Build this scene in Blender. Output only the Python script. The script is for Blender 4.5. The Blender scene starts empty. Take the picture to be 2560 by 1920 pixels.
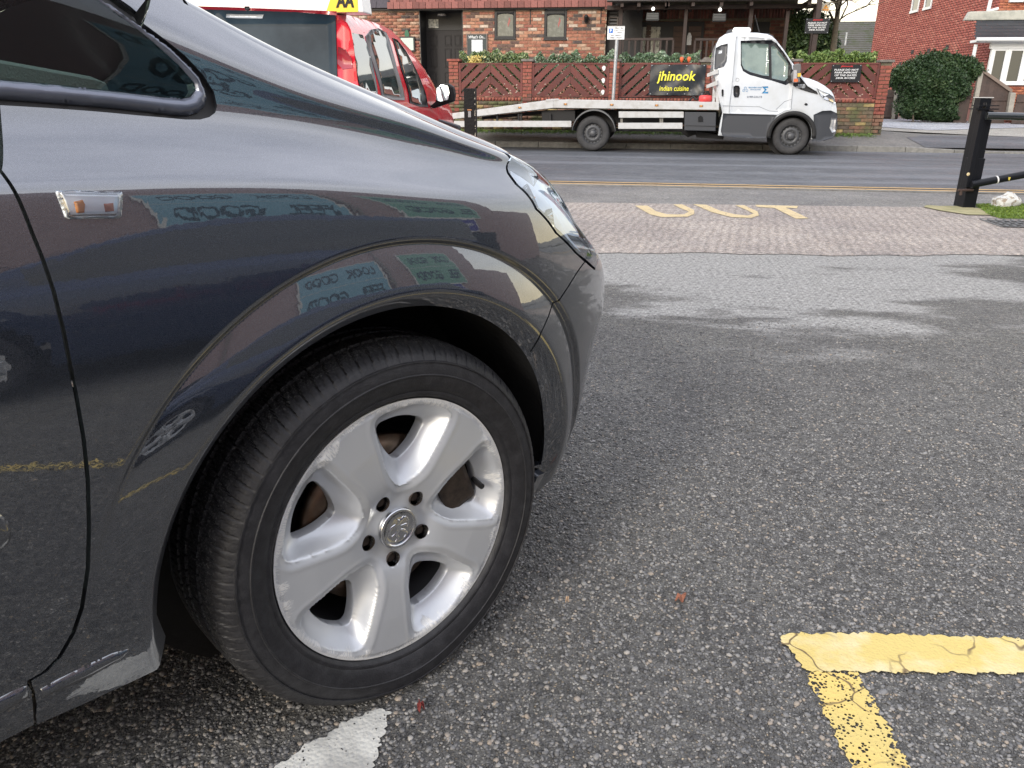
import bpy, bmesh, math, random
import numpy as np
from mathutils import Vector, Matrix, geometry
random.seed(7); RNG=np.random.default_rng(5)
SC=bpy.context.scene; COL=SC.collection
R=math.radians
# ------------------------------------------------------------------ camera
CH=.965; PITCH=R(20.4); YAW=R(8.0); ROLL=R(.3)
FW=np.array([-math.sin(YAW)*math.cos(PITCH),math.cos(YAW)*math.cos(PITCH),-math.sin(PITCH)])
_r=np.array([math.cos(YAW),math.sin(YAW),0.]);_u=np.cross(_r,FW)
RT=math.cos(ROLL)*_r+math.sin(ROLL)*_u;UPV=-math.sin(ROLL)*_r+math.cos(ROLL)*_u
CAM=np.array([0,0,CH])
cd=bpy.data.cameras.new('camera');co=bpy.data.objects.new('camera',cd);COL.objects.link(co)
cd.sensor_width=36;cd.lens=36*1922/2560;cd.clip_start=.05;cd.clip_end=2000
m=Matrix(((RT[0],UPV[0],-FW[0],0),(RT[1],UPV[1],-FW[1],0),(RT[2],UPV[2],-FW[2],CH),(0,0,0,1)))
co.matrix_world=m;SC.camera=co
# ------------------------------------------------------------------ sky, sun, exposure
W=bpy.data.worlds.new('World');SC.world=W;W.use_nodes=True
nt=W.node_tree;nt.nodes.clear()
out=nt.nodes.new('ShaderNodeOutputWorld');bg=nt.nodes.new('ShaderNodeBackground')
sky=nt.nodes.new('ShaderNodeTexSky');sky.sky_type='NISHITA';sky.sun_disc=False
SUN_EL,SUN_AZ=R(24),R(205)      # compass azimuth: the sun stands behind the camera, to the left
sky.sun_elevation=SUN_EL;sky.sun_rotation=SUN_AZ;sky.air_density=1.2;sky.dust_density=4.0;sky.ozone_density=1.2
tc=nt.nodes.new('ShaderNodeTexCoord');mp=nt.nodes.new('ShaderNodeMapping');mp.inputs['Scale'].default_value=(1,1,2.6)
nz=nt.nodes.new('ShaderNodeTexNoise');nz.inputs['Scale'].default_value=1.6;nz.inputs['Detail'].default_value=5;nz.inputs['Roughness'].default_value=.55
rp=nt.nodes.new('ShaderNodeValToRGB');rp.color_ramp.elements[0].position=.30;rp.color_ramp.elements[0].color=(.55,.55,.55,1);rp.color_ramp.elements[1].position=.72;rp.color_ramp.elements[1].color=(.95,.95,.95,1)
gz=nt.nodes.new('ShaderNodeSeparateXYZ');gr=nt.nodes.new('ShaderNodeValToRGB')
gr.color_ramp.elements[0].position=0;gr.color_ramp.elements[0].color=(14.5,12.6,8.6,1)
e=gr.color_ramp.elements.new(.22);e.color=(10.5,10.3,9.8,1)
gr.color_ramp.elements[-1].position=.8;gr.color_ramp.elements[-1].color=(9.6,9.8,11.0,1)
mx=nt.nodes.new('ShaderNodeMix');mx.data_type='RGBA'
L=nt.links.new
L(tc.outputs['Generated'],mp.inputs[0]);L(mp.outputs[0],nz.inputs['Vector']);L(nz.outputs['Fac'],rp.inputs[0]);L(rp.outputs[0],mx.inputs['Factor'])
L(tc.outputs['Generated'],gz.inputs[0]);L(gz.outputs['Z'],gr.inputs[0])
L(sky.outputs[0],mx.inputs['A']);L(gr.outputs[0],mx.inputs['B']);L(mx.outputs['Result'],bg.inputs[0]);L(bg.outputs[0],out.inputs[0])
bg.inputs[1].default_value=.115
sd=bpy.data.lights.new('sun','SUN');so=bpy.data.objects.new('sun',sd);COL.objects.link(so)
sd.energy=1.1;sd.angle=R(14);sd.color=(1,.95,.87)
sdir=Vector((math.sin(SUN_AZ)*math.cos(SUN_EL),math.cos(SUN_AZ)*math.cos(SUN_EL),math.sin(SUN_EL)))
so.rotation_euler=sdir.to_track_quat('Z','Y').to_euler()
SC.view_settings.view_transform='Standard';SC.view_settings.look='None';SC.view_settings.exposure=.80;SC.view_settings.gamma=1
SC.view_settings.use_curve_mapping=False
# ------------------------------------------------------------------ measuring helpers (place things at real distances)
def ray(px,py):
    d=FW*1922.+RT*(px-1280)+UPV*(960-py);return d/np.linalg.norm(d)
def ground(px,py,z=0.):
    d=ray(px,py);return CAM+d*((z-CAM[2])/d[2])
class Plane:
    """upright measuring plane through (x,y) with azimuth az: gives (along, height) of a sight line"""
    def __init__(s,x,y,az):
        s.O=np.array([x,y,0.]);s.a=R(az);s.ex=np.array([math.cos(s.a),math.sin(s.a),0]);s.n=np.array([math.sin(s.a),-math.cos(s.a),0])
    def __call__(s,px,py):
        d=ray(px,py);t=((s.O-CAM)@s.n)/(d@s.n);q=CAM+d*t-s.O;return float(q@s.ex),float(q[2])
# ------------------------------------------------------------------ materials
def srgb(h):
    h=h.lstrip('#');c=[int(h[i:i+2],16)/255 for i in (0,2,4)]
    return tuple((x/12.92 if x<=.04045 else ((x+.055)/1.055)**2.4) for x in c)
MATS={}
def mat(name,col,rough=.6,metal=0,coat=0,spec=.5,noise=None,col2=None,bump=None,trans=0,emit=None,ior=None,obvar=0,alpha=None):
    if name in MATS: return MATS[name]
    m=bpy.data.materials.new(name);m.use_nodes=True;n=m.node_tree.nodes;l=m.node_tree.links.new
    b=n['Principled BSDF'];c=(*col,1)
    b.inputs['Base Color'].default_value=c;b.inputs['Roughness'].default_value=rough;b.inputs['Metallic'].default_value=metal
    b.inputs['Coat Weight'].default_value=coat;b.inputs['Coat Roughness'].default_value=.03;b.inputs['Specular IOR Level'].default_value=spec
    b.inputs['Transmission Weight'].default_value=trans
    if ior: b.inputs['IOR'].default_value=ior
    if alpha is not None: b.inputs['Alpha'].default_value=alpha
    if emit: b.inputs['Emission Color'].default_value=(*emit[0],1);b.inputs['Emission Strength'].default_value=emit[1]
    tc=n.new('ShaderNodeTexCoord')
    src=None
    if noise:
        sc,lo,hi=noise[:3];t=n.new('ShaderNodeTexNoise');t.inputs['Scale'].default_value=sc;t.inputs['Detail'].default_value=6;t.inputs['Roughness'].default_value=.6
        l(tc.outputs['Object'],t.inputs['Vector'])
        r=n.new('ShaderNodeValToRGB');r.color_ramp.elements[0].position=lo;r.color_ramp.elements[1].position=hi
        r.color_ramp.elements[0].color=c;r.color_ramp.elements[1].color=(*(col2 or tuple(x*.6 for x in col)),1)
        l(t.outputs['Fac'],r.inputs[0]);l(r.outputs[0],b.inputs['Base Color']);src=r.outputs[0]
    if obvar:
        oi=n.new('ShaderNodeObjectInfo');hs=n.new('ShaderNodeHueSaturation');mr=n.new('ShaderNodeMapRange')
        mr.inputs['To Min'].default_value=1-obvar;mr.inputs['To Max'].default_value=1+obvar
        l(oi.outputs['Random'],mr.inputs[0]);l(mr.outputs[0],hs.inputs['Value'])
        if src: l(src,hs.inputs['Color'])
        else: hs.inputs['Color'].default_value=c
        l(hs.outputs[0],b.inputs['Base Color'])
    if bump:
        t=n.new('ShaderNodeTexNoise');t.inputs['Scale'].default_value=bump[0];t.inputs['Detail'].default_value=8;l(tc.outputs['Object'],t.inputs['Vector'])
        bp=n.new('ShaderNodeBump');bp.inputs['Strength'].default_value=bump[1];bp.inputs['Distance'].default_value=bump[2] if len(bump)>2 else .01
        l(t.outputs['Fac'],bp.inputs['Height']);l(bp.outputs[0],b.inputs['Normal'])
    MATS[name]=m;return m
# ------------------------------------------------------------------ objects
def obj(name,me,parent=None,material=None,loc=None,rot=None):
    o=bpy.data.objects.new(name,me);COL.objects.link(o)
    if parent is not None: o.parent=parent
    if material is not None and me is not None and not me.materials: me.materials.append(material)
    if loc is not None:o.location=loc
    if rot is not None:o.rotation_euler=rot
    return o
def tag(o,label=None,cat=None,group=None,kind=None):
    for k,v in (('label',label),('category',cat),('group',group),('kind',kind)):
        if v:o[k]=v
    return o
def thing(name,label,cat,loc=(0,0,0),rotz=0,group=None):
    o=obj(name,None,loc=loc,rot=(0,0,rotz));return tag(o,label,cat,group)
def meshnp(name,V,F,smooth=False,normals=None):
    """V (n,3) array, F list of faces or (m,k) array"""
    me=bpy.data.meshes.new(name)
    V=np.asarray(V,np.float32)
    if isinstance(F,np.ndarray):
        k=F.shape[1];me.vertices.add(len(V));me.vertices.foreach_set('co',V.ravel())
        me.loops.add(F.size);me.loops.foreach_set('vertex_index',F.ravel().astype(np.int32))
        me.polygons.add(len(F));me.polygons.foreach_set('loop_start',np.arange(0,F.size,k,dtype=np.int32));me.update(calc_edges=True)
    else:
        me.from_pydata([tuple(map(float,v)) for v in V],[],F);me.update()
    if smooth: me.polygons.foreach_set('use_smooth',[True]*len(me.polygons))
    if normals is not None: me.normals_split_custom_set_from_vertices([tuple(map(float,n)) for n in normals])
    me.validate();return me
class MB:
    def __init__(s): s.v=[];s.f=[];s.sm=[]
    def add(s,vs,fs,smooth=False):
        b=len(s.v);s.v+= [tuple(map(float,v)) for v in vs];s.f+=[tuple(b+i for i in f) for f in fs];s.sm+=[smooth]*len(fs);return s
    def box(s,x0,x1,y0,y1,z0,z1,M=None):
        vs=[(x,y,z) for z in (z0,z1) for y in (y0,y1) for x in (x0,x1)]
        if M is not None: vs=[tuple(M@Vector(v)) for v in vs]
        return s.add(vs,[(0,2,3,1),(4,5,7,6),(0,1,5,4),(2,6,7,3),(0,4,6,2),(1,3,7,5)])
    def prism(s,poly,y0,y1,axis='y',inset=0):
        """poly of (x,z) extruded along y (or axis z: (x,y) along z)"""
        n=len(poly)
        a=sum(poly[i][0]*poly[(i+1)%n][1]-poly[(i+1)%n][0]*poly[i][1] for i in range(n))
        if a<0: poly=poly[::-1]
        f=(lambda p,y:(p[0],y,p[1])) if axis=='y' else (lambda p,y:(p[0],p[1],y)) if axis=='z' else (lambda p,y:(y,p[0],p[1]))
        vs=[f(p,y0) for p in poly]+[f(p,y1) for p in poly]
        tr=geometry.tessellate_polygon([[Vector((p[0],p[1],0)) for p in poly]])
        fs=[tuple(t) for t in tr]+[tuple(n+i for i in reversed(t)) for t in tr]+[(i,i+n,(i+1)%n+n,(i+1)%n) for i in range(n)]
        return s.add(vs,fs)
    def tube(s,pts,r,n=10,cap=True,smooth=True):
        pts=[Vector(p) for p in pts];k=len(pts);rs=r if isinstance(r,(list,tuple)) else [r]*k;rings=[]
        ref=None
        for i,p in enumerate(pts):
            t=((pts[min(i+1,k-1)]-pts[max(i-1,0)])).normalized()
            if ref is None: ref=t.cross(Vector((0,0,1)) if abs(t.z)<.9 else Vector((1,0,0))).normalized()
            ref=(ref-t*ref.dot(t)).normalized();b=t.cross(ref)
            rings.append([p+(ref*math.cos(2*math.pi*j/n)+b*math.sin(2*math.pi*j/n))*rs[i] for j in range(n)])
        vs=[v for g in rings for v in g];fs=[(i*n+j,i*n+(j+1)%n,(i+1)*n+(j+1)%n,(i+1)*n+j) for i in range(k-1) for j in range(n)]
        s.add(vs,fs,smooth)
        if cap: s.add(rings[0],[tuple(reversed(range(n)))]);s.add(rings[-1],[tuple(range(n))])
        return s
    def lathe(s,prof,n=32,axis='y',c=(0,0,0),smooth=True,a0=0,a1=2*math.pi):
        """prof of (r,h) revolved about axis through c"""
        k=len(prof);full=abs(a1-a0-2*math.pi)<1e-6;m=n if full else n+1;vs=[]
        for i in range(m):
            a=a0+(a1-a0)*i/n;ca,sa=math.cos(a),math.sin(a)
            for r,h in prof:
                vs.append((c[0]+r*ca,c[1]+h,c[2]+r*sa) if axis=='y' else (c[0]+r*ca,c[1]+r*sa,c[2]+h) if axis=='z' else (c[0]+h,c[1]+r*ca,c[2]+r*sa))
        fs=[(i*k+j,((i+1)%m)*k+j,((i+1)%m)*k+j+1,i*k+j+1) for i in range(n) for j in range(k-1)]
        if axis=='z': fs=[f for f in fs]
        return s.add(vs,fs,smooth)
    def mesh(s,name='m'):
        me=bpy.data.meshes.new(name);me.from_pydata(s.v,[],s.f);me.update();me.polygons.foreach_set('use_smooth',s.sm)
        bm=bmesh.new();bm.from_mesh(me);bmesh.ops.recalc_face_normals(bm,faces=bm.faces);bm.to_mesh(me);bm.free();return me
    def build(s,name,material,parent=None,bevel=0,seg=2,**k):
        me=s.mesh(name)
        if bevel:
            bm=bmesh.new();bm.from_mesh(me);bmesh.ops.remove_doubles(bm,verts=bm.verts,dist=1e-5)
            ed=[e for e in bm.edges if len(e.link_faces)==2 and e.calc_face_angle(0)>.5]
            bmesh.ops.bevel(bm,geom=ed,offset=bevel,segments=seg,profile=.6,affect='EDGES',clamp_overlap=True);bm.to_mesh(me);bm.free()
        return obj(name,me,parent,material,**k)
def box(name,material,parent,x0,x1,y0,y1,z0,z1,bevel=0,**k): return MB().box(x0,x1,y0,y1,z0,z1).build(name,material,parent,bevel,**k)
def copytree(o,parent=None):
    c=o.copy();COL.objects.link(c)
    if parent is not None:c.parent=parent
    for ch in [x for x in CH_OF(o)]: copytree(ch,c)
    return c
def CH_OF(o): return [x for x in bpy.data.objects if x.parent==o]
def text_mesh(s,size,extrude=.002,shear=0,bold=0,spacing=1,align='CENTER',line=1.0,res=2):
    cu=bpy.data.curves.new('t','FONT');cu.body=s;cu.size=size;cu.extrude=extrude;cu.shear=shear;cu.offset=bold;cu.space_character=spacing
    cu.align_x=align;cu.align_y='CENTER';cu.space_line=line;cu.resolution_u=res
    o=bpy.data.objects.new('t',cu);COL.objects.link(o);bpy.context.view_layer.update()
    me=bpy.data.meshes.new_from_object(o.evaluated_get(bpy.context.evaluated_depsgraph_get()));bpy.data.objects.remove(o);bpy.data.curves.remove(cu)
    # stand the text upright: x right, z up, facing -y
    n=len(me.vertices);co_=np.zeros(n*3,np.float32);me.vertices.foreach_get('co',co_);c=co_.reshape(-1,3);c=np.stack([c[:,0],-c[:,2],c[:,1]],1)
    me.vertices.foreach_set('co',c.ravel().astype(np.float32));me.update();me.materials.clear();return me
def scale_mesh(me,w=None,h=None):
    n=len(me.vertices);c=np.zeros(n*3,np.float32);me.vertices.foreach_get('co',c);c=c.reshape(-1,3)
    if n==0:return me
    for ax,t in ((0,w),(2,h)):
        if t: 
            lo,hi=c[:,ax].min(),c[:,ax].max();c[:,ax]=(c[:,ax]-(lo+hi)/2)*t/max(hi-lo,1e-6)
    me.vertices.foreach_set('co',c.ravel());me.update();return me
def writing(name,s,parent,material,x,y,z,w,h,extrude=.001,shear=0,bold=0,rot=None):
    me=scale_mesh(text_mesh(s,1,extrude,shear,bold),w,h);n=len(me.vertices);c=np.zeros(n*3,np.float32);me.vertices.foreach_get('co',c);c=c.reshape(-1,3);c[:,1]*=1
    me.update();return obj(name,me,parent,material,loc=(x,y,z),rot=rot)
def ipoly(pts,x,y):
    c=False;n=len(pts)
    for i in range(n):
        (x1,y1),(x2,y2)=pts[i],pts[(i+1)%n]
        if (y1>y)!=(y2>y) and x<(x2-x1)*(y-y1)/(y2-y1)+x1:c=not c
    return c
def ipoly_np(pts,X,Y):
    c=np.zeros(X.shape,bool);n=len(pts)
    for i in range(n):
        (x1,y1),(x2,y2)=pts[i],pts[(i+1)%n]
        if y1==y2: continue
        k=((y1>Y)!=(y2>Y))&(X<(x2-x1)*(Y-y1)/(y2-y1)+x1);c^=k
    return c
def densify(pts,d,closed=True):
    o=[];n=len(pts)
    for i in range(n if closed else n-1):
        a,b=np.array(pts[i],float),np.array(pts[(i+1)%n],float);k=max(1,int(math.ceil(np.linalg.norm(b-a)/d)))
        o+=[tuple(a+(b-a)*j/k) for j in range(k)]
    if not closed:o.append(tuple(pts[-1]))
    return o
def smoothline(pts,n=12):
    """Catmull-Rom through open polyline"""
    p=[np.array(q,float) for q in pts];p=[2*p[0]-p[1]]+p+[2*p[-1]-p[-2]];o=[]
    for i in range(1,len(p)-2):
        for k in range(n):
            t=k/n;o.append(tuple(.5*((2*p[i])+(-p[i-1]+p[i+1])*t+(2*p[i-1]-5*p[i]+4*p[i+1]-p[i+2])*t*t+(-p[i-1]+3*p[i]-3*p[i+1]+p[i+2])*t**3)))
    o.append(tuple(p[-2]));return o
def cdt(poly,step,holes=(),extra=None):
    """triangulate a polygon with an interior grid; returns verts (n,2), faces, boundary index list"""
    b=[tuple(p) for p in poly];n=len(b);xs=[p[0] for p in b];ys=[p[1] for p in b]
    sx,sy=step if isinstance(step,tuple) else (step,step)
    gx,gy=np.meshgrid(np.arange(min(xs)+sx*.5,max(xs),sx),np.arange(min(ys)+sy*.5,max(ys),sy));gx=gx.ravel();gy=gy.ravel()
    k=ipoly_np(b,gx,gy)
    for h in holes:k&=~ipoly_np(h,gx,gy)
    gx=gx[k];gy=gy[k]
    if extra is not None:
        r_=np.hypot(gx,0);P_=surf(gx,gy,fl=False);rr_=np.hypot(P_[:,0],P_[:,2]-ZH);k=(rr_>.504)|(P_[:,2]<.16);gx=gx[k];gy=gy[k]
        ex=extra[ipoly_np(b,extra[:,0],extra[:,1])]
    allb=list(b);edges=[(i,(i+1)%n) for i in range(n)]
    for h in holes:
        o=len(allb);allb+=list(h);edges+=[(o+i,o+(i+1)%len(h)) for i in range(len(h))]
    # keep interior points off the rim
    B=np.array(allb)/np.array([sx,sy]);G=np.stack([gx/sx,gy/sy],1)
    if len(G):
        keep=np.ones(len(G),bool)
        for i in range(0,len(B),200):
            d=((G[:,None,:]-B[None,i:i+200,:])**2).sum(-1).min(1);keep&=d>.16
        G=G[keep]*np.array([sx,sy])
    if extra is not None:
        E_=ex/np.array([sx,sy]);keep=np.ones(len(E_),bool)
        for i in range(0,len(B),100):
            d=((E_[:,None,:]-B[None,i:i+100,:])**2).sum(-1).min(1);keep&=d>.03
        G=np.concatenate([G,ex[keep]])
    vs=[Vector(p) for p in allb]+[Vector(g) for g in G]
    vs=[Vector((v.x/sx,v.y/sy)) for v in vs]
    r=geometry.delaunay_2d_cdt(vs,edges,[],0,1e-6)
    V=np.array([(v.x*sx,v.y*sy) for v in r[0]]);F=[]
    T=np.array([f for f in r[2] if len(f)==3]);cx=V[T].mean(1)
    k=ipoly_np(b,cx[:,0],cx[:,1])
    for h in holes:k&=~ipoly_np(h,cx[:,0],cx[:,1])
    return V,T[k],edges,allb
# ================================================================== DARK GREY CAR
# ---- car body master surface (car frame: u forward, v outward, z up)
ST=[-3.5,-2.4,-1.3,-.80,-.50,-.30,-.10,.08,.22,.34,.46,.60,.76,.95,1.20,1.45]
# rows: (inset list, z list) per station
ROWS_Z=[
 [.17]*10+[.17,.17,.17,.17,.17,.17],
 [.19]*10+[.19,.19,.19,.19,.19,.19],
 [.245]*10+[.25,.25,.25,.25,.25,.25],
 [.36]*10+[.36,.36,.36,.36,.36,.36],
 [.50]*10+[.48,.47,.46,.45,.45,.45],
 [.66,.66,.65,.64,.64,.64,.63,.62,.61,.60,.57,.54,.52,.50,.50,.50],
 [.80,.80,.79,.78,.77,.765,.755,.745,.73,.70,.65,.61,.58,.56,.55,.55],
 [.89,.89,.88,.86,.850,.846,.834,.818,.800,.772,.715,.655,.62,.60,.59,.59],
 [.925,.925,.915,.900,.888,.882,.867,.842,.824,.800,.740,.680,.64,.62,.61,.61],
 [.945,.945,.935,.920,.903,.899,.884,.861,.842,.818,.760,.700,.66,.635,.625,.62],
 [1.0,1.0,.995,.975,.960,.955,.938,.902,.870,.842,.792,.735,.690,.665,.655,.65],
 [1.15,1.15,1.13,1.10,1.08,1.045,.970,.926,.890,.858,.812,.76,.715,.69,.68,.675],
 [1.35,1.35,1.32,1.25,1.15,1.078,.997,.942,.901,.867,.825,.777,.735,.71,.70,.695],
 [1.58,1.60,1.57,1.38,1.22,1.120,1.023,.957,.911,.876,.837,.79,.75,.726,.716,.71],
 [1.61,1.63,1.60,1.41,1.25,1.143,1.042,.970,.919,.882,.844,.80,.760,.738,.728,.722],
]
ROWS_I=[
 [.14]*16,
 [.06]*9+[.06,.075,.10,.10,.10,.10,.10],
 [.022]*10+[.042,.075,.08,.08,.08,.08],
 [.002]*10+[.01,.03,.035,.035,.035,.035],
 [-.008]*10+[.004,.02,.02,.02,.02,.02],
 [-.010]*10+[-.008,.0,.0,.0,.0,.0],
 [-.002]*10+[.0,.0,.0,.0,.0,.0],
 [.010]*10+[.008,.006,.01,.01,.01,.01],
 [.019]*10+[.018,.02,.02,.02,.02,.02],
 [.040,.040,.040,.040,.042,.045,.048,.050,.046,.032]+[.04,.045,.05,.05,.05,.05],
 [.078,.078,.078,.080,.082,.083,.083,.082,.080,.062,.056,.076,.11,.11,.11,.11],
 [.105,.105,.105,.095,.088,.084,.078,.077,.076,.066,.072,.105,.15,.15,.15,.15],
 [.17,.17,.17,.135,.118,.105,.093,.087,.086,.080,.092,.135,.18,.19,.19,.19],
 [.26,.26,.25,.185,.145,.130,.124,.125,.124,.110,.120,.155,.21,.22,.22,.22],
 [.33,.33,.32,.235,.185,.165,.160,.158,.155,.145,.155,.185,.24,.25,.25,.25],
]
UC,VC,AA,BB,NN=.10,-.87,.785,.895,2.5
V0=VC+BB
def natspline(xs,ys):
    n=len(xs);A=np.zeros((n,n));r=np.zeros(n);h=np.diff(xs);A[0,0]=A[-1,-1]=1
    for i in range(1,n-1):
        A[i,i-1]=h[i-1];A[i,i]=2*(h[i-1]+h[i]);A[i,i+1]=h[i];r[i]=6*((ys[i+1]-ys[i])/h[i]-(ys[i]-ys[i-1])/h[i-1])
    return np.linalg.solve(A,r)
def evsp(xs,ys,M,x):
    x=np.clip(x,xs[0],xs[-1]);i=np.clip(np.searchsorted(xs,x)-1,0,len(xs)-2);h=xs[i+1]-xs[i];a=(xs[i+1]-x)/h;b=1-a
    return a*ys[i]+b*ys[i+1]+((a**3-a)*M[i]+(b**3-b)*M[i+1])*h*h/6
_sx=np.array(ST)
_ZM=[(np.array(r,float),natspline(_sx,np.array(r,float))) for r in ROWS_Z]
_IM=[(np.array(r,float),natspline(_sx,np.array(r,float))) for r in ROWS_I]
# plan curve sampled by arclength
_th=np.linspace(0,math.pi/2,600)
_pu=UC+AA*np.sin(_th)**(2/NN);_pv=VC+BB*np.cos(_th)**(2/NN)
_al=np.concatenate([[0],np.cumsum(np.hypot(np.diff(_pu),np.diff(_pv)))])+UC
def plan(s):
    s=np.asarray(s,float)
    u=np.where(s<UC,s,np.interp(s,_al,_pu));v=np.where(s<UC,V0,np.interp(s,_al,_pv))
    return u,v
_ps=np.linspace(-3.6,_al[-1],4001)
_pa,_pb=plan(_ps);
_k=np.exp(-np.linspace(-2.5,2.5,121)**2);_k/=_k.sum()
def _sm(a):
    p=np.concatenate([2*a[0]-a[60:0:-1],a,2*a[-1]-a[-2:-62:-1]]);return np.convolve(p,_k,'valid')
_pa=_sm(_pa);_pb=_sm(_pb);_ta=np.gradient(_pa,_ps);_tb=np.gradient(_pb,_ps);_l=np.hypot(_ta,_tb);_ta/=_l;_tb/=_l
SMAX=float(_al[-1])
NR=len(ROWS_Z)
TMAX=NR-3
def base_surf(s,t):
    s=np.asarray(s,float);t=np.asarray(t,float)
    i=np.clip(np.floor(t).astype(int),0,NR-4);f=t-i
    w=[(1-f)**3/6,(3*f**3-6*f**2+4)/6,(-3*f**3+3*f**2+3*f+1)/6,f**3/6]
    Z=np.zeros_like(s+t);I=np.zeros_like(s+t)
    cz=np.array([evsp(_sx,y,M,s) for y,M in _ZM]);ci=np.array([evsp(_sx,y,M,s) for y,M in _IM])
    if cz.ndim==1:
        for k in range(4): Z=Z+w[k]*cz[i+k];I=I+w[k]*ci[i+k]
    else:
        idx=np.arange(cz.shape[1])
        for k in range(4): Z=Z+w[k]*cz[i+k,idx];I=I+w[k]*ci[i+k,idx]
    return I,Z
def flare(u,z):
    # wheel-arch flare: outward bulge (m) as function of radius from hub
    r=np.hypot(u,z-ZH)
    ang=np.arctan2(z-ZH,u)
    k=np.where(u<0,np.clip((z-.40)/.30,0,1),np.clip((z-.22)/.20,0,1));k=k*k*(3-2*k)
    ro=RO
    x=(ro-r)
    xc=np.clip(x,0,None);q_=np.clip((x+.006)/.009,0,1);q_=q_*q_*(3-2*q_);b=.12*xc-.0100*q_*np.exp(-xc/.055)
    # groove at crease
    g=0.0
    lip=-1.05*np.where(x>.058,.0022*np.log1p(np.exp(np.clip((x-.070)/.0022,-20,20))),0)
    kl=np.clip((z-.20)/.2,0,1);return np.where(r<ro+.03,(b+g)*k,0)+lip*np.where(r>.33,kl*.6+.4,0)
ZH=.304; RO=.468
def surf(s,t,fl=True):
    shp=np.broadcast(s,t).shape
    s1=np.broadcast_to(np.asarray(s,float),shp).ravel();t1=np.broadcast_to(np.asarray(t,float),shp).ravel()
    I,Z=base_surf(s1,t1)
    pu=np.interp(s1,_ps,_pa);pv=np.interp(s1,_ps,_pb);tu=np.interp(s1,_ps,_ta);tv=np.interp(s1,_ps,_tb)
    # inward normal = rotate tangent: (tv,-tu)
    u=pu+tv*I;v=pv-tu*I
    if fl:
        f=flare(u,Z)+ (flare(u+2.7,Z) if True else 0)
        u=u-tv*f;v=v+tu*f
    return np.stack([u,v,Z],-1).reshape(shp+(3,))
def surf_n(s,t,e=1e-3):
    a=surf(s+e,t)-surf(s-e,t);b=surf(s,t+3*e)-surf(s,t-3*e)
    n=np.cross(a,b);n/=np.linalg.norm(n,axis=-1,keepdims=True)+1e-12
    return -n   # car frame (u,v,z): flip so it points outward

# ---- frame of the parked car
AZC=R(50.9);CU=np.array([math.cos(AZC),math.sin(AZC),0]);CN=np.array([math.sin(AZC),-math.cos(AZC),0]);CO=np.array([-.326,1.053,0])
def car_world(P): return CO+P[...,0:1]*CU+P[...,1:2]*CN+P[...,2:3]*np.array([0,0,1.])
def to_px(Pw):
    d=Pw-CAM;z=d@FW;return np.stack([1280+1922*(d@RT)/z,960-1922*(d@UPV)/z],-1)
_gs,_gt=np.meshgrid(np.concatenate([np.linspace(-1.2,.1,330),np.linspace(.103,.8,330)]),np.linspace(0,TMAX,420),indexing='ij')
_GP=surf(_gs,_gt);_gx=to_px(car_world(_GP))
_a=np.gradient(_GP,axis=0);_b=np.gradient(_GP,axis=1);_n=-np.cross(_a,_b)
_view=np.array([(CAM-CO)@CU,(CAM-CO)@CN,CH])-_GP
_vis=(np.einsum('ijk,ijk->ij',_n,_view)*np.sign(np.einsum('ijk,ijk->ij',_n,np.array([0,1.,0.3])[None,None]*np.ones_like(_n))))>0
_sgn=1.
def inv_px(pts):
    """where sight lines meet the car's outer surface, as (s,t) on it"""
    out=[]
    for p in pts:
        d=((_gx-np.array(p,float))**2).sum(-1);d=np.where(_vis,d,d+400);k=np.unravel_index(np.argmin(d),d.shape);q=np.array([_gs[k],_gt[k]])
        for it in range(6):
            e=1e-3;A=np.array([[q[0],q[1]],[q[0]+e,q[1]],[q[0],q[1]+e]]);X=to_px(car_world(surf(A[:,0],A[:,1])))
            J=np.stack([(X[1]-X[0])/e,(X[2]-X[0])/e],1)
            try: dq=np.linalg.solve(J,np.array(p)-X[0])
            except Exception: break
            if not np.isfinite(dq).all():break
            q=q+np.clip(dq,[-.02,-.3],[.02,.3])
        q=np.clip(q,[-1.3,0],[SMAX,TMAX])
        X=to_px(car_world(surf(q[0],q[1])))
        if np.linalg.norm(X-np.array(p))>25: q=np.array([_gs[k],_gt[k]])
        out.append((float(q[0]),float(q[1])))
    return out
def inv_uz(pts):
    out=[]
    for u,z in pts:
        q=np.array([u,4.0])
        for it in range(25):
            e=1e-3;X=surf(np.array([q[0],q[0]+e,q[0]]),np.array([q[1],q[1],q[1]+e]),fl=False)[:,[0,2]]
            J=np.stack([(X[1]-X[0])/e,(X[2]-X[0])/e],1);q=q+np.clip(np.linalg.solve(J,np.array([u,z])-X[0]),[-.1,-.6],[.1,.6]);q[1]=min(max(q[1],0),TMAX)
        out.append((float(q[0]),float(q[1])))
    return out
def loc(P): return np.stack([P[...,0],-P[...,1],P[...,2]],-1)
def inv_uz_np(u,z):
    s=u.copy();t=np.full_like(u,4.0)
    for it in range(25):
        e=1e-3;X0=surf(s,t,fl=False);X1=surf(s+e,t,fl=False);X2=surf(s,t+e,fl=False)
        a=(X1[:,0]-X0[:,0])/e;b=(X2[:,0]-X0[:,0])/e;c=(X1[:,2]-X0[:,2])/e;d=(X2[:,2]-X0[:,2])/e;ru=u-X0[:,0];rz=z-X0[:,2];D=a*d-b*c
        s=s+np.clip((d*ru-b*rz)/D,-.1,.1);t=np.clip(t+np.clip((-c*ru+a*rz)/D,-.6,.6),0.02,TMAX)
    return s,t
_rr,_aa=np.meshgrid(np.concatenate([np.arange(.381,.452,.0035),np.arange(.452,.4735,.00155),np.arange(.4735,.50,.005)]),np.radians(np.arange(-14,200,.75)),indexing='ij')
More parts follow.
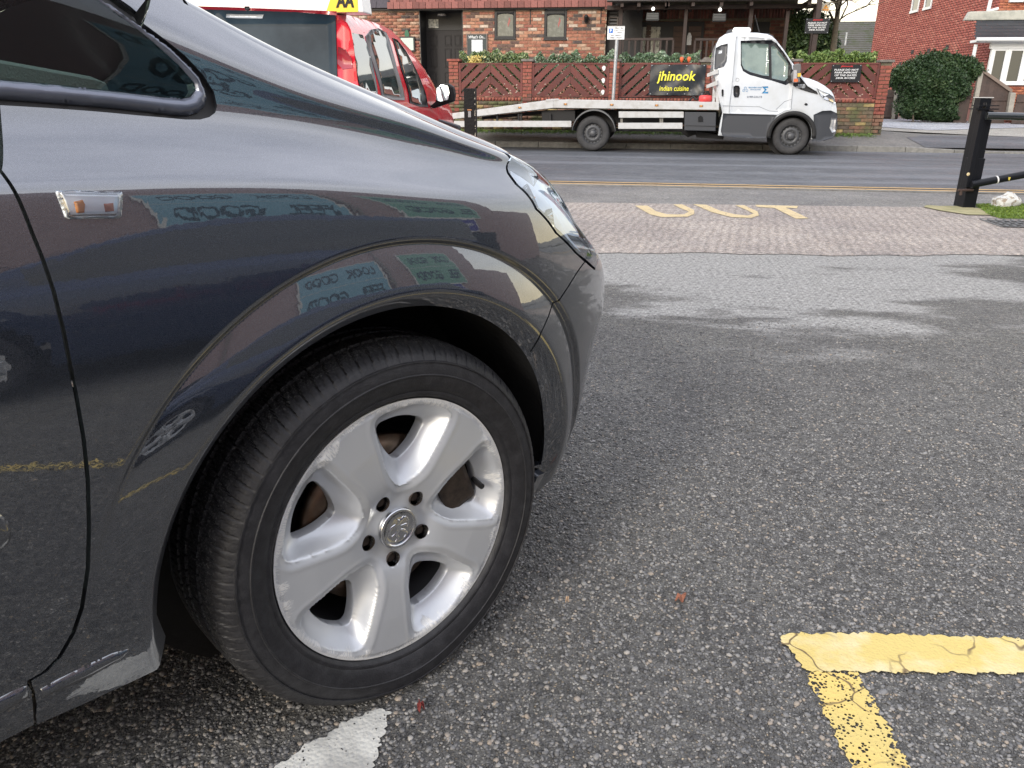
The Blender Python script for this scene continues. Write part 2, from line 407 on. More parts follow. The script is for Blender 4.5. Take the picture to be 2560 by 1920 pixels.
_ps_,_pt_=inv_uz_np((_rr*np.cos(_aa)).ravel(),(ZH+_rr*np.sin(_aa)).ravel())
POLAR=np.stack([_ps_,_pt_],1);POLAR=POLAR[(POLAR[:,1]>.1)&(POLAR[:,1]<TMAX-.2)]
def panel(name,poly,step,material,parent,off=0,flange=.014,holes=(),dome=0,domew=.004,dens=.008,offn=None,thick=None,polar=False):
    """trimmed piece of the outer surface with turned-in edges"""
    poly=densify([(p[0],p[1]*.08) for p in poly],dens);poly=[(a,b/.08) for a,b in poly]
    holes=[[(a,b/.08) for a,b in densify([(p[0],p[1]*.08) for p in h],dens)] for h in holes]
    V,F,edges,allb=cdt(poly,step,holes,extra=POLAR if polar else None)
    P=surf(V[:,0],V[:,1]);N=surf_n(V[:,0],V[:,1])
    o=off
    if dome:
        B=surf(np.array([b[0] for b in allb]),np.array([b[1] for b in allb]));d=np.full(len(P),1e9)
        for i in range(0,len(B),100): d=np.minimum(d,np.linalg.norm(P[:,None]-B[None,i:i+100],axis=-1).min(1))
        x=np.clip(d/domew,0,1);o=off+dome*np.sqrt(np.clip(1-(1-x)**2,0,1))
        P=P+N*np.asarray(o)[:,None]
    else: P=P+N*o
    nb=len(allb);Fi=P[:nb]-N[:nb]*(flange if thick is None else thick)
    V3=np.concatenate([P,P[:nb],Fi]);n0=len(P);F2=[(a,b,c_) for a,b,c_ in F]
    me_v=loc(V3);me_f=[tuple(map(int,f)) for f in F2]
    for i,j in edges: me_f.append((n0+i,n0+j,n0+nb+j,n0+nb+i))
    me=bpy.data.meshes.new(name);me.from_pydata([tuple(map(float,v)) for v in me_v],[],me_f);me.update()
    # orient faces outward
    if dome:
        me.polygons.foreach_set('use_smooth',[True]*len(F2)+[False]*len(edges))
        bm=bmesh.new();bm.from_mesh(me);bm.faces.ensure_lookup_table()
        for f in bm.faces[:len(F2)]:
            nn=N[f.verts[0].index]
            if f.normal.dot(Vector((nn[0],-nn[1],nn[2])))<0:f.normal_flip()
        bm.to_mesh(me);bm.free()
    else:
        bm=bmesh.new();bm.from_mesh(me);bm.faces.ensure_lookup_table()
        for f in bm.faces[:len(F2)]:
            nn=N[f.verts[0].index]
            if f.normal.dot(Vector((nn[0],-nn[1],nn[2])))<0:f.normal_flip()
        bm.to_mesh(me);bm.free()
        me.polygons.foreach_set('use_smooth',[True]*len(F2)+[False]*len(edges))
        nl=np.concatenate([loc(N),np.zeros((2*nb,3))])
        nl[n0:]=0
        me.normals_split_custom_set_from_vertices([tuple(map(float,n)) for n in nl])
    return obj(name,me,parent,material)
# orientation of surf_n: make it point away from the car
_t=surf_n(np.array([-.3]),np.array([4.]))[0]
if _t[1]<0:
    _old=surf_n
    def surf_n(s,t,e=1e-3): return -_old(s,t,e)
# ---- paint
def paint(name,base,flake,metal,rough):
    m=mat(name,base,rough,metal,coat=1);n=m.node_tree.nodes;l=m.node_tree.links.new;b=n['Principled BSDF'];b.inputs['Coat Roughness'].default_value=.012;b.inputs['Coat IOR'].default_value=2.45
    tc=n.new('ShaderNodeTexCoord');v=n.new('ShaderNodeTexVoronoi');v.inputs['Scale'].default_value=2500
    l(tc.outputs['Object'],v.inputs['Vector']);r=n.new('ShaderNodeMix');r.data_type='RGBA';r.inputs['A'].default_value=(*base,1);r.inputs['B'].default_value=(*flake,1)
    sp=n.new('ShaderNodeSeparateColor');l(v.outputs['Color'],sp.inputs[0]);pw=n.new('ShaderNodeMath');pw.operation='POWER';pw.inputs[1].default_value=3;l(sp.outputs[0],pw.inputs[0]);l(pw.outputs[0],r.inputs['Factor'])
    # road film: dusty specks and haze low on the body
    nz=n.new('ShaderNodeTexNoise');nz.inputs['Scale'].default_value=220;nz.inputs['Detail'].default_value=4;l(tc.outputs['Object'],nz.inputs['Vector'])
    g=n.new('ShaderNodeValToRGB');g.color_ramp.elements[0].position=.68;g.color_ramp.elements[1].position=.80;g.color_ramp.elements[1].color=(.22,.22,.22,1);l(nz.outputs['Fac'],g.inputs[0])
    mm=n.new('ShaderNodeMix');mm.data_type='RGBA';mm.inputs['B'].default_value=(.2,.19,.18,1);l(g.outputs[0],mm.inputs['Factor']);l(r.outputs['Result'],mm.inputs['A']);l(mm.outputs['Result'],b.inputs['Base Color'])
    # faint unevenness of the lacquer
    n2=n.new('ShaderNodeTexNoise');n2.inputs['Scale'].default_value=90;n2.inputs['Detail'].default_value=1;l(tc.outputs['Object'],n2.inputs['Vector'])
    bp=n.new('ShaderNodeBump');bp.inputs['Strength'].default_value=.02;bp.inputs['Distance'].default_value=.002;l(n2.outputs['Fac'],bp.inputs['Height']);l(bp.outputs[0],b.inputs['Coat Normal'])
    return m
PAINT=paint('graphite_metallic_paint',(.042,.050,.065),(.115,.125,.148),.8,.30)
RUBBER=mat('black_rubber',(.012,.012,.013),.45)
DARKP=mat('dark_plastic',(.02,.02,.021),.6)
TRIM=mat('satin_grey_trim',(.15,.165,.21),.30,.5,coat=.5)
LINER=mat('wheel_arch_felt',(.010,.010,.011),.9,bump=(60,.6,.004))
def glassmat(name,tint,refl=(.9,.95,1),rough=0,base=.0,ior=1.5):
    if name in MATS:return MATS[name]
    m=bpy.data.materials.new(name);m.use_nodes=True;n=m.node_tree.nodes;l=m.node_tree.links.new;n.clear()
    o=n.new('ShaderNodeOutputMaterial');t=n.new('ShaderNodeBsdfTransparent');t.inputs[0].default_value=(*tint,1);g=n.new('ShaderNodeBsdfGlossy');g.inputs['Roughness'].default_value=rough;g.inputs['Color'].default_value=(*refl,1)
    f=n.new('ShaderNodeFresnel');f.inputs['IOR'].default_value=ior;mx=n.new('ShaderNodeMixShader');ad=n.new('ShaderNodeMath');ad.operation='ADD';ad.inputs[1].default_value=base;ad.use_clamp=True
    l(f.outputs[0],ad.inputs[0]);l(ad.outputs[0],mx.inputs[0]);l(t.outputs[0],mx.inputs[1]);l(g.outputs[0],mx.inputs[2]);l(mx.outputs[0],o.inputs[0]);MATS[name]=m;return m
CARGLASS=glassmat('green_tinted_glass',(.66,.80,.74),base=.0)
CLEAR=glassmat('clear_polycarbonate',(.93,.97,1),base=.14,ior=1.6)
CHROME=mat('chrome',(.75,.76,.78),.08,1)
SILVERH=mat('silvered_housing',(.86,.88,.90),.4,.0)
car=thing('parked_car','dark grey metallic people carrier in the foreground, its scuffed alloy front wheel nearest the camera','car',(CO[0],CO[1],0),AZC)
# ---- edge lines, read along the bodywork
shut_px=[(-60,335),(0,425),(41,486),(81,583),(106,644),(134,726),(159,827),(175,909),(193,1000),(210,1100),(220,1199),(223,1322),(220,1421),(205,1520),(183,1584),(148,1644),(111,1681),(74,1702)]
shutF=inv_px([(x+5,y) for x,y in shut_px]);shutD=inv_px([(x-6,y) for x,y in shut_px])
gask=[(0,263),(120,270),(231,278),(350,289),(463,299),(500,299),(523,293),(538,282),(543,265),(535,229),(506,185),(463,139),(405,93),(359,59)]
frm=[(0,243),(130,253),(260,263),(434,282),(475,284),(500,277),(516,262),(521,243),(515,222),(498,188),(434,124),(347,61),(289,17),(262,0),(230,-30)]
gls=[(0,197),(120,208),(231,220),(405,240),(455,245),(478,240),(490,224),(487,206),(448,162),(362,84),(252,0),(215,-30)]
G_=inv_px(gask);FR_=inv_px(frm);GL_=inv_px(gls)
win_back=-1.15
t_low=lambda L:L[0][1]
# fender: forward from the door shut to headlight and bumper
hl_left=[(1276,396),(1268,412),(1270,432),(1290,460),(1340,522),(1390,582),(1440,632),(1466,652)]
HL_=inv_px(hl_left)
HLs=inv_px([(x-2.5,y+1.5) for x,y in hl_left])
bs=[(1462,655),(1420,718),(1372,789),(1352,832),(1326,880)]
BSf=inv_px([(x-1.6,y-.5) for x,y in bs]);BSb=inv_px([(x+1.2,y+.5) for x,y in bs])
def archr(a): # a: angle from +u axis
    return .377-.012*math.cos(a)-.004*(math.cos(a)>0)*math.cos(a)
angs=[math.radians(x) for x in np.linspace(50,174,60)]
arcF=inv_uz([(archr(a)*math.cos(a)-.0,ZH+archr(a)*math.sin(a)) for a in angs])
low=inv_px([(414,1590),(407,1630),(400,1662)])
botF=inv_px([(392,1674),(300,1718),(205,1762),(150,1786),(92,1811)])
silgap=inv_px([(90,1790),(92,1762),(86,1725),(80,1712)])
a50=BSf[-1]
top_edge=[(s,TMAX) for s in np.linspace(HLs[0][0]-.004,-.21,60)]
up=inv_px([(359,59),(372,20),(381,-20)])
# part below the window back to the shut line
fend=shutF[1:]+silgap[::-1]+botF[::-1]+low[::-1]+[p for p in arcF[::-1] if True]+BSf[::-1][:]+HLs[::-1][1:]+top_edge+up[::-1][:2]+G_[::-1]
SHOW=(fend,)
fender=panel('front_wing',fend,(.008,.10),PAINT,car,dens=.006,polar=True)
# door panel with the rest of the car side behind it
s_end=-3.42
bh=inv_uz([(-2.7+.375*math.cos(a),ZH+.375*math.sin(a)) for a in [math.radians(x) for x in np.linspace(-8,188,40)]])
tw=G_[0][1]
door=[(shutD[1][0],shutD[1][1])]+shutD[2:]+[(shutD[-1][0]-.01,1.15),(-1.25,1.25),(-1.28,2),(-1.25,tw-.1),(-.52,tw-.05)]
panel('front_door',door,(.012,.15),PAINT,car,dens=.008)
side=[(-1.262,1.25),(-1.292,2),(-1.262,tw-.1)]+[(-3.3,tw-.1),(s_end,6),(s_end,1.2)]+[(s,t) for s,t in sorted(bh)][:]+[]
side=[(-1.262,1.25),(-1.292,2),(-1.262,tw-.1),(-3.3,tw-.1),(s_end,6),(s_end,1.2)]+sorted([p for p in bh],key=lambda p:math.atan2(p[1]-2.5,-(p[0]+2.7)*12))
panel('rear_side_panel',side,(.03,.3),PAINT,car,dens=.03)
# sill and its moulding
sg=inv_px([(84,1812),(82,1764),(78,1725),(68,1712)])
sill=sg+[(-1.6,1.08),(-2.30,1.05),(-2.30,.3)]+inv_px([(0,1856)])
panel('sill',sill,(.012,.12),PAINT,car,dens=.01)
def mould(px,name):
    P=inv_px(px);return panel(name,P,(.0025,.03),PAINT,car,off=-.001,dome=.007,domew=.020,dens=.0025)
MSTEP=1
mould([(100,1722),(150,1694),(220,1660),(280,1632),(322,1621),(326,1626),(300,1650),(230,1690),(160,1722),(104,1745)],'sill_moulding')
mould([(0,1742),(40,1722),(68,1712),(74,1728),(76,1742),(40,1762),(0,1784),(-60,1815),(-60,1772)],'sill_moulding')
mould([(-40,1268),(0,1282),(22,1302),(31,1330),(26,1352),(8,1372),(-40,1390),(-70,1330)],'rubbing_strip')
# bumper
hid=[(s,7.6) for s in np.linspace(.80,SMAX,10)]
arcB=inv_uz([(archr(a)*math.cos(a),ZH+archr(a)*math.sin(a)) for a in [math.radians(x) for x in np.linspace(49,-2,26)]])+inv_px([(1345,1190),(1319,1240)])
arcB=[p for p in arcB]
botB=inv_px([(1335,1236),(1370,1205)])+[(.42,.75),(.48,.6),(.56,.5)]+[(s,.5) for s in np.linspace(.64,SMAX,20)]
hlb=HL_[-1]
bump_poly=BSb+arcB+botB+hid[::-1]+[(.70,7.35),(hlb[0]+.05,hlb[1]-.12),(hlb[0]+.012,hlb[1]-.1)]
panel('front_bumper',bump_poly,(.008,.10),PAINT,car,dens=.006,polar=True)
# nose above the bumper, beyond the lamp (hidden from here)
panel('grille',[(s,7.66) for s in np.linspace(.97,SMAX,8)]+[(s,TMAX) for s in np.linspace(SMAX,.9,8)],(.03,.3),DARKP,car,off=-.015)
# ---- headlight
hl_in=[(hlb[0]+.05,hlb[1]-.06),(.70,7.45),(.82,7.75),(.90,9),(.88,11),(.84,TMAX)]
hl_poly=HL_+hl_in+[(s,TMAX) for s in np.linspace(.80,HL_[0][0]+.01,20)]
hl=panel('headlight',hl_poly,(.008,.12),CLEAR,car,off=.002,dens=.006,thick=.012)
def sub(name,poly,off,material,parent,**k): return panel(name,poly,(.01,.15),material,parent,off=off,flange=0.0,dens=.008,**k)
def shrink(poly,f):
    cx=sum(p[0] for p in poly)/len(poly);cy=sum(p[1] for p in poly)/len(poly);return [(cx+(p[0]-cx)*f,cy+(p[1]-cy)*f) for p in poly]
sub('lamp_housing',shrink(hl_poly,.97),-.024,SILVERH,hl)
seal=panel('lamp_seal',hl_poly,(.01,.15),RUBBER,hl,off=-.004,holes=[shrink(hl_poly,.955)],dens=.006,flange=.02)
def on_surf(px,off=0):
    s,t=inv_px([px])[0];P=surf(np.array([s]),np.array([t]))[0];N=surf_n(np.array([s]),np.array([t]))[0];P=P+N*off
    return Vector((P[0],-P[1],P[2])),Vector((N[0],-N[1],N[2]))
def lookM(p,n,upv=Vector((0,0,1))):
    y=-n.normalized();x=y.cross(upv).normalized();z=x.cross(y);return Matrix(((x[0],y[0],z[0],p[0]),(x[1],y[1],z[1],p[1]),(x[2],y[2],z[2],p[2]),(0,0,0,1)))
for (px,r,nm) in (((1350,480),.026,'indicator_bowl'),((1405,560),.030,'beam_bowl')):
    p,n=on_surf(px,-.016);n2=(n+Vector((.9,-.2,0))).normalized()
    b=MB().lathe([(r,0),(r*.96,.012),(r*.7,.03),(r*.3,.042),(.004,.045)],24);o=b.build(nm,CHROME,hl);o.matrix_local=lookM(p,n2)
    b=MB().lathe([(.0,-.004),(.006,0),(.009,.012),(.009,.04)],12);o2=b.build('bulb',mat('amber_plastic',(.8,.25,.02),.2) if 'ind' in nm else CHROME,hl);o2.matrix_local=lookM(p,n2)
# ---- side window: rubber, satin frame, glass
backs=[(win_back,G_[0][1]-.2)]
roof_t=10.55
gk=[(win_back,G_[0][1]-.3)]+G_+[(up[0][0]-.012,up[0][1]+.15)]+inv_px([(349,48),(341,34),(318,18),(293,0),(262,-24)])
TT=TMAX-.35
gk_poly=gk+[(-.55,TT-.4),(-.8,TT),(win_back,TT)]
fr_poly=[(win_back,FR_[0][1]-.3)]+FR_+[(-.60,TT-.45),(-.85,TT-.15),(win_back,TT-.15)]
gl_poly=[(win_back+.03,GL_[0][1]-.28)]+GL_+[(-.62,TT-.6),(-.86,TT-.3),(win_back+.03,TT-.3)]
panel('window_rubber',gk_poly,(.012,.12),RUBBER,car,off=-.008,holes=[fr_poly],dens=.008,flange=.02)
fr=panel('window_frame',fr_poly,(.004,.05),TRIM,car,off=-.005,holes=[gl_poly],dens=.005,dome=.009,domew=.012,flange=.02)
panel('quarter_glass',gl_poly,(.02,.2),CARGLASS,car,off=-.003,dens=.012,flange=.004)
# inner bead line in the frame
# ---- pillar skin above the window and bonnet / windscreen / roof
pil=inv_px([(366,58),(391,-10)])
pillar=inv_px([(341,30),(350,10),(364,-8),(372,-40)])
rp_poly=[(win_back-.2,TMAX-.30),(-.8,TMAX-.30),(-.55,TMAX-.68)]+inv_px([(258,-38),(290,-12),(300,-2),(326,16),(341,29),(362,2),(368,-30)])+[(-.30,TMAX),(-.5,TMAX),(win_back-.2,TMAX)]
panel('door_frame',rp_poly,(.02,.15),PAINT,car,dens=.01,flange=.006)
VM=-.87
def top_loft(name,s0,s1,ns,nt_,crown,material,um=None,lift=0,edge=.004,sink=None,both=True,tr=(0,1)):
    S=np.linspace(s0,s1,ns);T=np.concatenate([[0,.004,.01,.02,.035,.06],np.linspace(.1,1.0,nt_)]);T=T[(T>=tr[0])&(T<=tr[1])]
    E=surf(S,np.full_like(S,TMAX-.0));rows=[]
    for a in T:
        U=E[:,0]*(1-a)+(np.where(E[:,0]>UC,UC+(E[:,0]-UC)*1.0,E[:,0]) if um is None else um(E[:,0]))*a
        Vv=E[:,1]*(1-a)+VM*a;Z=E[:,2]+lift*(1-np.exp(-a/.012))+crown(S)*(1-(1-a)**2)
        if um is None: U=np.where(S>UC,E[:,0],E[:,0])
        rows.append(np.stack([U,Vv,Z],-1))
    G=np.array(rows).transpose(1,0,2) # s,t
    g=loc(G);ns_,nn,_=g.shape;V=[g.reshape(-1,3)];idx=np.arange(ns_*nn).reshape(ns_,nn)
    F=[np.stack([idx[:-1,:-1],idx[1:,:-1],idx[1:,1:],idx[:-1,1:]],-1).reshape(-1,4)]
    if both:
        g2=g.copy();g2[...,1]=2*(-VM)-g2[...,1];V.append(g2.reshape(-1,3));F.append(F[0][:,::-1]+ns_*nn)
    me=meshnp(name,np.concatenate(V),np.concatenate(F),smooth=True);bm=bmesh.new();bm.from_mesh(me);bmesh.ops.remove_doubles(bm,verts=bm.verts,dist=1e-4);bmesh.ops.recalc_face_normals(bm,faces=bm.faces)
    up_=sum((f.normal.z for f in bm.faces));
    if up_<0: bmesh.ops.reverse_faces(bm,faces=bm.faces)
    bm.to_mesh(me);bm.free();return obj(name,me,parent,material) if False else obj(name,me,car,material)
top_loft('bonnet',-.20,SMAX-.001,120,24,lambda S:.050+0*S,PAINT,lift=.010)
top_loft('windscreen',-1.30,-.205,40,14,lambda S:.045+0*S,CARGLASS,lift=.010,tr=(.06,1))
top_loft('windscreen_pillar',-1.30,-.205,40,14,lambda S:.045+0*S,PAINT,lift=.010,tr=(0,.06))
top_loft('roof',-3.4,-1.305,20,12,lambda S:.05+0*S,PAINT,lift=.004)
# ---- far side, tail and underside
S_,T_=np.meshgrid(np.linspace(-3.4,SMAX,110),np.linspace(.5,TMAX,60),indexing='ij');Pf=surf(S_,T_);Pf=loc(Pf);Pf[...,1]=-2*VM-Pf[...,1]
idx=np.arange(S_.size).reshape(S_.shape);Fq=np.stack([idx[:-1,:-1],idx[1:,:-1],idx[1:,1:],idx[:-1,1:]],-1).reshape(-1,4)
cen=Pf.reshape(-1,3)[Fq].mean(1);kk=(np.hypot(cen[:,0],cen[:,2]-ZH)>.375)&(np.hypot(cen[:,0]+2.7,cen[:,2]-ZH)>.375)
tmid=T_.ravel()[Fq].mean(1);smid=S_.ravel()[Fq].mean(1);win=(tmid>G_[0][1])&(tmid<TMAX-.6)&(smid<-.4)
obj('far_side_panel',meshnp('far_side_panel',Pf.reshape(-1,3),Fq[kk&~win],smooth=True),car,PAINT)
obj('far_windows',meshnp('far_windows',Pf.reshape(-1,3),Fq[win],smooth=True),car,CARGLASS)
MB().prism([(-3.38,.2),(-3.42,.55),(-3.40,1.0),(-3.36,1.0),(-3.36,.2)],-V0+.03,-2*VM+V0-.03).build('tailgate',PAINT,car)
MB().prism([(-3.40,1.0),(-3.34,1.58),(-3.31,1.58),(-3.36,1.0)],-V0+.2,-2*VM+V0-.2).build('rear_window',mat('dark_glass',(.02,.03,.03),.05,0,coat=1),car)
MB().box(-3.3,.62,-V0+.36,-2*VM+V0-.36,.17,.19).build('underbody',DARKP,car)
# ---- cabin
cab=mat('charcoal_cloth',(.07,.075,.075),.9,noise=(40,.4,.7),col2=(.045,.047,.05))
MB().box(-3.2,-.40,.18,1.45,.3,.34).build('cabin_floor',DARKP,car)
MB().prism([(-.75,.90),(-.62,.965),(-.42,1.01),(-.27,.985),(-.25,.6),(-.7,.6)],.20,1.53).build('dashboard',mat('grey_dashboard',(.30,.32,.31),.8,bump=(300,.3)),car,bevel=.02)
for yy in (.42,1.12):
    s=MB().prism([(-1.55,.55),(-1.0,.58),(-1.0,.48),(-1.6,.45),(-1.82,1.12),(-1.70,1.15)],yy-.22,yy+.22).build('seat',cab,car,bevel=.04)
    MB().prism([(-1.83,1.16),(-1.80,1.34),(-1.72,1.34),(-1.73,1.16)],yy-.12,yy+.12).build('headrest',cab,s,bevel=.03)
MB().lathe([(.17,-.012),(.185,0),(.17,.012),(.155,0),(.17,-.012)],28,axis='x',c=(-.88,.50,.98)).build('steering_wheel',DARKP,car)
# ---- indicator repeater on the wing
rpx=[(139,478),(225,479),(304,481),(307,490),(303,540),(296,546),(172,548),(161,543),(150,512),(139,484)]
RP=inv_px(rpx)
rep=panel('side_repeater',RP,(.003,.03),CLEAR,car,off=.001,dome=.009,domew=.007,dens=.003,flange=.006)
ri=inv_px([(152,486),(296,489),(293,534),(176,537)])
panel('reflector',ri,(.004,.04),mat('bright_reflector',(.80,.82,.85),.3,.25),rep,off=.0012,dens=.003,flange=0)
panel('surround',RP,(.003,.03),mat('clear_rim',(.80,.83,.86),.15,.2,coat=.6),rep,off=.0015,dome=.006,domew=.003,holes=[shrink(RP,.86)],dens=.002,flange=.004)
AMB=mat('amber_bulb',(.85,.28,.02),.25,coat=.5)
panel('bulb',inv_px([(183,505),(205,500),(212,512),(210,532),(190,533)]),(.002,.02),AMB,rep,off=.0018,dome=.005,domew=.005,dens=.002,flange=0)
panel('bulb',inv_px([(258,510),(282,508),(284,528),(262,530)]),(.002,.02),mat('rust_lens',(.45,.12,.05),.3,coat=.5),rep,off=.0018,dome=.003,domew=.005,dens=.002,flange=0)
# ---- wheel arch liner
lin=MB()
_la=[R(x) for x in np.linspace(-6,181,56)];_lv=[]
for a in _la:
    s_,t_=inv_uz([(.377*math.cos(a),ZH+.377*math.sin(a))])[0];pv=float(surf(s_,t_)[1]);_lv+=[(.383*math.cos(a),-pv+.010,ZH+.383*math.sin(a)),(.383*math.cos(a),-V0+.33,ZH+.383*math.sin(a))]
lin.add(_lv,[(2*i,2*i+1,2*i+3,2*i+2) for i in range(len(_la)-1)],True)
lin.lathe([(.0,.31),(.385,.31)],48,c=(0,-V0+.012,ZH))
lin.build('wheel_arch_liner',LINER,car)
MB().lathe([(.385,0),(.385,.31)],32,a0=R(-25),a1=R(205),c=(-2.7,-V0+.012,ZH)).lathe([(.0,.31),(.385,.31)],32,c=(-2.7,-V0+.012,ZH)).build('wheel_arch_liner',LINER,car)
# ---- wheel (thing car > wheel > tyre, rim, cap ...)
RR=.2235
def wheel_depth(x,z):
    r=np.hypot(x,z)/RR
    return None
def fillet_poly(p,r,n=5):
    o=[];m=len(p)
    for i in range(m):
        a,b,c=[np.array(p[(i+k)%m],float) for k in (-1,0,1)];u=a-b;v=c-b;lu,lv=np.linalg.norm(u),np.linalg.norm(v);d=min(r[i],lu*.45,lv*.45)
        A=b+u/lu*d;B=b+v/lv*d
        for k in range(n+1):
            t=k/n;o.append(tuple(A*(1-t)**2+2*b*t*(1-t)+B*t*t))
    return o
# pocket and opening in a spoke gap, drawn for a gap pointing to +x (radial), metres/RR
POCK=fillet_poly([(.29,0.0),(.43,-.155),(.64,-.25),(.87,-.36),(.955,-.16),(.965,0.05),(.875,.37),(.64,.255),(.43,.165)],[.14,.16,.16,.11,.15,.15,.12,.16,.16],6)
HOLE=fillet_poly([(.475,.0),(.60,-.125),(.80,-.215),(.845,0.02),(.78,.24),(.60,.14)],[.07,.09,.08,.12,.09,.09],6)
def pdist(pts,X,Z):
    d=np.full(X.shape,1e9);n=len(pts)
    for i in range(n):
        a=np.array(pts[i]);b=np.array(pts[(i+1)%n]);ab=b-a;L2=ab@ab
        if L2<1e-12: continue
        t=np.clip(((X-a[0])*ab[0]+(Z-a[1])*ab[1])/L2,0,1);d=np.minimum(d,np.hypot(X-a[0]-t*ab[0],Z-a[1]-t*ab[1]))
    return d
def rotp(p,a,s=1): return [(s*(x*math.cos(a)-z*math.sin(a)),s*(x*math.sin(a)+z*math.cos(a))) for x,z in p]
A0=R(6.5)
gaps=[A0+i*R(72) for i in range(5)]
def rim_height(X,Z):
    """outward height of the wheel face (m) over the wheel plane"""
    r=np.hypot(X,Z)/RR;h=-.017*np.clip(1-r/.98,0,1)**1.1-.0
    h=h-.010*np.exp(-((r-.22)/.13)**2)+.004*np.exp(-(r/.16)**4)
    for a in gaps:
        # local coordinates in the gap
        c,s=math.cos(a),math.sin(a);x=(X*c+Z*s)/RR;z=(-X*s+Z*c)/RR
        near=(x>.2)
        ins=ipoly_np(POCK,x,z);d=pdist(POCK,x,z);dh=pdist(HOLE,x,z);inh=ipoly_np(HOLE,x,z)
        f=np.clip(d/(d+dh+1e-6),0,1)          # 0 on the pocket edge, 1 at the opening
        dep=.034*(.45*(1-(1-f)**3)+.55*f)*np.where(inh,1,1)
        h=np.where(ins&near,h-dep,h)
        # soft shoulder beside each pocket: the spoke edge rolls over
        h=np.where((~ins)&near,h-.0030*np.exp(-(d/.022)**1.2)+.0012*np.exp(-((d-.05)/.02)**2),h)
        # spoke valley between the ridge and the pocket
        m=a+R(36);c2,s2=math.cos(m),math.sin(m);xs=(X*c2+Z*s2)/RR;zs=(-X*s2+Z*c2)/RR
        w=.075+.16*np.clip(xs,0,1)
        h=h+np.where(xs>.12,.0045*np.exp(-(zs/w)**4)*np.clip((xs-.12)/.2,0,1)*np.clip((1.0-xs)/.3,0,1),0)
    # flat kerbed outer band
    return np.where(r>.965,-.001-.02*np.clip(r-.985,0,1),h)
def make_rim(parent):
    outer=[(RR*math.cos(2*math.pi*i/180),RR*math.sin(2*math.pi*i/180)) for i in range(180)]
    holes=[densify(rotp(HOLE,a,RR),.004) for a in gaps]
    bolts=[(.0565*math.cos(a+R(36)),.0565*math.sin(a+R(36))) for a in gaps]
    holes+= [[(bx+.0128*math.cos(2*math.pi*i/24),bz+.0128*math.sin(2*math.pi*i/24)) for i in range(24)] for bx,bz in bolts]
    V,F,edges,allb=cdt(outer,.0021,holes)
    H=rim_height(V[:,0],V[:,1]);nb=len(allb)
    P=np.stack([V[:,0],-H,V[:,1]],1);Q=P[:nb].copy();Q[:,1]+=.020;k=180;Q[:k,1]=.03;Q[:k,0]*=.975;Q[:k,2]*=.975
    n0=len(P);f=[tuple(map(int,t)) for t in F]
    for i,j in edges:f.append((i,j,n0+j,n0+i))
    e=2e-4;gx=(rim_height(V[:,0]+e,V[:,1])-rim_height(V[:,0]-e,V[:,1]))/(2*e);gz=(rim_height(V[:,0],V[:,1]+e)-rim_height(V[:,0],V[:,1]-e))/(2*e)
    gx=np.clip(gx,-4,4);gz=np.clip(gz,-4,4)
    me=bpy.data.meshes.new('rim');me.from_pydata([tuple(map(float,v)) for v in np.concatenate([P,Q])],[],f);me.update()
    bm=bmesh.new();bm.from_mesh(me);bm.faces.ensure_lookup_table()
    for t in bm.faces[:len(F)]:
        if t.normal.y>0:t.normal_flip()
    # soften the face a little
    vv=[v for v in bm.verts if v.index<n0 and v.index>=nb]
    for _ in range(1): bmesh.ops.smooth_vert(bm,verts=vv,factor=.5,use_axis_y=True,use_axis_x=False,use_axis_z=False)
    bm.to_mesh(me);bm.free();me.polygons.foreach_set('use_smooth',[True]*len(me.polygons))
    me.set_sharp_from_angle(angle=R(50))
    return obj('rim',me,parent,RIMM),bolts
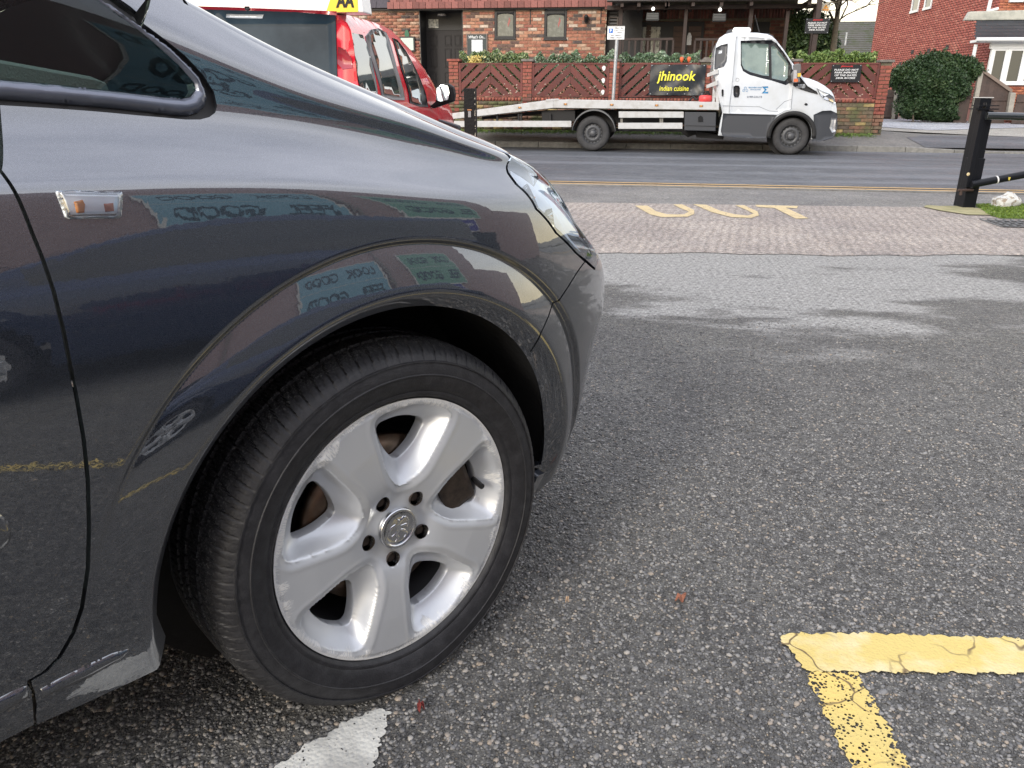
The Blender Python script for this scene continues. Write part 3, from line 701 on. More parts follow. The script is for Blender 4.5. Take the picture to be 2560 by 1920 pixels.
def rim_material():
    m=mat('silver_wheel_lacquer',(.50,.52,.56),.42,.45,coat=.4);n=m.node_tree.nodes;l=m.node_tree.links.new;b=n['Principled BSDF'];b.inputs['Coat Roughness'].default_value=.12
    tc=n.new('ShaderNodeTexCoord');sx=n.new('ShaderNodeSeparateXYZ');l(tc.outputs['Object'],sx.inputs[0])
    def M(op,a,b_=None,v=None,clamp=False):
        q=n.new('ShaderNodeMath');q.operation=op;q.use_clamp=clamp
        for i,t in enumerate((a,b_)):
            if t is None: continue
            if isinstance(t,(int,float)): q.inputs[i].default_value=t
            else: l(t,q.inputs[i])
        return q.outputs[0]
    X,Z=sx.outputs[0],sx.outputs[2]
    r=M('SQRT',M('ADD',M('MULTIPLY',X,X),M('MULTIPLY',Z,Z)));an=M('ARCTAN2',Z,X)
    cb=n.new('ShaderNodeCombineXYZ');l(M('MULTIPLY',an,.22),cb.inputs[0]);l(r,cb.inputs[1])
    def N(sc,det,vec,stretch=(1,1,1)):
        mp=n.new('ShaderNodeMapping');mp.inputs['Scale'].default_value=stretch;l(vec,mp.inputs[0]);t=n.new('ShaderNodeTexNoise');t.inputs['Scale'].default_value=sc;t.inputs['Detail'].default_value=det;t.inputs['Roughness'].default_value=.65;l(mp.outputs[0],t.inputs['Vector']);return t.outputs['Fac']
    big=N(14,2,cb.outputs[0]);fine=N(60,6,cb.outputs[0],(9,1.6,1));jag=N(220,3,cb.outputs[0],(2.4,.55,1))
    # scuffing bites in from the outer edge by a varying amount
    reach=M('MULTIPLY',M('SUBTRACT',big,.45,clamp=True),.12)
    lim=M('SUBTRACT',M('SUBTRACT',.2235,reach),M('MULTIPLY',M('SUBTRACT',jag,.35),.034))
    k=M('MULTIPLY',M('SUBTRACT',r,lim),260,clamp=True)
    k=M('MULTIPLY',k,M('GREATER_THAN',fine,.47))
    edge=M('MULTIPLY',M('GREATER_THAN',r,.2205),M('GREATER_THAN',N(45,4,cb.outputs[0]),.43))
    k=M('MAXIMUM',k,edge)
    # brake dust / rust in the recesses
    dn=N(30,6,tc.outputs['Object']);dk=M('MULTIPLY',M('SUBTRACT',dn,.60,clamp=True),2.2,clamp=True)
    dpt=M('MULTIPLY',M('GREATER_THAN',sx.outputs[1],.030),dk)
    m1=n.new('ShaderNodeMix');m1.data_type='RGBA';m1.inputs['A'].default_value=(.55,.57,.60,1);m1.inputs['B'].default_value=(.14,.10,.08,1);l(dpt,m1.inputs['Factor'])
    m2=n.new('ShaderNodeMix');m2.data_type='RGBA';m2.inputs['B'].default_value=(.70,.70,.69,1);l(k,m2.inputs['Factor']);l(m1.outputs['Result'],m2.inputs['A']);l(m2.outputs['Result'],b.inputs['Base Color'])
    l(M('ADD',.40,M('MULTIPLY',k,.25)),b.inputs['Roughness']);l(M('SUBTRACT',.46,M('MULTIPLY',k,.3)),b.inputs['Metallic']);l(M('SUBTRACT',.5,M('MULTIPLY',k,.5)),b.inputs['Coat Weight'])
    bp=n.new('ShaderNodeBump');bp.inputs['Strength'].default_value=.5;bp.inputs['Distance'].default_value=.0015;l(M('MULTIPLY',k,fine),bp.inputs['Height']);l(bp.outputs[0],b.inputs['Normal'])
    return m
RIMM=rim_material()
RT_=.3145
def tyre_profile():
    return [(.2165,.020),(.2245,.004),(.2295,-.0045),(.2330,-.0060),(.2365,-.0052),(.2385,-.0068),(.2460,-.0105),(.2560,-.0132),(.2625,-.0140),(.2635,-.0152),(.2650,-.0152),(.2662,-.0140),(.2740,-.0135),(.2800,-.0120),(.2838,-.0112),(.2842,-.0128),(.2862,-.0124),(.2870,-.0098),(.2930,-.0062),(.2985,-.0010),(.3030,.0050),(.3070,.0120),(.3098,.0200),(.3118,.0290),(.3128,.0370),
      (.3132,.0430),(.3060,.0445),(.3060,.0500),(.3138,.0515),(.3143,.065),(.3145,.080),(.3070,.0815),(.3070,.0895),(.3146,.091),(.3146,.110),(.3070,.1115),(.3070,.1195),(.3144,.121),(.314,.150),(.306,.1515),(.306,.157),(.3128,.1585),(.3110,.175),(.3050,.188),(.295,.198),(.275,.206),(.25,.205),(.225,.195),(.2165,.180)]
def make_tyre(parent,fine=True):
    pr=tyre_profile();k=len(pr);n=1296 if fine else 96
    a=np.arange(n)*2*math.pi/n;r=np.array([p[0] for p in pr]);h=np.array([p[1] for p in pr])
    Rr=np.tile(r,(n,1));Hh=np.tile(h,(n,1))
    if fine:
        per=2*math.pi/81
        for j in range(k):
            if 18<=j<=24 or 25<=j<=25 or 28<=j<=30 or 33<=j<=34 or 37<=j<=38:
                ph=(a+ .035*(h[j]-.02)/.03*.9)%per/per
                w=.085 if j<25 else .12
                main=(np.abs(ph-.5)<w*.5)
                sip=(np.abs(ph-.98)<.035)
                dep=np.where(main,.0045,0)+np.where(sip,.0022,0)
                fade={18:.35,19:.7,20:1}.get(j,1)
                Rr[:,j]-=dep*fade
        # moulded sidewall bars near the shoulder
        for j in (15,16): Hh[:,j]-=np.where((np.floor(a/per*2)%2)==0,.0006,0)
        # contact patch: flatten where it meets the ground
    X=Rr*np.cos(a)[:,None];Z=Rr*np.sin(a)[:,None]
    gz=-ZH+.0005;q=Z<gz+.012;sq=np.where(Z<gz,gz-Z,0);Z=np.maximum(Z,gz);Hh=np.where((Z<-.2)&(Hh<.02),Hh-.006*np.exp(-((Z+.285)/.03)**2)*np.exp(-(X/.10)**2),Hh)
    V=np.stack([X,Hh,Z],-1).reshape(-1,3);idx=np.arange(n*k).reshape(n,k);nx=np.roll(idx,-1,0)
    F=np.stack([idx[:,:-1],idx[:,1:],nx[:,1:],nx[:,:-1]],-1).reshape(-1,4)
    me=meshnp('tyre',V,F,smooth=True);bm=bmesh.new();bm.from_mesh(me);bmesh.ops.recalc_face_normals(bm,faces=bm.faces);bm.to_mesh(me);bm.free();me.set_sharp_from_angle(angle=R(38))
    return obj('tyre',me,parent,TYRE)
def tyre_material():
    m=mat('worn_tyre_rubber',(.016,.016,.019),.55,spec=.5);n=m.node_tree.nodes;l=m.node_tree.links.new;b=n['Principled BSDF']
    tc=n.new('ShaderNodeTexCoord');t=n.new('ShaderNodeTexNoise');t.inputs['Scale'].default_value=55;t.inputs['Detail'].default_value=8;t.inputs['Roughness'].default_value=.7;l(tc.outputs['Object'],t.inputs['Vector'])
    r=n.new('ShaderNodeValToRGB');r.color_ramp.elements[0].position=.42;r.color_ramp.elements[0].color=(.012,.012,.0145,1);r.color_ramp.elements[1].position=.78;r.color_ramp.elements[1].color=(.034,.034,.038,1);l(t.outputs['Fac'],r.inputs[0]);
    # grit and wear on the tread blocks
    sx=n.new('ShaderNodeSeparateXYZ');l(tc.outputs['Object'],sx.inputs[0]);g=n.new('ShaderNodeMath');g.operation='MULTIPLY_ADD';g.use_clamp=True;l(sx.outputs[1],g.inputs[0]);g.inputs[1].default_value=60;g.inputs[2].default_value=-.35
    t2=n.new('ShaderNodeTexNoise');t2.inputs['Scale'].default_value=330;t2.inputs['Detail'].default_value=4;l(tc.outputs['Object'],t2.inputs['Vector'])
    r2=n.new('ShaderNodeValToRGB');r2.color_ramp.elements[0].position=.52;r2.color_ramp.elements[1].position=.70;l(t2.outputs['Fac'],r2.inputs[0])
    mu=n.new('ShaderNodeMath');mu.operation='MULTIPLY';l(g.outputs[0],mu.inputs[0]);l(r2.outputs[0],mu.inputs[1])
    mx=n.new('ShaderNodeMix');mx.data_type='RGBA';mx.inputs['B'].default_value=(.13,.13,.125,1);l(mu.outputs[0],mx.inputs['Factor']);l(r.outputs[0],mx.inputs['A']);l(mx.outputs['Result'],b.inputs['Base Color'])
    bp=n.new('ShaderNodeBump');bp.inputs['Strength'].default_value=.5;bp.inputs['Distance'].default_value=.0012;l(t2.outputs['Fac'],bp.inputs['Height']);l(bp.outputs[0],b.inputs['Normal']);return m
TYRE=tyre_material()
RUST=mat('rusty_iron',(.085,.065,.052),.5,.6,noise=(60,.35,.7),col2=(.035,.028,.025))
BRAKE=mat('brake_disc_iron',(.16,.12,.09),.32,.85,noise=(25,.35,.7),col2=(.10,.05,.025))
def make_wheel(parent,y,fine=True,x=0):
    w=obj('wheel',None,parent,loc=(x,y,ZH))
    make_tyre(w,fine);rim,bolts=make_rim(w)
    MB().lathe([(.2165,.005),(.212,.03),(.195,.06),(.19,.19)],72).build('rim_barrel',mat('dull_wheel_inside',(.10,.10,.105),.45,.7),w)
    MB().lathe([(.07,.085),(.072,.065),(.145,.065),(.145,.088),(.07,.088)],64).build('brake_disc',BRAKE,w)
    MB().lathe([(.0,.05),(.075,.052),(.085,.075)],32).build('hub',RUST,w)
    MB().prism(rotp([(.10,-.07),(.168,-.075),(.172,.075),(.10,.07)],R(20)),.03,.10).build('brake_caliper',RUST,w,bevel=.01)
    for bx,bz in bolts:
        b=MB().lathe([(.0095,.0335),(.0095,.026),(.008,.024),(.0,.024)],6,c=(bx,0,bz),smooth=False);b.lathe([(.0128,.016),(.0128,.038),(.0,.038)],24,c=(bx,0,bz));b.build('wheel_bolt',RUST,w)
    cy=-float(rim_height(np.array([.001]),np.array([.001]))[0])
    cap=MB().lathe([(.0355,cy+.004),(.0355,cy-.001),(.0345,cy-.0035),(.031,cy-.0045),(.0292,cy-.0035),(.0285,cy-.002),(.02,cy-.0028),(.0,cy-.0032)],56).build('centre_cap',CHROME2,w)
    # embossed creature with a flag, wing raised, inside the ring
    st=MB()
    def stroke(pts,wd):
        p=smoothline([(a*.024,b*.024) for a,b in pts],6);L_=[];
        for i,q in enumerate(p):
            a=np.array(p[max(i-1,0)]);b=np.array(p[min(i+1,len(p)-1)]);t=(b-a)/max(np.linalg.norm(b-a),1e-9);nn=np.array([-t[1],t[0]]);k=wd*.024*math.sin(math.pi*(.12+.8*i/(len(p)-1)));L_.append((np.array(q)+nn*k,np.array(q)-nn*k))
        m_=len(L_);vs=[(a[0],cy-.0030,a[1]) for a,b in L_]+[(b[0],cy-.0030,b[1]) for a,b in L_]+[((a[0]+b[0])/2,cy-.0052,(a[1]+b[1])/2) for a,b in L_]
        fs=[(i,i+1,2*m_+i+1,2*m_+i) for i in range(m_-1)]+[(m_+i,2*m_+i,2*m_+i+1,m_+i+1) for i in range(m_-1)]
        st.add(vs,fs,True)
    stroke([(.62,.70),(.30,.62),(.05,.35),(.0,.0),(-.25,-.30),(-.62,-.38)],.20);stroke([(-.62,-.38),(-.80,-.10),(-.62,.25),(-.30,.45)],.11)
    stroke([(.05,.2),(.35,.12),(.60,.20)],.10);stroke([(.0,-.05),(.35,-.28),(.62,-.62),(.35,-.80)],.14);stroke([(-.2,-.3),(-.1,-.65),(-.35,-.85)],.12);stroke([(.62,.70),(.80,.35),(.66,-.15)],.08);stroke([(-.1,.75),(.15,.55),(.40,.85)],.10)
    st.build('emblem',CHROME,w)
    a=gaps[0]
    va=MB();px_,pz_=RR*.80*math.cos(a-.02),RR*.80*math.sin(a-.02);va.tube([(px_*1.03,.040,pz_*1.03),(px_,.020,pz_),(px_*.985,.006,pz_*.985)],[.0045,.0055,.0052],12);va.build('valve',RUBBER,w)
    return w
CHROME2=mat('brushed_chrome',(.55,.56,.58),.18,.95)
wheel=make_wheel(car,0.0)
wheel.rotation_euler=(R(-1.2),0,0)
def wheel_copy(parent,x,y,flip=False):
    w=wheel.copy();COL.objects.link(w);w.parent=parent;w.location=(x,y,ZH);w.rotation_euler=(0,0,math.pi if flip else 0)
    for ch in CH_OF(wheel):
        c=ch.copy();COL.objects.link(c);c.parent=w
    return w
wheel_copy(car,-2.7,0);wheel_copy(car,0,-2*VM,True);wheel_copy(car,-2.7,-2*VM,True)
# ================================================================== GROUND
def nn(m): return m.node_tree.nodes,m.node_tree.links.new
def asphalt(name,dark,light,scale,crack=0,patch=None,bump=.5,wet=.5,ridge=None,dist=.004,thr=(.25,.62)):
    m=bpy.data.materials.new(name);m.use_nodes=True;n,l=nn(m);b=n['Principled BSDF'];tc=n.new('ShaderNodeTexCoord')
    def noise(sc,d=5,r=.6,vec=None):
        t=n.new('ShaderNodeTexNoise');t.inputs['Scale'].default_value=sc;t.inputs['Detail'].default_value=d;t.inputs['Roughness'].default_value=r;l(vec or tc.outputs['Object'],t.inputs['Vector']);return t.outputs['Fac']
    def ramp(f,a,b_,ca=(0,0,0,1),cb=(1,1,1,1)):
        r=n.new('ShaderNodeValToRGB');r.color_ramp.elements[0].position=a;r.color_ramp.elements[1].position=b_;r.color_ramp.elements[0].color=ca;r.color_ramp.elements[1].color=cb;l(f,r.inputs[0]);return r.outputs[0]
    def mix(f,a,b_,mode='MIX'):
        q=n.new('ShaderNodeMix');q.data_type='RGBA';q.blend_type=mode
        for s,t in (('Factor',f),('A',a),('B',b_)):
            if isinstance(t,(int,float)):q.inputs[s].default_value=t
            elif isinstance(t,tuple):q.inputs[s].default_value=(*t[:3],1)
            else:l(t,q.inputs[s])
        return q.outputs['Result']
    # distorted cells = stones in binder
    ds=n.new('ShaderNodeTexNoise');ds.inputs['Scale'].default_value=scale*.8;ds.inputs['Detail'].default_value=2;l(tc.outputs['Object'],ds.inputs['Vector'])
    va=n.new('ShaderNodeVectorMath');va.operation='MULTIPLY_ADD';va.inputs[1].default_value=(1.1/scale,)*3;l(ds.outputs['Color'],va.inputs[0]);l(tc.outputs['Object'],va.inputs[2])
    v=n.new('ShaderNodeTexVoronoi');v.inputs['Scale'].default_value=scale;v.inputs['Randomness'].default_value=1;l(va.outputs[0],v.inputs['Vector'])
    v2=n.new('ShaderNodeTexVoronoi');v2.inputs['Scale'].default_value=scale*2.3;l(va.outputs[0],v2.inputs['Vector'])
    sep=n.new('ShaderNodeSeparateColor');l(v.outputs['Color'],sep.inputs[0])
    stone=ramp(v.outputs['Distance'],.28,.52,(1,1,1,1),(0,0,0,1))
    pick=ramp(sep.outputs[0],*thr)
    sm=n.new('ShaderNodeMath');sm.operation='MULTIPLY';l(stone,sm.inputs[0]);l(pick,sm.inputs[1])
    scol=mix(sep.outputs[1],light,tuple(x*.45 for x in light));scol=mix(ramp(sep.outputs[2],.82,.9),scol,(light[0]*1.5,light[1]*1.25,light[2]*.95))
    base=mix(noise(scale*3,3),dark,tuple(x*1.8 for x in dark))
    fine=ramp(v2.outputs['Distance'],.15,.45,(1,1,1,1),(0,0,0,1));base=mix(fine,base,tuple(x*2.6 for x in dark))
    c=mix(sm.outputs[0],base,scol)
    blot=noise(.9,4);c=mix(ramp(blot,.35,.7,(.78,.78,.78,1),(1.18,1.18,1.18,1)),(0,0,0),c,'MIX') if False else mix(1.0,c,ramp(blot,.32,.7,(.80,.80,.82,1),(1.15,1.15,1.13,1)),'MULTIPLY')
    blot2=noise(6,5);c=mix(1.0,c,ramp(blot2,.3,.7,(.85,.85,.86,1),(1.12,1.12,1.1,1)),'MULTIPLY')
    g1=noise(36,3,.75);c=mix(1.0,c,ramp(g1,.36,.64,(.66,.66,.66,1),(1.42,1.41,1.39,1)),'MULTIPLY');g2=noise(85,2,.7)
    if patch: c=patch(n,l,tc,c,mix,noise,ramp)
    c=mix(1.0,c,ramp(g2,.36,.62,(.72,.72,.72,1),(1.30,1.30,1.29,1)),'MULTIPLY')
    l(c,b.inputs['Base Color'])
    wr=ramp(noise(2.2,4),.35,.65,(wet,wet,wet,1),(min(wet+.3,1),)*3+(1,));l(wr,b.inputs['Roughness'])
    h=n.new('ShaderNodeMath');h.operation='MULTIPLY_ADD';l(sm.outputs[0],h.inputs[0]);h.inputs[1].default_value=1;l(fine,h.inputs[2])
    hh=h.outputs[0]
    if ridge: 
        w=n.new('ShaderNodeTexWave');w.inputs['Scale'].default_value=ridge[0];w.inputs['Distortion'].default_value=ridge[1];w.inputs['Detail'].default_value=3;mp=n.new('ShaderNodeMapping');mp.inputs['Rotation'].default_value=(0,0,R(ridge[2]));l(tc.outputs['Object'],mp.inputs[0]);l(mp.outputs[0],w.inputs['Vector'])
        a=n.new('ShaderNodeMath');a.operation='MULTIPLY_ADD';l(w.outputs['Fac'],a.inputs[0]);a.inputs[1].default_value=ridge[3];l(hh,a.inputs[2]);hh=a.outputs[0]
        c2=mix(ramp(w.outputs['Fac'],.1,.55,(.80,.80,.8,1),(1.08,1.08,1.08,1)),(0,0,0),(1,1,1)) if False else None
        cc=mix(1.0,c,ramp(w.outputs['Fac'],.0,.6,(.84,.83,.83,1),(1.04,1.04,1.04,1)),'MULTIPLY');l(cc,b.inputs['Base Color'])
    bp=n.new('ShaderNodeBump');bp.inputs['Strength'].default_value=bump;bp.inputs['Distance'].default_value=dist;l(hh,bp.inputs['Height']);l(bp.outputs[0],b.inputs['Normal'])
    MATS[name]=m;return m
def carpark_patch(n,l,tc,c,mix,noise,ramp):
    # pale, dried-out worn area across the far half of the yard
    s=n.new('ShaderNodeSeparateXYZ');l(tc.outputs['Object'],s.inputs[0])
    mp=n.new('ShaderNodeMapping');mp.inputs['Scale'].default_value=(.55,1.25,1);mp.inputs['Rotation'].default_value=(0,0,R(-14));l(tc.outputs['Object'],mp.inputs[0])
    t=n.new('ShaderNodeTexNoise');t.inputs['Scale'].default_value=1.5;t.inputs['Detail'].default_value=7;t.inputs['Roughness'].default_value=.62;l(mp.outputs[0],t.inputs['Vector'])
    y=n.new('ShaderNodeMapRange');y.inputs['From Min'].default_value=3.0;y.inputs['From Max'].default_value=4.9;l(s.outputs[1],y.inputs[0])
    x=n.new('ShaderNodeMapRange');x.inputs['From Min'].default_value=2.9;x.inputs['From Max'].default_value=.9;x.inputs['To Min'].default_value=.0;l(s.outputs[0],x.inputs[0])
    m1=n.new('ShaderNodeMath');m1.operation='MULTIPLY_ADD';l(y.outputs[0],m1.inputs[0]);m1.inputs[1].default_value=.24;l(t.outputs['Fac'],m1.inputs[2])
    m2=n.new('ShaderNodeMath');m2.operation='MULTIPLY_ADD';l(x.outputs[0],m2.inputs[0]);m2.inputs[1].default_value=.20;l(m1.outputs[0],m2.inputs[2])
    f=ramp(m2.outputs[0],.74,.82)
    # worn film: lifts binder and stones alike
    yy=n.new('ShaderNodeMapRange');yy.inputs['From Min'].default_value=2.6;yy.inputs['From Max'].default_value=3.5;l(s.outputs[1],yy.inputs[0]);f=mix(yy.outputs[0],(0,0,0),f)
    pale=mix(ramp(noise(42,4,.8),.36,.64),(.64,.63,.61),(.20,.197,.19))
    f2=mix(.78,(0,0,0),f)
    c=mix(f2,c,pale)
    # faint paler tyre scuffs in the foreground
    t2=noise(1.3,5);f3=mix(.08,(0,0,0),ramp(t2,.52,.66));return mix(f3,c,(.30,.30,.30))
ASPH=asphalt('car_park_asphalt',(.072,.071,.069),(.38,.37,.35),165,bump=.95,wet=.62,patch=carpark_patch,dist=.005,thr=(.12,.50))
CONC=asphalt('pinkish_brushed_concrete',(.195,.172,.158),(.44,.405,.375),120,bump=.6,wet=.66,ridge=(4.6,5.0,9,1.2),thr=(.35,.8))
FOOT=asphalt('footway_asphalt',(.10,.098,.096),(.30,.295,.285),150,bump=.5,wet=.6)
def road_patch(n,l,tc,c,mix,noise,ramp):
    mp=n.new('ShaderNodeMapping');mp.inputs['Scale'].default_value=(.10,1.1,1);l(tc.outputs['Object'],mp.inputs[0])
    t=n.new('ShaderNodeTexNoise');t.inputs['Scale'].default_value=1.1;t.inputs['Detail'].default_value=5;l(mp.outputs[0],t.inputs['Vector']);f=ramp(t.outputs['Fac'],.50,.64);return mix(mix(.55,(0,0,0),f),c,(.16,.17,.19))
ROAD=asphalt('road_asphalt',(.040,.044,.052),(.125,.13,.14),120,bump=.3,wet=.45,patch=road_patch)
PAVE=asphalt('pavement_asphalt',(.085,.083,.080),(.22,.215,.21),110,bump=.3,wet=.6)
def sheet(name,pts,z,material,kind='structure',thick=0):
    n=len(pts);V=[(p[0],p[1],p[2] if len(p)>2 else z) for p in pts]
    me=bpy.data.meshes.new(name);me.from_pydata(V,[],[tuple(range(n))]);me.update()
    if me.polygons[0].normal.z<0: me.flip_normals()
    return tag(obj(name,me,None,material),kind=kind)
sheet('ground',[(-300,-300),(300,-300),(300,300),(-300,300)],-.012,PAVE)
_rg=random.Random(8);_near=[(-40,-.0),(-6,4.3)]
for _a,_b in (((-6,4.3),(-.16,5.11)),((-.16,5.11),(2.65,5.50)),((2.65,5.50),(5.9,5.95)),((5.9,5.95),(12,6.8))):
    _n=int((_b[0]-_a[0])/.035)
    for _i in range(1,_n+1):
        _t=_i/_n;_x=_a[0]+(_b[0]-_a[0])*_t;_near.append((_x,_a[1]+(_b[1]-_a[1])*_t+.030*math.sin(_x*3.1)+.018*math.sin(_x*11+2)+_rg.uniform(-.012,.012)))
sheet('car_park',[(-40,-30),(40,-30),(40,11.2),(12,7.4),(5.9,6.25),(2.65,5.80),(-.16,5.41),(-6,4.6),(-40,0.3)],0,ASPH)
sheet('concrete_crossover',_near+[(40,10.8),(40,11.5),(6.5,8.27),(2.07,7.93),(-.46,7.74),(-6,7.35),(-40,5)],.004,CONC)
sheet('footway',[(-40,5),(-6,7.35),(-.46,7.74),(2.07,7.93),(6.5,8.27),(40,11.5),(40,11.6),(40,9.45),(-40,9.45)],-.004,FOOT)
sheet('road',[(-60,9.45),(60,9.45),(60,16.85),(-60,16.85)],-.006,ROAD)
# pavement opposite: a raised slab with kerb stones; it drops at the driveway on the right
PV=[(-60,16.98,.10),(5.3,16.98,.10),(6.9,16.98,.03),(60,16.98,.03),(60,18.6,.16),(60,60,.75),(-60,60,.75),(-60,18.4,.24)]
def pz(x,y):
    k=min(max((x-5.3)/1.6,0),1);z0=.10*(1-k)+.03*k;z1=.27*(1-k)+.20*k
    if y<18.4: return z0+(z1-z0)*(y-16.98)/1.42
    return z1+(y-18.4)*.012
gx=[-60,-20,-8,-4,0,3,5.3,5.7,6.1,6.5,6.9,8,10,14,20,60];gy=[16.98,17.5,18.4,20,22,26,30,40,60]
V=np.array([(x,y,pz(x,y)) for y in gy for x in gx]);F=[(j*len(gx)+i,j*len(gx)+i+1,(j+1)*len(gx)+i+1,(j+1)*len(gx)+i) for j in range(len(gy)-1) for i in range(len(gx)-1)]
tag(obj('pavement',meshnp('pavement',V,F),None,PAVE),kind='structure')
KERB=mat('kerb_concrete',(.24,.235,.22),.85,noise=(12,.3,.7),col2=(.13,.128,.12),bump=(90,.4),obvar=.12)
kerb=tag(obj('kerb',None),kind='structure')
i=0;x=-9.15
while x<14:
    a=min(max((x+.45-5.3)/1.6,0),1);h=.105*(1-a)+.030*a
    a2=min(max((x+.91-5.3)/1.6,0),1);h2=.105*(1-a2)+.030*a2;a1=min(max((x-5.3)/1.6,0),1);h1=.105*(1-a1)+.03*a1
    vs=[(x,16.84,-.05),(x+.905,16.84,-.05),(x+.905,16.985,-.05),(x,16.985,-.05),(x,16.85,h1),(x+.905,16.85,h2),(x+.905,16.985,h2+.004),(x,16.985,h1+.004)]
    MB().add(vs,[(0,1,5,4),(1,2,6,5),(2,3,7,6),(3,0,4,7),(4,5,6,7)]).build('kerb_stone',KERB,kerb,bevel=.008);x+=.915
x=-9.15
while x<12:  # flush dropped kerb along the near side
    box('kerb_stone',KERB,kerb,x,x+.905,9.36,9.45,-.05,.008);x+=.915
# driveway asphalt band beyond
# ---- paint on the ground
def painted(name,polys,z,col,wear,label=None,seed=0,worn=(.60,.59,.55),rough=.75):
    m=bpy.data.materials.new(name+'_paint');m.use_nodes=True;n,l=nn(m);n.clear();o=n.new('ShaderNodeOutputMaterial');b=n.new('ShaderNodeBsdfPrincipled');t=n.new('ShaderNodeBsdfTransparent');mx=n.new('ShaderNodeMixShader')
    tc=n.new('ShaderNodeTexCoord')
    def N(sc,d=5,r=.6):
        q=n.new('ShaderNodeTexNoise');q.inputs['Scale'].default_value=sc;q.inputs['Detail'].default_value=d;q.inputs['Roughness'].default_value=r;mp=n.new('ShaderNodeMapping');mp.inputs['Location'].default_value=(seed,seed*2,0);l(tc.outputs['Object'],mp.inputs[0]);l(mp.outputs[0],q.inputs['Vector']);return q.outputs['Fac']
    def Rm(f,a,c_,x=(0,0,0,1),y=(1,1,1,1)):
        r=n.new('ShaderNodeValToRGB');r.color_ramp.elements[0].position=a;r.color_ramp.elements[1].position=c_;r.color_ramp.elements[0].color=x;r.color_ramp.elements[1].color=y;l(f,r.inputs[0]);return r.outputs[0]
    c1=n.new('ShaderNodeMix');c1.data_type='RGBA';c1.inputs['A'].default_value=(*col,1);c1.inputs['B'].default_value=(*worn,1);l(Rm(N(9,4),.44,.62),c1.inputs['Factor'])
    # cracks
    ds=n.new('ShaderNodeTexNoise');ds.inputs['Scale'].default_value=14;l(tc.outputs['Object'],ds.inputs['Vector']);va=n.new('ShaderNodeVectorMath');va.operation='MULTIPLY_ADD';va.inputs[1].default_value=(.06,)*3;l(ds.outputs['Color'],va.inputs[0]);l(tc.outputs['Object'],va.inputs[2])
    v=n.new('ShaderNodeTexVoronoi');v.feature='DISTANCE_TO_EDGE';v.inputs['Scale'].default_value=8;l(va.outputs[0],v.inputs['Vector']);ck=Rm(v.outputs['Distance'],.006,.018,(1,1,1,1),(0,0,0,1))
    ckn=n.new('ShaderNodeMath');ckn.operation='MULTIPLY';l(ck,ckn.inputs[0]);l(Rm(N(5,2),.43,.52),ckn.inputs[1])
    c2=n.new('ShaderNodeMix');c2.data_type='RGBA';c2.inputs['B'].default_value=(col[0]*.25,col[1]*.22,col[2]*.3,1);l(ckn.outputs[0],c2.inputs['Factor']);l(c1.outputs['Result'],c2.inputs['A'])
    sp=Rm(N(260,3),.66,.74);c3=n.new('ShaderNodeMix');c3.data_type='RGBA';c3.inputs['B'].default_value=(col[0]*.4,col[1]*.35,col[2]*.6,1);l(sp,c3.inputs['Factor']);l(c2.outputs['Result'],c3.inputs['A']);l(c3.outputs['Result'],b.inputs['Base Color']);b.inputs['Roughness'].default_value=rough
    vt=n.new('ShaderNodeTexVoronoi');vt.inputs['Scale'].default_value=150;l(tc.outputs['Object'],vt.inputs['Vector'])
    hb=n.new('ShaderNodeMath');hb.operation='ADD';l(N(60,5),hb.inputs[0]);l(ckn.outputs[0],hb.inputs[1]);hc=n.new('ShaderNodeMath');hc.operation='MULTIPLY_ADD';hc.inputs[1].default_value=.9;l(vt.outputs['Distance'],hc.inputs[0]);l(hb.outputs[0],hc.inputs[2])
    bp=n.new('ShaderNodeBump');bp.inputs['Strength'].default_value=.5;bp.inputs['Distance'].default_value=.003;bp.invert=True;l(hc.outputs[0],bp.inputs['Height']);l(bp.outputs[0],b.inputs['Normal'])
    # holes where the paint has gone: stones show through
    at=n.new('ShaderNodeAttribute');at.attribute_name='wear'
    hv=n.new('ShaderNodeMath');hv.operation='MULTIPLY_ADD';l(vt.outputs['Distance'],hv.inputs[0]);hv.inputs[1].default_value=-.55;l(N(30,6,.75),hv.inputs[2])
    hw=n.new('ShaderNodeMath');hw.operation='MULTIPLY_ADD';l(at.outputs['Fac'],hw.inputs[0]);hw.inputs[1].default_value=.30;l(hv.outputs[0],hw.inputs[2])
    hole=Rm(hw.outputs[0],.52,.54);l(hole,mx.inputs[0]);l(b.outputs[0],mx.inputs[1]);l(t.outputs[0],mx.inputs[2]);l(mx.outputs[0],o.inputs[0])
    out=[]
    V=[];F=[];A=[]
    for poly in polys:
        p=[q[:2] for q in poly];d=densify(p,.006 if max(abs(q[1]) for q in p)<3 else .08);rr=random.Random(seed+3)
        xs=[q[0] for q in p];ys=[q[1] for q in p]
        near=max(abs(q[1]) for q in p)<3
        if near:
            dd=[];ph=[rr.uniform(0,6.28) for _ in range(8)]
            for k_,q in enumerate(d):
                a=k_*.006;j=.0022*math.sin(a*260+ph[0])+.0016*math.sin(a*610+ph[1])+.0024*math.sin(a*95+ph[2])+rr.uniform(-.0012,.0012)
                e=np.array(d[(k_+1)%len(d)])-np.array(d[k_-1]);e=e/max(np.linalg.norm(e),1e-9);dd.append((q[0]-e[1]*j,q[1]+e[0]*j))
            d=dd
        st=.012 if near else .25
        vv,ff,_,_=cdt(d,st);b0=len(V);B=np.array(d)
        for q in vv:
            V.append((q[0],q[1],z));dist=float(np.sqrt(((B-q)**2).sum(1).min()));A.append(wear(q,dist))
        F+=[tuple(b0+int(i_) for i_ in f) for f in ff]
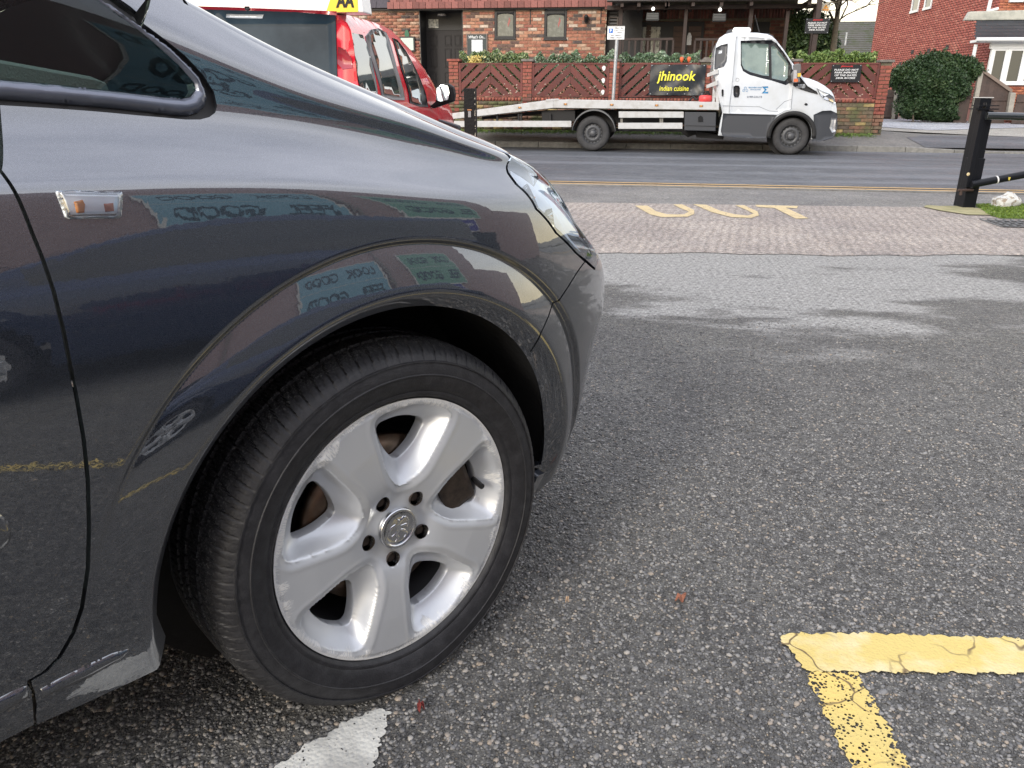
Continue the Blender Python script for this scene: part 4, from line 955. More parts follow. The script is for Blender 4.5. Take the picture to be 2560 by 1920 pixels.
    me=bpy.data.meshes.new(name);me.from_pydata(V,[],F);me.update();a=me.attributes.new('wear','FLOAT','POINT');a.data.foreach_set('value',np.array(A,np.float32))
    if sum(p_.normal.z for p_ in me.polygons)<0: me.flip_normals()
    MATS[name+'_paint']=m;return tag(obj(name,me,None,m),kind='structure')
G=lambda x,y:tuple(ground(x,y)[:2])
YEL=(.64,.50,.17)
hbar=[G(1958,1588),G(2150,1586),G(2560,1600),G(2700,1606),G(2720,1693),G(2560,1688),G(2145,1683),G(2012,1683),G(1990,1645),G(1952,1608)]
c0=G(2012,1684);c1=G(2140,1684)
vb=[c1,G(2175,1740),G(2225,1830),G(2272,1925),G(2330,2080),G(2400,2300),(.93,-1.3),(.84,-1.3),G(2230,2200),G(2170,2010),G(2128,1925),G(2092,1850),G(2052,1770),c0]
def wY(q,d): return .55+.25*max(0,1-d/.02) if q[1]<c0[1]-.004 else -.9+.5*max(0,1-d/.006)
painted('yellow_bay_line',[hbar],.004,YEL,lambda q,d:-.25+.5*max(0,1-d/.010),seed=2,worn=(.70,.60,.34))
painted('yellow_bay_line',[vb],.004,YEL,lambda q,d:(.60+.30*max(0,1-d/.02)+(.5 if q[1]<.85 else 0)),seed=5,worn=(.72,.53,.16))  # extra holes on the out-of-view stretch, added to dim its reflection in the car
wl=[G(983,1783),G(968,1800),G(955,1860),G(930,1925),G(890,2050),(-.44,.60),(-.52,.60),G(560,2010),G(690,1922),G(750,1878),G(830,1832),G(880,1800),G(940,1778)]
painted('white_bay_line',[wl],.004,(.62,.62,.58),lambda q,d:.10+.45*max(0,1-d/.02),seed=11,worn=(.40,.40,.38))
# hatched lines on the other side of the car, seen mirrored in its doors
pass;0 and painted('yellow_bay_line',[[(CO+CU*a+CN*b)[:2].tolist() for a,b in ((-3.5,1.15),(-.55,1.15),(-.55,1.24),(-3.5,1.24))]],.004,YEL,lambda q,d:.2,seed=9)
# double yellow lines
painted('double_yellow_line',[[(-30,y0),(40,y0-.05),(40,y0+.04),(-30,y0+.09)] for y0 in (9.56,9.78)],.0,(.50,.33,.14),lambda q,d:.42,seed=4,worn=(.50,.33,.14))
# OUT
out_px=[ # O, U, T seen from the road side (upside down for us)
 [(1587,516),(1618,516),(1640,530),(1668,538),(1710,538),(1722,531),(1700,522),(1683,513),(1706,513),(1735,527),(1736,537),(1718,544),(1655,545),(1625,538)],
 [(1732,512),(1766,514),(1800,529),(1838,538),(1870,541),(1884,536),(1868,528),(1838,515),(1860,515),(1894,531),(1897,541),(1878,547),(1828,545),(1778,532)],
 [(1888,514),(1995,517),(1992,523),(1964,521),(2022,548),(1990,549),(1936,522),(1892,519)]]
def off(p): return [tuple((ground(x,y))[:2]) for x,y in p]
painted('road_lettering_out',[off(p) for p in out_px],.008,(.56,.45,.25),lambda q,d:.36,seed=6,worn=(.56,.44,.25))
# ---- loose chippings standing proud in the surface near the camera (uncountable)
def chippings():
    rng=np.random.default_rng(3);t=(1+5**.5)/2
    iv=np.array([(-1,t,0),(1,t,0),(-1,-t,0),(1,-t,0),(0,-1,t),(0,1,t),(0,-1,-t),(0,1,-t),(t,0,-1),(t,0,1),(-t,0,-1),(-t,0,1)])/math.sqrt(1+t*t)
    ifc=np.array([(0,11,5),(0,5,1),(0,1,7),(0,7,10),(0,10,11),(1,5,9),(5,11,4),(11,10,2),(10,7,6),(7,1,8),(3,9,4),(3,4,2),(3,2,6),(3,6,8),(3,8,9),(4,9,5),(2,4,11),(6,2,10),(8,6,7),(9,8,1)])
    # only where the photograph can resolve them
    px=rng.uniform(-40,2600,90000);py=960+ (960+30)*rng.uniform(-.12,1,90000)
    # uniform over the ground instead: sample ground box
    N=210000;X=rng.uniform(-1.1,2.6,N);Y=rng.uniform(.62,3.6,N);P=np.stack([X,Y,0*X],1);q=to_px(P)
    k=(q[:,0]>-60)&(q[:,0]<2620)&(q[:,1]<1990)&(q[:,1]>700)
    # thin out with distance
    k&=rng.uniform(0,1,N)<np.clip(1.25-Y*.34,.06,.85)
    rel=P-CO;u=rel@CU;v=rel@CN;k&=~((v<-.04)&(np.hypot(u,0)<.17)&(v>-.24))
    P=P[k]
    cl=np.zeros(len(P),bool)
    for poly in (hbar,vb,wl): cl|=ipoly_np(poly,P[:,0],P[:,1])
    P=P[~cl];n=len(P)
    r=rng.lognormal(math.log(.0030),.28,n);r=np.clip(r,.0016,.0075)
    sc=np.stack([r*rng.uniform(.75,1.35,n),r*rng.uniform(.75,1.35,n),r*rng.uniform(.35,.6,n)],1);a=rng.uniform(0,6.28,n);ca,sa=np.cos(a),np.sin(a)
    jit=1+rng.uniform(-.22,.22,(n,12,1));B=iv[None]*jit*sc[:,None];x=B[...,0]*ca[:,None]-B[...,1]*sa[:,None];y=B[...,0]*sa[:,None]+B[...,1]*ca[:,None];z=B[...,2]
    tl=rng.uniform(-.35,.35,(n,1));z=z+x*tl
    V=np.stack([x+P[:,0:1],y+P[:,1:2],z+.0006],-1).reshape(-1,3);F=(ifc[None]+np.arange(n)[:,None,None]*12).reshape(-1,3)
    me=meshnp('chippings',V,F);g=rng.uniform(0,1,n);at=me.attributes.new('tone','FLOAT','POINT');at.data.foreach_set('value',np.repeat(g,12).astype(np.float32))
    m=mat('stone_chippings',(.2,.2,.2),.62);n_,l=nn(m);b=n_['Principled BSDF'];t_=n_.new('ShaderNodeAttribute');t_.attribute_name='tone';rp=n_.new('ShaderNodeValToRGB')
    rp.color_ramp.elements[0].color=(.048,.048,.049,1);rp.color_ramp.elements[1].color=(.36,.35,.33,1)
    for p_,c_ in ((.25,(.095,.094,.093)),(.55,(.155,.154,.155)),(.85,(.27,.265,.255)),(.95,(.30,.25,.20))):
        e=rp.color_ramp.elements.new(p_);e.color=(*c_,1)
    l(t_.outputs['Fac'],rp.inputs[0]);l(rp.outputs[0],b.inputs['Base Color'])
    tag(obj('stone_chippings',me,None,m),kind='stuff');return n
print('chippings',chippings())
# ---- fallen leaves
def leaf(name,px,r,rot,col,label):
    x,y,_=ground(*px);pts=[(math.cos(a)*r*(1+.35*math.sin(a*5+rot)),math.sin(a)*r*.7*(1+.25*math.cos(a*3))) for a in [i*math.pi/9 for i in range(18)]]
    V=[(0,0,.012)]+[(p[0],p[1],.006+.007*math.sin(i*1.3+rot)) for i,p in enumerate(pts)];V+=[(v[0],v[1],v[2]-.0008) for v in V]
    F=[(0,i+1,(i+1)%18+1) for i in range(18)]+[(19,19+(i+1)%18+1,19+i+1) for i in range(18)]+[(i+1,20+i,20+(i+1)%18,(i+1)%18+1) for i in range(18)]
    o=obj(name,meshnp(name,V,F),None,mat('dry_leaf_'+str(len(MATS)),col,.8,noise=(300,.3,.7)),loc=(x,y,.004),rot=(0,0,rot));tag(o,label,'leaf')
leaf('fallen_leaf',(1702,1503),.011,.6,(.32,.13,.08),'small curled reddish brown leaf lying on the asphalt right of the alloy wheel')
leaf('fallen_leaf',(1052,1775),.008,2.1,(.20,.03,.025),'tiny dark red leaf on the asphalt above the white line')
leaf('fallen_leaf',(1418,1508),.004,1.1,(.6,.42,.28),'tiny pale tan leaf scrap between the wheel and the larger leaf')
# ================================================================== STREET BEYOND
z1=lambda X,Y:(440+X/2.765,Y/2.765)
z2=lambda X,Y:(1100+X/3.16,Y/3.16)
z3=lambda X,Y:(1600+X/3.687,Y/3.687)
z4=lambda X,Y:(1960+X/2.963,Y/2.963)
z7=lambda X,Y:(1160+X/5.185,20+Y/5.185)
z8=lambda X,Y:(960+X/4.879,Y/4.879)
WHITE=mat('white_vehicle_paint',(.60,.64,.69),.25,coat=.6,noise=(2.2,.45,.8),col2=(.50,.52,.53))
WHITE2=mat('weathered_white_aluminium',(.50,.51,.52),.45,noise=(9,.45,.75),col2=(.38,.375,.36))
BLACKP=mat('black_gloss_paint',(.007,.008,.011),.38,spec=.3,coat=.0,bump=(40,.15,.003))
GALV=mat('galvanised_steel',(.42,.44,.46),.45,.7,noise=(8,.4,.65),col2=(.30,.32,.34))
def brick_material(name,cols,stain=None,rough=.85):
    m=mat(name,cols[0][1],rough);n,l=nn(m);b=n['Principled BSDF'];oi=n.new('ShaderNodeObjectInfo');at=n.new('ShaderNodeAttribute');at.attribute_name='tone'
    a=n.new('ShaderNodeMath');a.operation='ADD';l(oi.outputs['Random'],a.inputs[0]);l(at.outputs['Fac'],a.inputs[1]);f=n.new('ShaderNodeMath');f.operation='FRACT';l(a.outputs[0],f.inputs[0])
    r=n.new('ShaderNodeValToRGB');r.color_ramp.interpolation='CONSTANT';r.color_ramp.elements.remove(r.color_ramp.elements[1]);r.color_ramp.elements[0].color=(*cols[0][1],1);r.color_ramp.elements[0].position=0
    for p,c in cols[1:]: e=r.color_ramp.elements.new(p);e.color=(*c,1)
    l(f.outputs[0],r.inputs[0])
    g=n.new('ShaderNodeNewGeometry');t=n.new('ShaderNodeTexNoise');t.inputs['Scale'].default_value=16;t.inputs['Detail'].default_value=6;l(g.outputs['Position'],t.inputs['Vector'])
    rr=n.new('ShaderNodeValToRGB');rr.color_ramp.elements[0].position=.3;rr.color_ramp.elements[0].color=(.62,.6,.6,1);rr.color_ramp.elements[1].position=.7;rr.color_ramp.elements[1].color=(1.2,1.2,1.2,1);l(t.outputs['Fac'],rr.inputs[0])
    mx=n.new('ShaderNodeMix');mx.data_type='RGBA';mx.blend_type='MULTIPLY';mx.inputs['Factor'].default_value=1;l(r.outputs[0],mx.inputs['A']);l(rr.outputs[0],mx.inputs['B']);c=mx.outputs['Result']
    if stain:
        t2=n.new('ShaderNodeTexNoise');t2.inputs['Scale'].default_value=stain[0];t2.inputs['Detail'].default_value=7;l(g.outputs['Position'],t2.inputs['Vector']);r2=n.new('ShaderNodeValToRGB');r2.color_ramp.elements[0].position=stain[1];r2.color_ramp.elements[1].position=stain[2];l(t2.outputs['Fac'],r2.inputs[0])
        m2=n.new('ShaderNodeMix');m2.data_type='RGBA';m2.inputs['B'].default_value=(*stain[3],1);l(r2.outputs[0],m2.inputs['Factor']);l(c,m2.inputs['A']);c=m2.outputs['Result']
    l(c,b.inputs['Base Color']);bp=n.new('ShaderNodeBump');bp.inputs['Strength'].default_value=.5;bp.inputs['Distance'].default_value=.004;l(t.outputs['Fac'],bp.inputs['Height']);l(bp.outputs[0],b.inputs['Normal']);return m
PUBBRICK=brick_material('reclaimed_brick',[(0,(.33,.14,.095)),(.22,(.40,.18,.12)),(.42,(.27,.105,.08)),(.58,(.15,.095,.08)),(.68,(.44,.23,.15)),(.82,(.10,.078,.075)),(.87,(.48,.33,.24)),(.95,(.56,.46,.38))])
REDBRICK=brick_material('red_pillar_brick',[(0,(.27,.082,.060)),(.4,(.32,.105,.072)),(.7,(.22,.07,.055)),(.9,(.16,.07,.058))],stain=(3,.55,.75,(.14,.12,.09)))
OLDBRICK=brick_material('weathered_base_brick',[(0,(.20,.11,.075)),(.3,(.15,.115,.08)),(.55,(.11,.085,.065)),(.72,(.24,.13,.085)),(.88,(.36,.27,.12)),(.95,(.09,.085,.06))],stain=(2.2,.50,.66,(.095,.105,.045)))
HOUSEBRICK=brick_material('smooth_red_brick',[(0,(.36,.105,.082)),(.35,(.40,.125,.095)),(.65,(.33,.095,.075)),(.88,(.44,.16,.12))],stain=(.8,.60,.80,(.50,.22,.17)))
MORTAR=mat('pale_mortar',(.52,.42,.34),.95,noise=(30,.3,.7),col2=(.30,.23,.17))
MORTAR_D=mat('grimy_mortar',(.17,.145,.11),.95,noise=(12,.3,.7),col2=(.09,.09,.055))
MORTAR_R=mat('reddish_mortar',(.38,.18,.15),.95)
_ub=MB();_ub.box(-.5,.5,-.5,.5,-.5,.5);UNITBRICK=_ub.mesh('brick')
bm_=bmesh.new();bm_.from_mesh(UNITBRICK);bmesh.ops.delete(bm_,geom=[f for f in bm_.faces if f.normal.y>.5],context='FACES');bm_.to_mesh(UNITBRICK);bm_.free()
def brickwork(parent,x0,x1,z0,z1,opens,material,parts=True,L_=.225,Hh=.075,gap=.014,y=0,depth=.05,proud=.008,jx=.002,soldier=False,phase=0,name='brick'):
    """lay bricks one by one on the face y of parent; parts=False joins them"""
    rnd=random.Random(int((x0*7+z0*13)*100)&0xffff);rows=[];z=z0;i=0
    if soldier: Hh=z1-z0;L_=.075
    while z+Hh<=z1+.01:
        iv=[(x0,x1)]
        for (a,b,c,d) in opens:
            if c<z+Hh-.01 and d>z+.01:
                n_=[]
                for p,q in iv:
                    if a>p: n_.append((p,min(q,a)))
                    if b<q: n_.append((max(p,b),q))
                iv=[t for t in n_ if t[1]-t[0]>.02]
        ph=(i%2)*L_/2+phase
        for p,q in iv:
            k=math.floor((p-ph)/L_)
            while k*L_+ph<q-.01:
                a=max(p,k*L_+ph);b=min(q,(k+1)*L_+ph);k+=1
                if b-a>.03: rows.append(((a+b)/2,z+Hh/2,b-a-gap,Hh-gap))
        z+=Hh;i+=1
    if parts:
        for cx,cz,w,h in rows:
            o=bpy.data.objects.new(name,UNITBRICK);o.scale=(w,depth,h);o.location=(cx,y+depth/2-proud+rnd.uniform(-jx,jx),cz);o.parent=parent;COL.objects.link(o)
            if not UNITBRICK.materials: UNITBRICK.materials.append(material)
            if o.material_slots[0].material is not material: o.material_slots[0].link='OBJECT';o.material_slots[0].material=material
        return len(rows)
    n=len(rows)
    if not n:return 0
    r=np.array(rows);u=np.array([(-.5,-.5,-.5),(.5,-.5,-.5),(.5,-.5,.5),(-.5,-.5,.5),(-.5,.5,-.5),(.5,.5,-.5),(.5,.5,.5),(-.5,.5,.5)]);F0=np.array([(0,1,2,3),(1,5,6,2),(4,0,3,7),(3,2,6,7),(4,5,1,0)])
    V=u[None]*np.stack([r[:,2],np.full(n,depth),r[:,3]],1)[:,None]+np.stack([r[:,0],y+depth/2-proud+RNG.uniform(-jx,jx,n),r[:,1]],1)[:,None]
    me=meshnp(name,V.reshape(-1,3),(F0[None]+np.arange(n)[:,None,None]*8).reshape(-1,4));at=me.attributes.new('tone','FLOAT','POINT');at.data.foreach_set('value',np.repeat(RNG.uniform(0,1,n),8).astype(np.float32))
    return tag(obj(name,me,parent,material),kind='stuff')
def leafmass(name,parent,n,size,sampler,cols,seed=1,kind=None,flat=.5):
    rng=np.random.default_rng(seed);C=sampler(rng,n);n=len(C)
    d=rng.normal(size=(n,3));d/=np.linalg.norm(d,axis=1,keepdims=True);e=np.cross(d,rng.normal(size=(n,3)));e/=np.linalg.norm(e,axis=1,keepdims=True);f=np.cross(d,e)
    s=size*rng.uniform(.6,1.3,n)[:,None]
    V=np.stack([C-d*s,C+e*s*flat+f*s*.15,C+d*s,C-e*s*flat+f*s*.15],1).reshape(-1,3);F=np.array([(0,1,2),(0,2,3)])[None]+np.arange(n)[:,None,None]*4
    me=meshnp(name,V,F.reshape(-1,3));at=me.attributes.new('tone','FLOAT','POINT');at.data.foreach_set('value',np.repeat(np.clip(rng.uniform(0,1,n)*.68+.32*(.5+.5*np.sin(C[:,0]*4.3+C[:,2]*2.1)*np.cos(C[:,2]*5.1-C[:,0]*1.3)),0,1),4).astype(np.float32))
    key='leaf_'+name+str(cols[0][1]);
    if key not in MATS:
        m=mat(key,cols[0][1],.55);nd,l=nn(m);b=nd['Principled BSDF'];a=nd.new('ShaderNodeAttribute');a.attribute_name='tone';r=nd.new('ShaderNodeValToRGB');r.color_ramp.elements[0].color=(*cols[0][1],1);r.color_ramp.elements[-1].color=(*cols[-1][1],1);r.color_ramp.elements[-1].position=1
        for p,c in cols[1:-1]: q=r.color_ramp.elements.new(p);q.color=(*c,1)
        l(a.outputs['Fac'],r.inputs[0]);l(r.outputs[0],b.inputs['Base Color'])
    o=obj(name,me,parent,MATS[key])
    if kind:o['kind']=kind
    return o
# ------------------------------------------------------------------ garden wall with pillars
FY=18.3;FP=Plane(0,FY,0)
wall=thing('garden_wall','low brick garden wall with red brick pillars and a mossy weathered base along the pavement','wall',(0,FY,0))
gz0=.22
pillars=[(1122,1147,148),(1306,1330,148),(1522,1548,148),(1748,1776,150),(1980,1998,148),(2196,2225,150)]
panels=[(1147,1306),(1330,1522),(1548,1748),(1776,1980),(1998,2196)]
ztop=FP(1400,157)[1];zbot=FP(1400,242)[1];zsol=zbot-.095
px_=lambda a,y=200:FP(a,y)[0]
nb_=0
for a,b,t in pillars:
    xa,xb=px_(a),px_(b);zt=FP((a+b)/2,t)[1]-.045
    MB().box(xa+.01,xb-.01,.012,.30,gz0,zt).build('pillar_core',MORTAR_D,wall)
    nb_+=brickwork(wall,xa,xb,zsol-.30 if a<2190 else gz0+.45,zt,[],REDBRICK,True,L_=.225 if xb-xa>.2 else .11,phase=xa)
    box('coping_stone',mat('coping_concrete',(.20,.185,.17),.9,noise=(10,.3,.7),col2=(.11,.10,.085),bump=(60,.4)) if a!=1122 else REDBRICK,wall,xa-.03,xb+.03,-.035,.32,zt,zt+.05,bevel=.008)
MB().prism([(px_(1762)-.10,FP(1762,150)[1]),(px_(1762)+.12,FP(1762,150)[1]),(px_(1762)+.05,FP(1762,143)[1]),(px_(1762)-.04,FP(1762,143)[1])],.0,.22).build('coping_stone',MATS['coping_concrete'],wall)
for a,b in panels:
    xa,xb=px_(a),px_(b);MB().box(xa,xb,.02,.22,zsol,zbot-.02).build('course_bed',MORTAR_D,wall)
    brickwork(wall,xa,xb,zsol,zbot-.012,[],REDBRICK,False,soldier=True,name='soldier_course_bricks',proud=.012)
xa,xb=px_(1110),px_(2222);MB().box(xa,xb,.012,.3,-.1,zsol).build('base_core',MORTAR_D,wall)
xs_=px_(1990);brickwork(wall,xa,xs_,gz0,zsol,[],OLDBRICK,False,name='base_bricks',jx=.006,gap=.013)
nb_+=brickwork(wall,xs_,px_(2196),gz0,zsol,[],OLDBRICK,True,jx=.006,gap=.013)+brickwork(wall,px_(2196),px_(2225),gz0,gz0+.45,[],OLDBRICK,True,jx=.006,gap=.013,phase=.05)
print('wall bricks',nb_)
REDWOOD=mat('red_brown_woodstain',(.135,.036,.030),.75,noise=(7,.4,.75),col2=(.10,.042,.038),obvar=.20,bump=(35,.3))
BARE=mat('flaked_bare_wood',(.42,.34,.28),.9)
PLAB=['first from the left, behind the black bollard','second from the left, three white patches down its right edge','third from the left, behind the black restaurant banner','fourth from the left, mostly hidden by the truck cab','at the right end, carrying the black parking notice']
for i_,(a,b) in enumerate(panels):
    xa,xb=px_(a),px_(b);w=xb-xa;h=ztop-zbot
    t=thing('timber_fence','red brown chevron slatted fence, '+PLAB[i_],'fence',((xa+xb)/2,FY+.03,zbot),0,'chevron timber panels in the garden wall')
    box('rail',REDWOOD,t,-w/2,w/2,-.02,.03,h-.035,h);box('rail',REDWOOD,t,-w/2,w/2,-.02,.03,0,.03);box('stile',REDWOOD,t,-w/2,-w/2+.045,-.022,.03,.03,h-.035);box('stile',REDWOOD,t,w/2-.045,w/2,-.022,.03,.03,h-.035)
    for s in (-1,1):
        pitch=.225;k=-8
        while k<12:
            # band through (0,zc) sloping down away from the centre
            zc=k*pitch+.06;wd=.165
            poly=[(0,zc),(s*w/2,zc-w/2*.92),(s*w/2,zc-w/2*.92+wd),(0,zc+wd)]
            # clip to the frame
            def clip(p,f,inter):
                o=[]
                for q in range(len(p)):
                    A,B=p[q],p[(q+1)%len(p)]
                    if f(A):o.append(A)
                    if f(A)!=f(B):o.append(inter(A,B))
                return o
            zi=lambda zz:(lambda A,B:(A[0]+(B[0]-A[0])*(zz-A[1])/(B[1]-A[1]),zz))
            p=clip(poly,lambda q:q[1]>.03,zi(.03));p=clip(p,lambda q:q[1]<h-.035,zi(h-.035)) if len(p)>2 else []
            if len(p)>2:
                ar=abs(sum(p[q][0]*p[(q+1)%len(p)][1]-p[(q+1)%len(p)][0]*p[q][1] for q in range(len(p))))/2
                if ar>.002: MB().prism(p,-.008+.004*s,.012+.004*s).build('slat',REDWOOD,t)
            k+=1
    rr=random.Random(i_)
    MF=MB()
    for _ in range(26):
        x,z=rr.uniform(-w/2,w/2),abs(rr.gauss(.0,.25))*h;z=min(z,h*.9);q=rr.uniform(.008,.02);MF.add([(x-q,-.0165,z),(x,-.0165,z-q*.7),(x+q*1.2,-.0165,z+q*.2),(x+q*.1,-.0165,z+q)],[(0,1,2,3)])
    tag(MF.build('flaked_patches',BARE,t),kind='stuff')
    if i_==1:
        for zz in (.59,.34,.10):
            MB().prism([(w/2-.12+.045*math.cos(k*.7)*(.8+.2*math.sin(k*2)),zz+.055*math.sin(k*.7)) for k in range(9)],-.030,-.022).build('white_patch',mat('white_plastic',(.7,.72,.72),.5),t)
def hedge_sampler(x0,x1,z0,z1,y0,y1,top=.06):
    def f(rng,n):
        x=rng.uniform(x0,x1,n);y=rng.uniform(y0,y1,n);h=z1+top*np.sin(x*5.1+1)*np.cos(x*11)+top*.6*np.sin(x*23);z=z0+(h-z0)*rng.uniform(0,1,n)**.55;return np.stack([x,y,z],1)
    return f
VAR=[(0,(.06,.10,.04)),(.3,(.12,.19,.07)),(.5,(.22,.28,.11)),(.68,(.17,.24,.16)),(.82,(.48,.50,.28)),(1,(.60,.60,.46))]
VAR2=[(0,(.05,.09,.045)),(.35,(.10,.17,.08)),(.6,(.15,.23,.15)),(.8,(.38,.46,.34)),(1,(.58,.62,.50))]
VAR3=[(0,(.05,.10,.02)),(.4,(.12,.20,.05)),(.7,(.20,.28,.08)),(1,(.42,.46,.22))]
hl_=['thick cream and green variegated hedge above the first timber panel beside the dark door','sparse variegated hedge above the second timber panel, below the two small windows','silvery green hedge above the third panel, orange flowers at its right end','green hedge behind the fourth panel and truck cab','bright green laurel hedge above the panel at the right end of the wall']
for i_,((a,b),tt) in enumerate(zip(panels,(126,132,130,132,127))):
    xa,xb=px_(a)-(.02),px_(b)+(.08 if i_ in (0,1) else 0);z1_=FP(1400,tt)[1]
    t=thing('hedge',hl_[i_],'hedge',((xa+xb)/2,FY+.25,.25),0,'hedges behind the garden wall')
    o=leafmass('foliage',t,6200 if i_ in (0,4) else 4800,.036,hedge_sampler(-(xb-xa)/2,(xb-xa)/2,zbot-.25,z1_-.27,-.02 if i_==0 else .0,.28,.05 if i_!=1 else .08),(VAR,VAR2,VAR2,VAR3,VAR3)[i_],seed=20+i_)
    MB().tube([(-(xb-xa)*.4,.15,0),(-(xb-xa)*.38,.15,.9)],.02,6).tube([((xb-xa)*.3,.15,0),((xb-xa)*.32,.15,.9)],.02,6).build('stem',mat('bark',(.10,.08,.06),.9),t)
box_=thing('flower','pair of orange flowers poking out of the hedge above the black banner','flower',(px_(1706),FY+.05,ztop),0)
for dx in (-.045,.11):
    MB().lathe([(.0,.0),(.03,.03),(.045,.09),(.02,.12),(0,.10)],8,axis='z',c=(dx,0,0)).build('bloom',mat('orange_petal',(.62,.12,.04),.6),box_)
rs=thing('flower','yellow blooms at the left end of the hedge beside the dark door','flower',(px_(1187),FY+.10,ztop),0)
leafmass('bloom',rs,160,.035,lambda rng,n:np.stack([rng.normal(0,.09,n),rng.uniform(-.06,.1,n),rng.uniform(-.02,.14,n)],1),[(0,(.62,.48,.10)),(1,(.72,.62,.30))],seed=5)
# grass strip at the foot of the wall
tag(leafmass('verge_grass',None,7000,.035,lambda rng,n:np.stack([rng.uniform(px_(1110),px_(2200),n),FY-.02-np.abs(rng.normal(0,.16,n)),rng.uniform(.21,.29,n)],1),[(0,(.05,.09,.02)),(.6,(.11,.19,.03)),(1,(.22,.30,.06))],seed=9,flat=.2),kind='stuff')
# ------------------------------------------------------------------ banner and notices
BN=thing('banner','black vinyl restaurant banner with yellow lettering tied to the fence','banner',(px_(1692),FY-.06,FP(1692,200)[1]),0)
bw=px_(1777)-px_(1639);bh_=FP(1700,160)[1]-FP(1700,237)[1]
ns=40;nz_=16;V=[];F=[]
for j in range(nz_+1):
    for i in range(ns+1):
        x=(i/ns-.5)*bw;z=(j/nz_-.5)*bh_;z+=-.012*math.sin(math.pi*i/ns*4)**2*(1 if j==nz_ else j/nz_)
        V.append((x+ .012*(j/nz_),-.012*math.sin(x*9-z*11)*(.5+i/ns)-.010*math.sin(x*21+z*17)*(i/ns),z))
for j in range(nz_):
    for i in range(ns): F.append((j*(ns+1)+i,j*(ns+1)+i+1,(j+1)*(ns+1)+i+1,(j+1)*(ns+1)+i))
obj('sheet',meshnp('sheet',V,F,smooth=True),BN,mat('black_vinyl',(.022,.026,.032),.35,coat=.3))
YL=mat('yellow_print',(.78,.74,.06),.5)
writing('lettering','jhinook',BN,YL,-.02,-.035,.05,bw*.70,bh_*.42,shear=.18,bold=.018)
writing('lettering','indian cuisine',BN,YL,-.05,-.035,-.17,bw*.53,bh_*.17,shear=.1,bold=.012)
for i in range(4):
    for s in (-1,1): MB().lathe([(.0,-.012),(.012,-.012),(.014,0)],8,c=((i/3-.5)*bw*.94,-.012,s*bh_*.46)).build('eyelet',GALV,BN)
def notice(name,label,x,y,z,w,h,lean=0):
    t=thing(name,label,'sign',(x,y,z),0,'black no parking notices')
    box('board',mat('black_board',(.012,.013,.016),.4),t,-w/2,w/2,-.008,.008,-h/2,h/2)
    W_=mat('white_print',(.75,.76,.77),.6)
    writing('lettering','jhinook',t,mat('red_print',(.6,.03,.03),.5),0,-.011,h*.40,w*.42,h*.13,shear=.2,bold=.02)
    for i,s in enumerate(('PLEASE DO NOT','PARK INFRONT','OF THE GATES.','24HR ACCESS','REQUIRED')):
        writing('lettering',s,t,W_,0,-.011,h*(.21-.155*i),w*(.82,.78,.76,.66,.52)[i],h*.105,bold=.02,shear=.12)
    for sx in (-1,1):
        for sz in (-1,1): MB().lathe([(0,-.014),(.010,-.013),(.011,0)],8,c=(sx*w*.46,0,sz*h*.45)).build('screw_cap',GALV,t)
    return t
n0=FP(*z4(355,480));n1=FP(*z4(555,610))
notice('notice_board','black and white parking notice screwed to the chevron fence beside the truck bonnet',(n0[0]+n1[0])/2,FY-.035,(n0[1]+n1[1])/2,n1[0]-n0[0],n0[1]-n1[1])
# ------------------------------------------------------------------ pub
BY=21.0;BP=Plane(0,BY,0)
pub=thing('public_house','brick pub with red hung tiles, two small dark windows and a black door','building',(0,BY,0))
q=lambda p:BP(*p)
wx0=BP(700,100)[0];wx1=BP(1514,100)[0];zt=BP(1300,22)[1]
wins=[(q(z7(397,22)),q(z7(670,395))),(q(z7(1045,35)),q(z7(1325,403)))]
dr=(q(z8(425,100)),q(z8(965,600)))
opens=[(a[0],b[0],b[1],a[1]+.05) for a,b in wins]+[(dr[0][0],dr[1][0],0,dr[0][1])]
# masonry core in pieces round the openings
def core(x0,x1,z0,z1,y0=.012,y1=.30): box('wall',MORTAR,pub,x0,x1,y0,y1,z0,z1)
core(wx0,dr[0][0],.0,zt);core(dr[0][0],dr[1][0],dr[0][1],zt+.0)
xs=[dr[1][0],opens[0][0],opens[0][1],opens[1][0],opens[1][1],wx1]
core(xs[0],xs[1],0,zt);core(xs[2],xs[3],0,zt);core(xs[4],xs[5],0,zt)
for i in (0,1): core(opens[i][0],opens[i][1],0,opens[i][2])
zb=1.42
nbp=brickwork(pub,dr[1][0],wx1,zb,zt,opens,PUBBRICK,True)
brickwork(pub,wx0,dr[0][0],.9,zt,opens,PUBBRICK,False,name='left_wall_bricks');brickwork(pub,dr[1][0],wx1,.3,zb,[],PUBBRICK,False,name='lower_wall_bricks')
print('pub bricks',nbp)
FRB=mat('black_painted_timber',(.016,.016,.018),.5,bump=(30,.2))
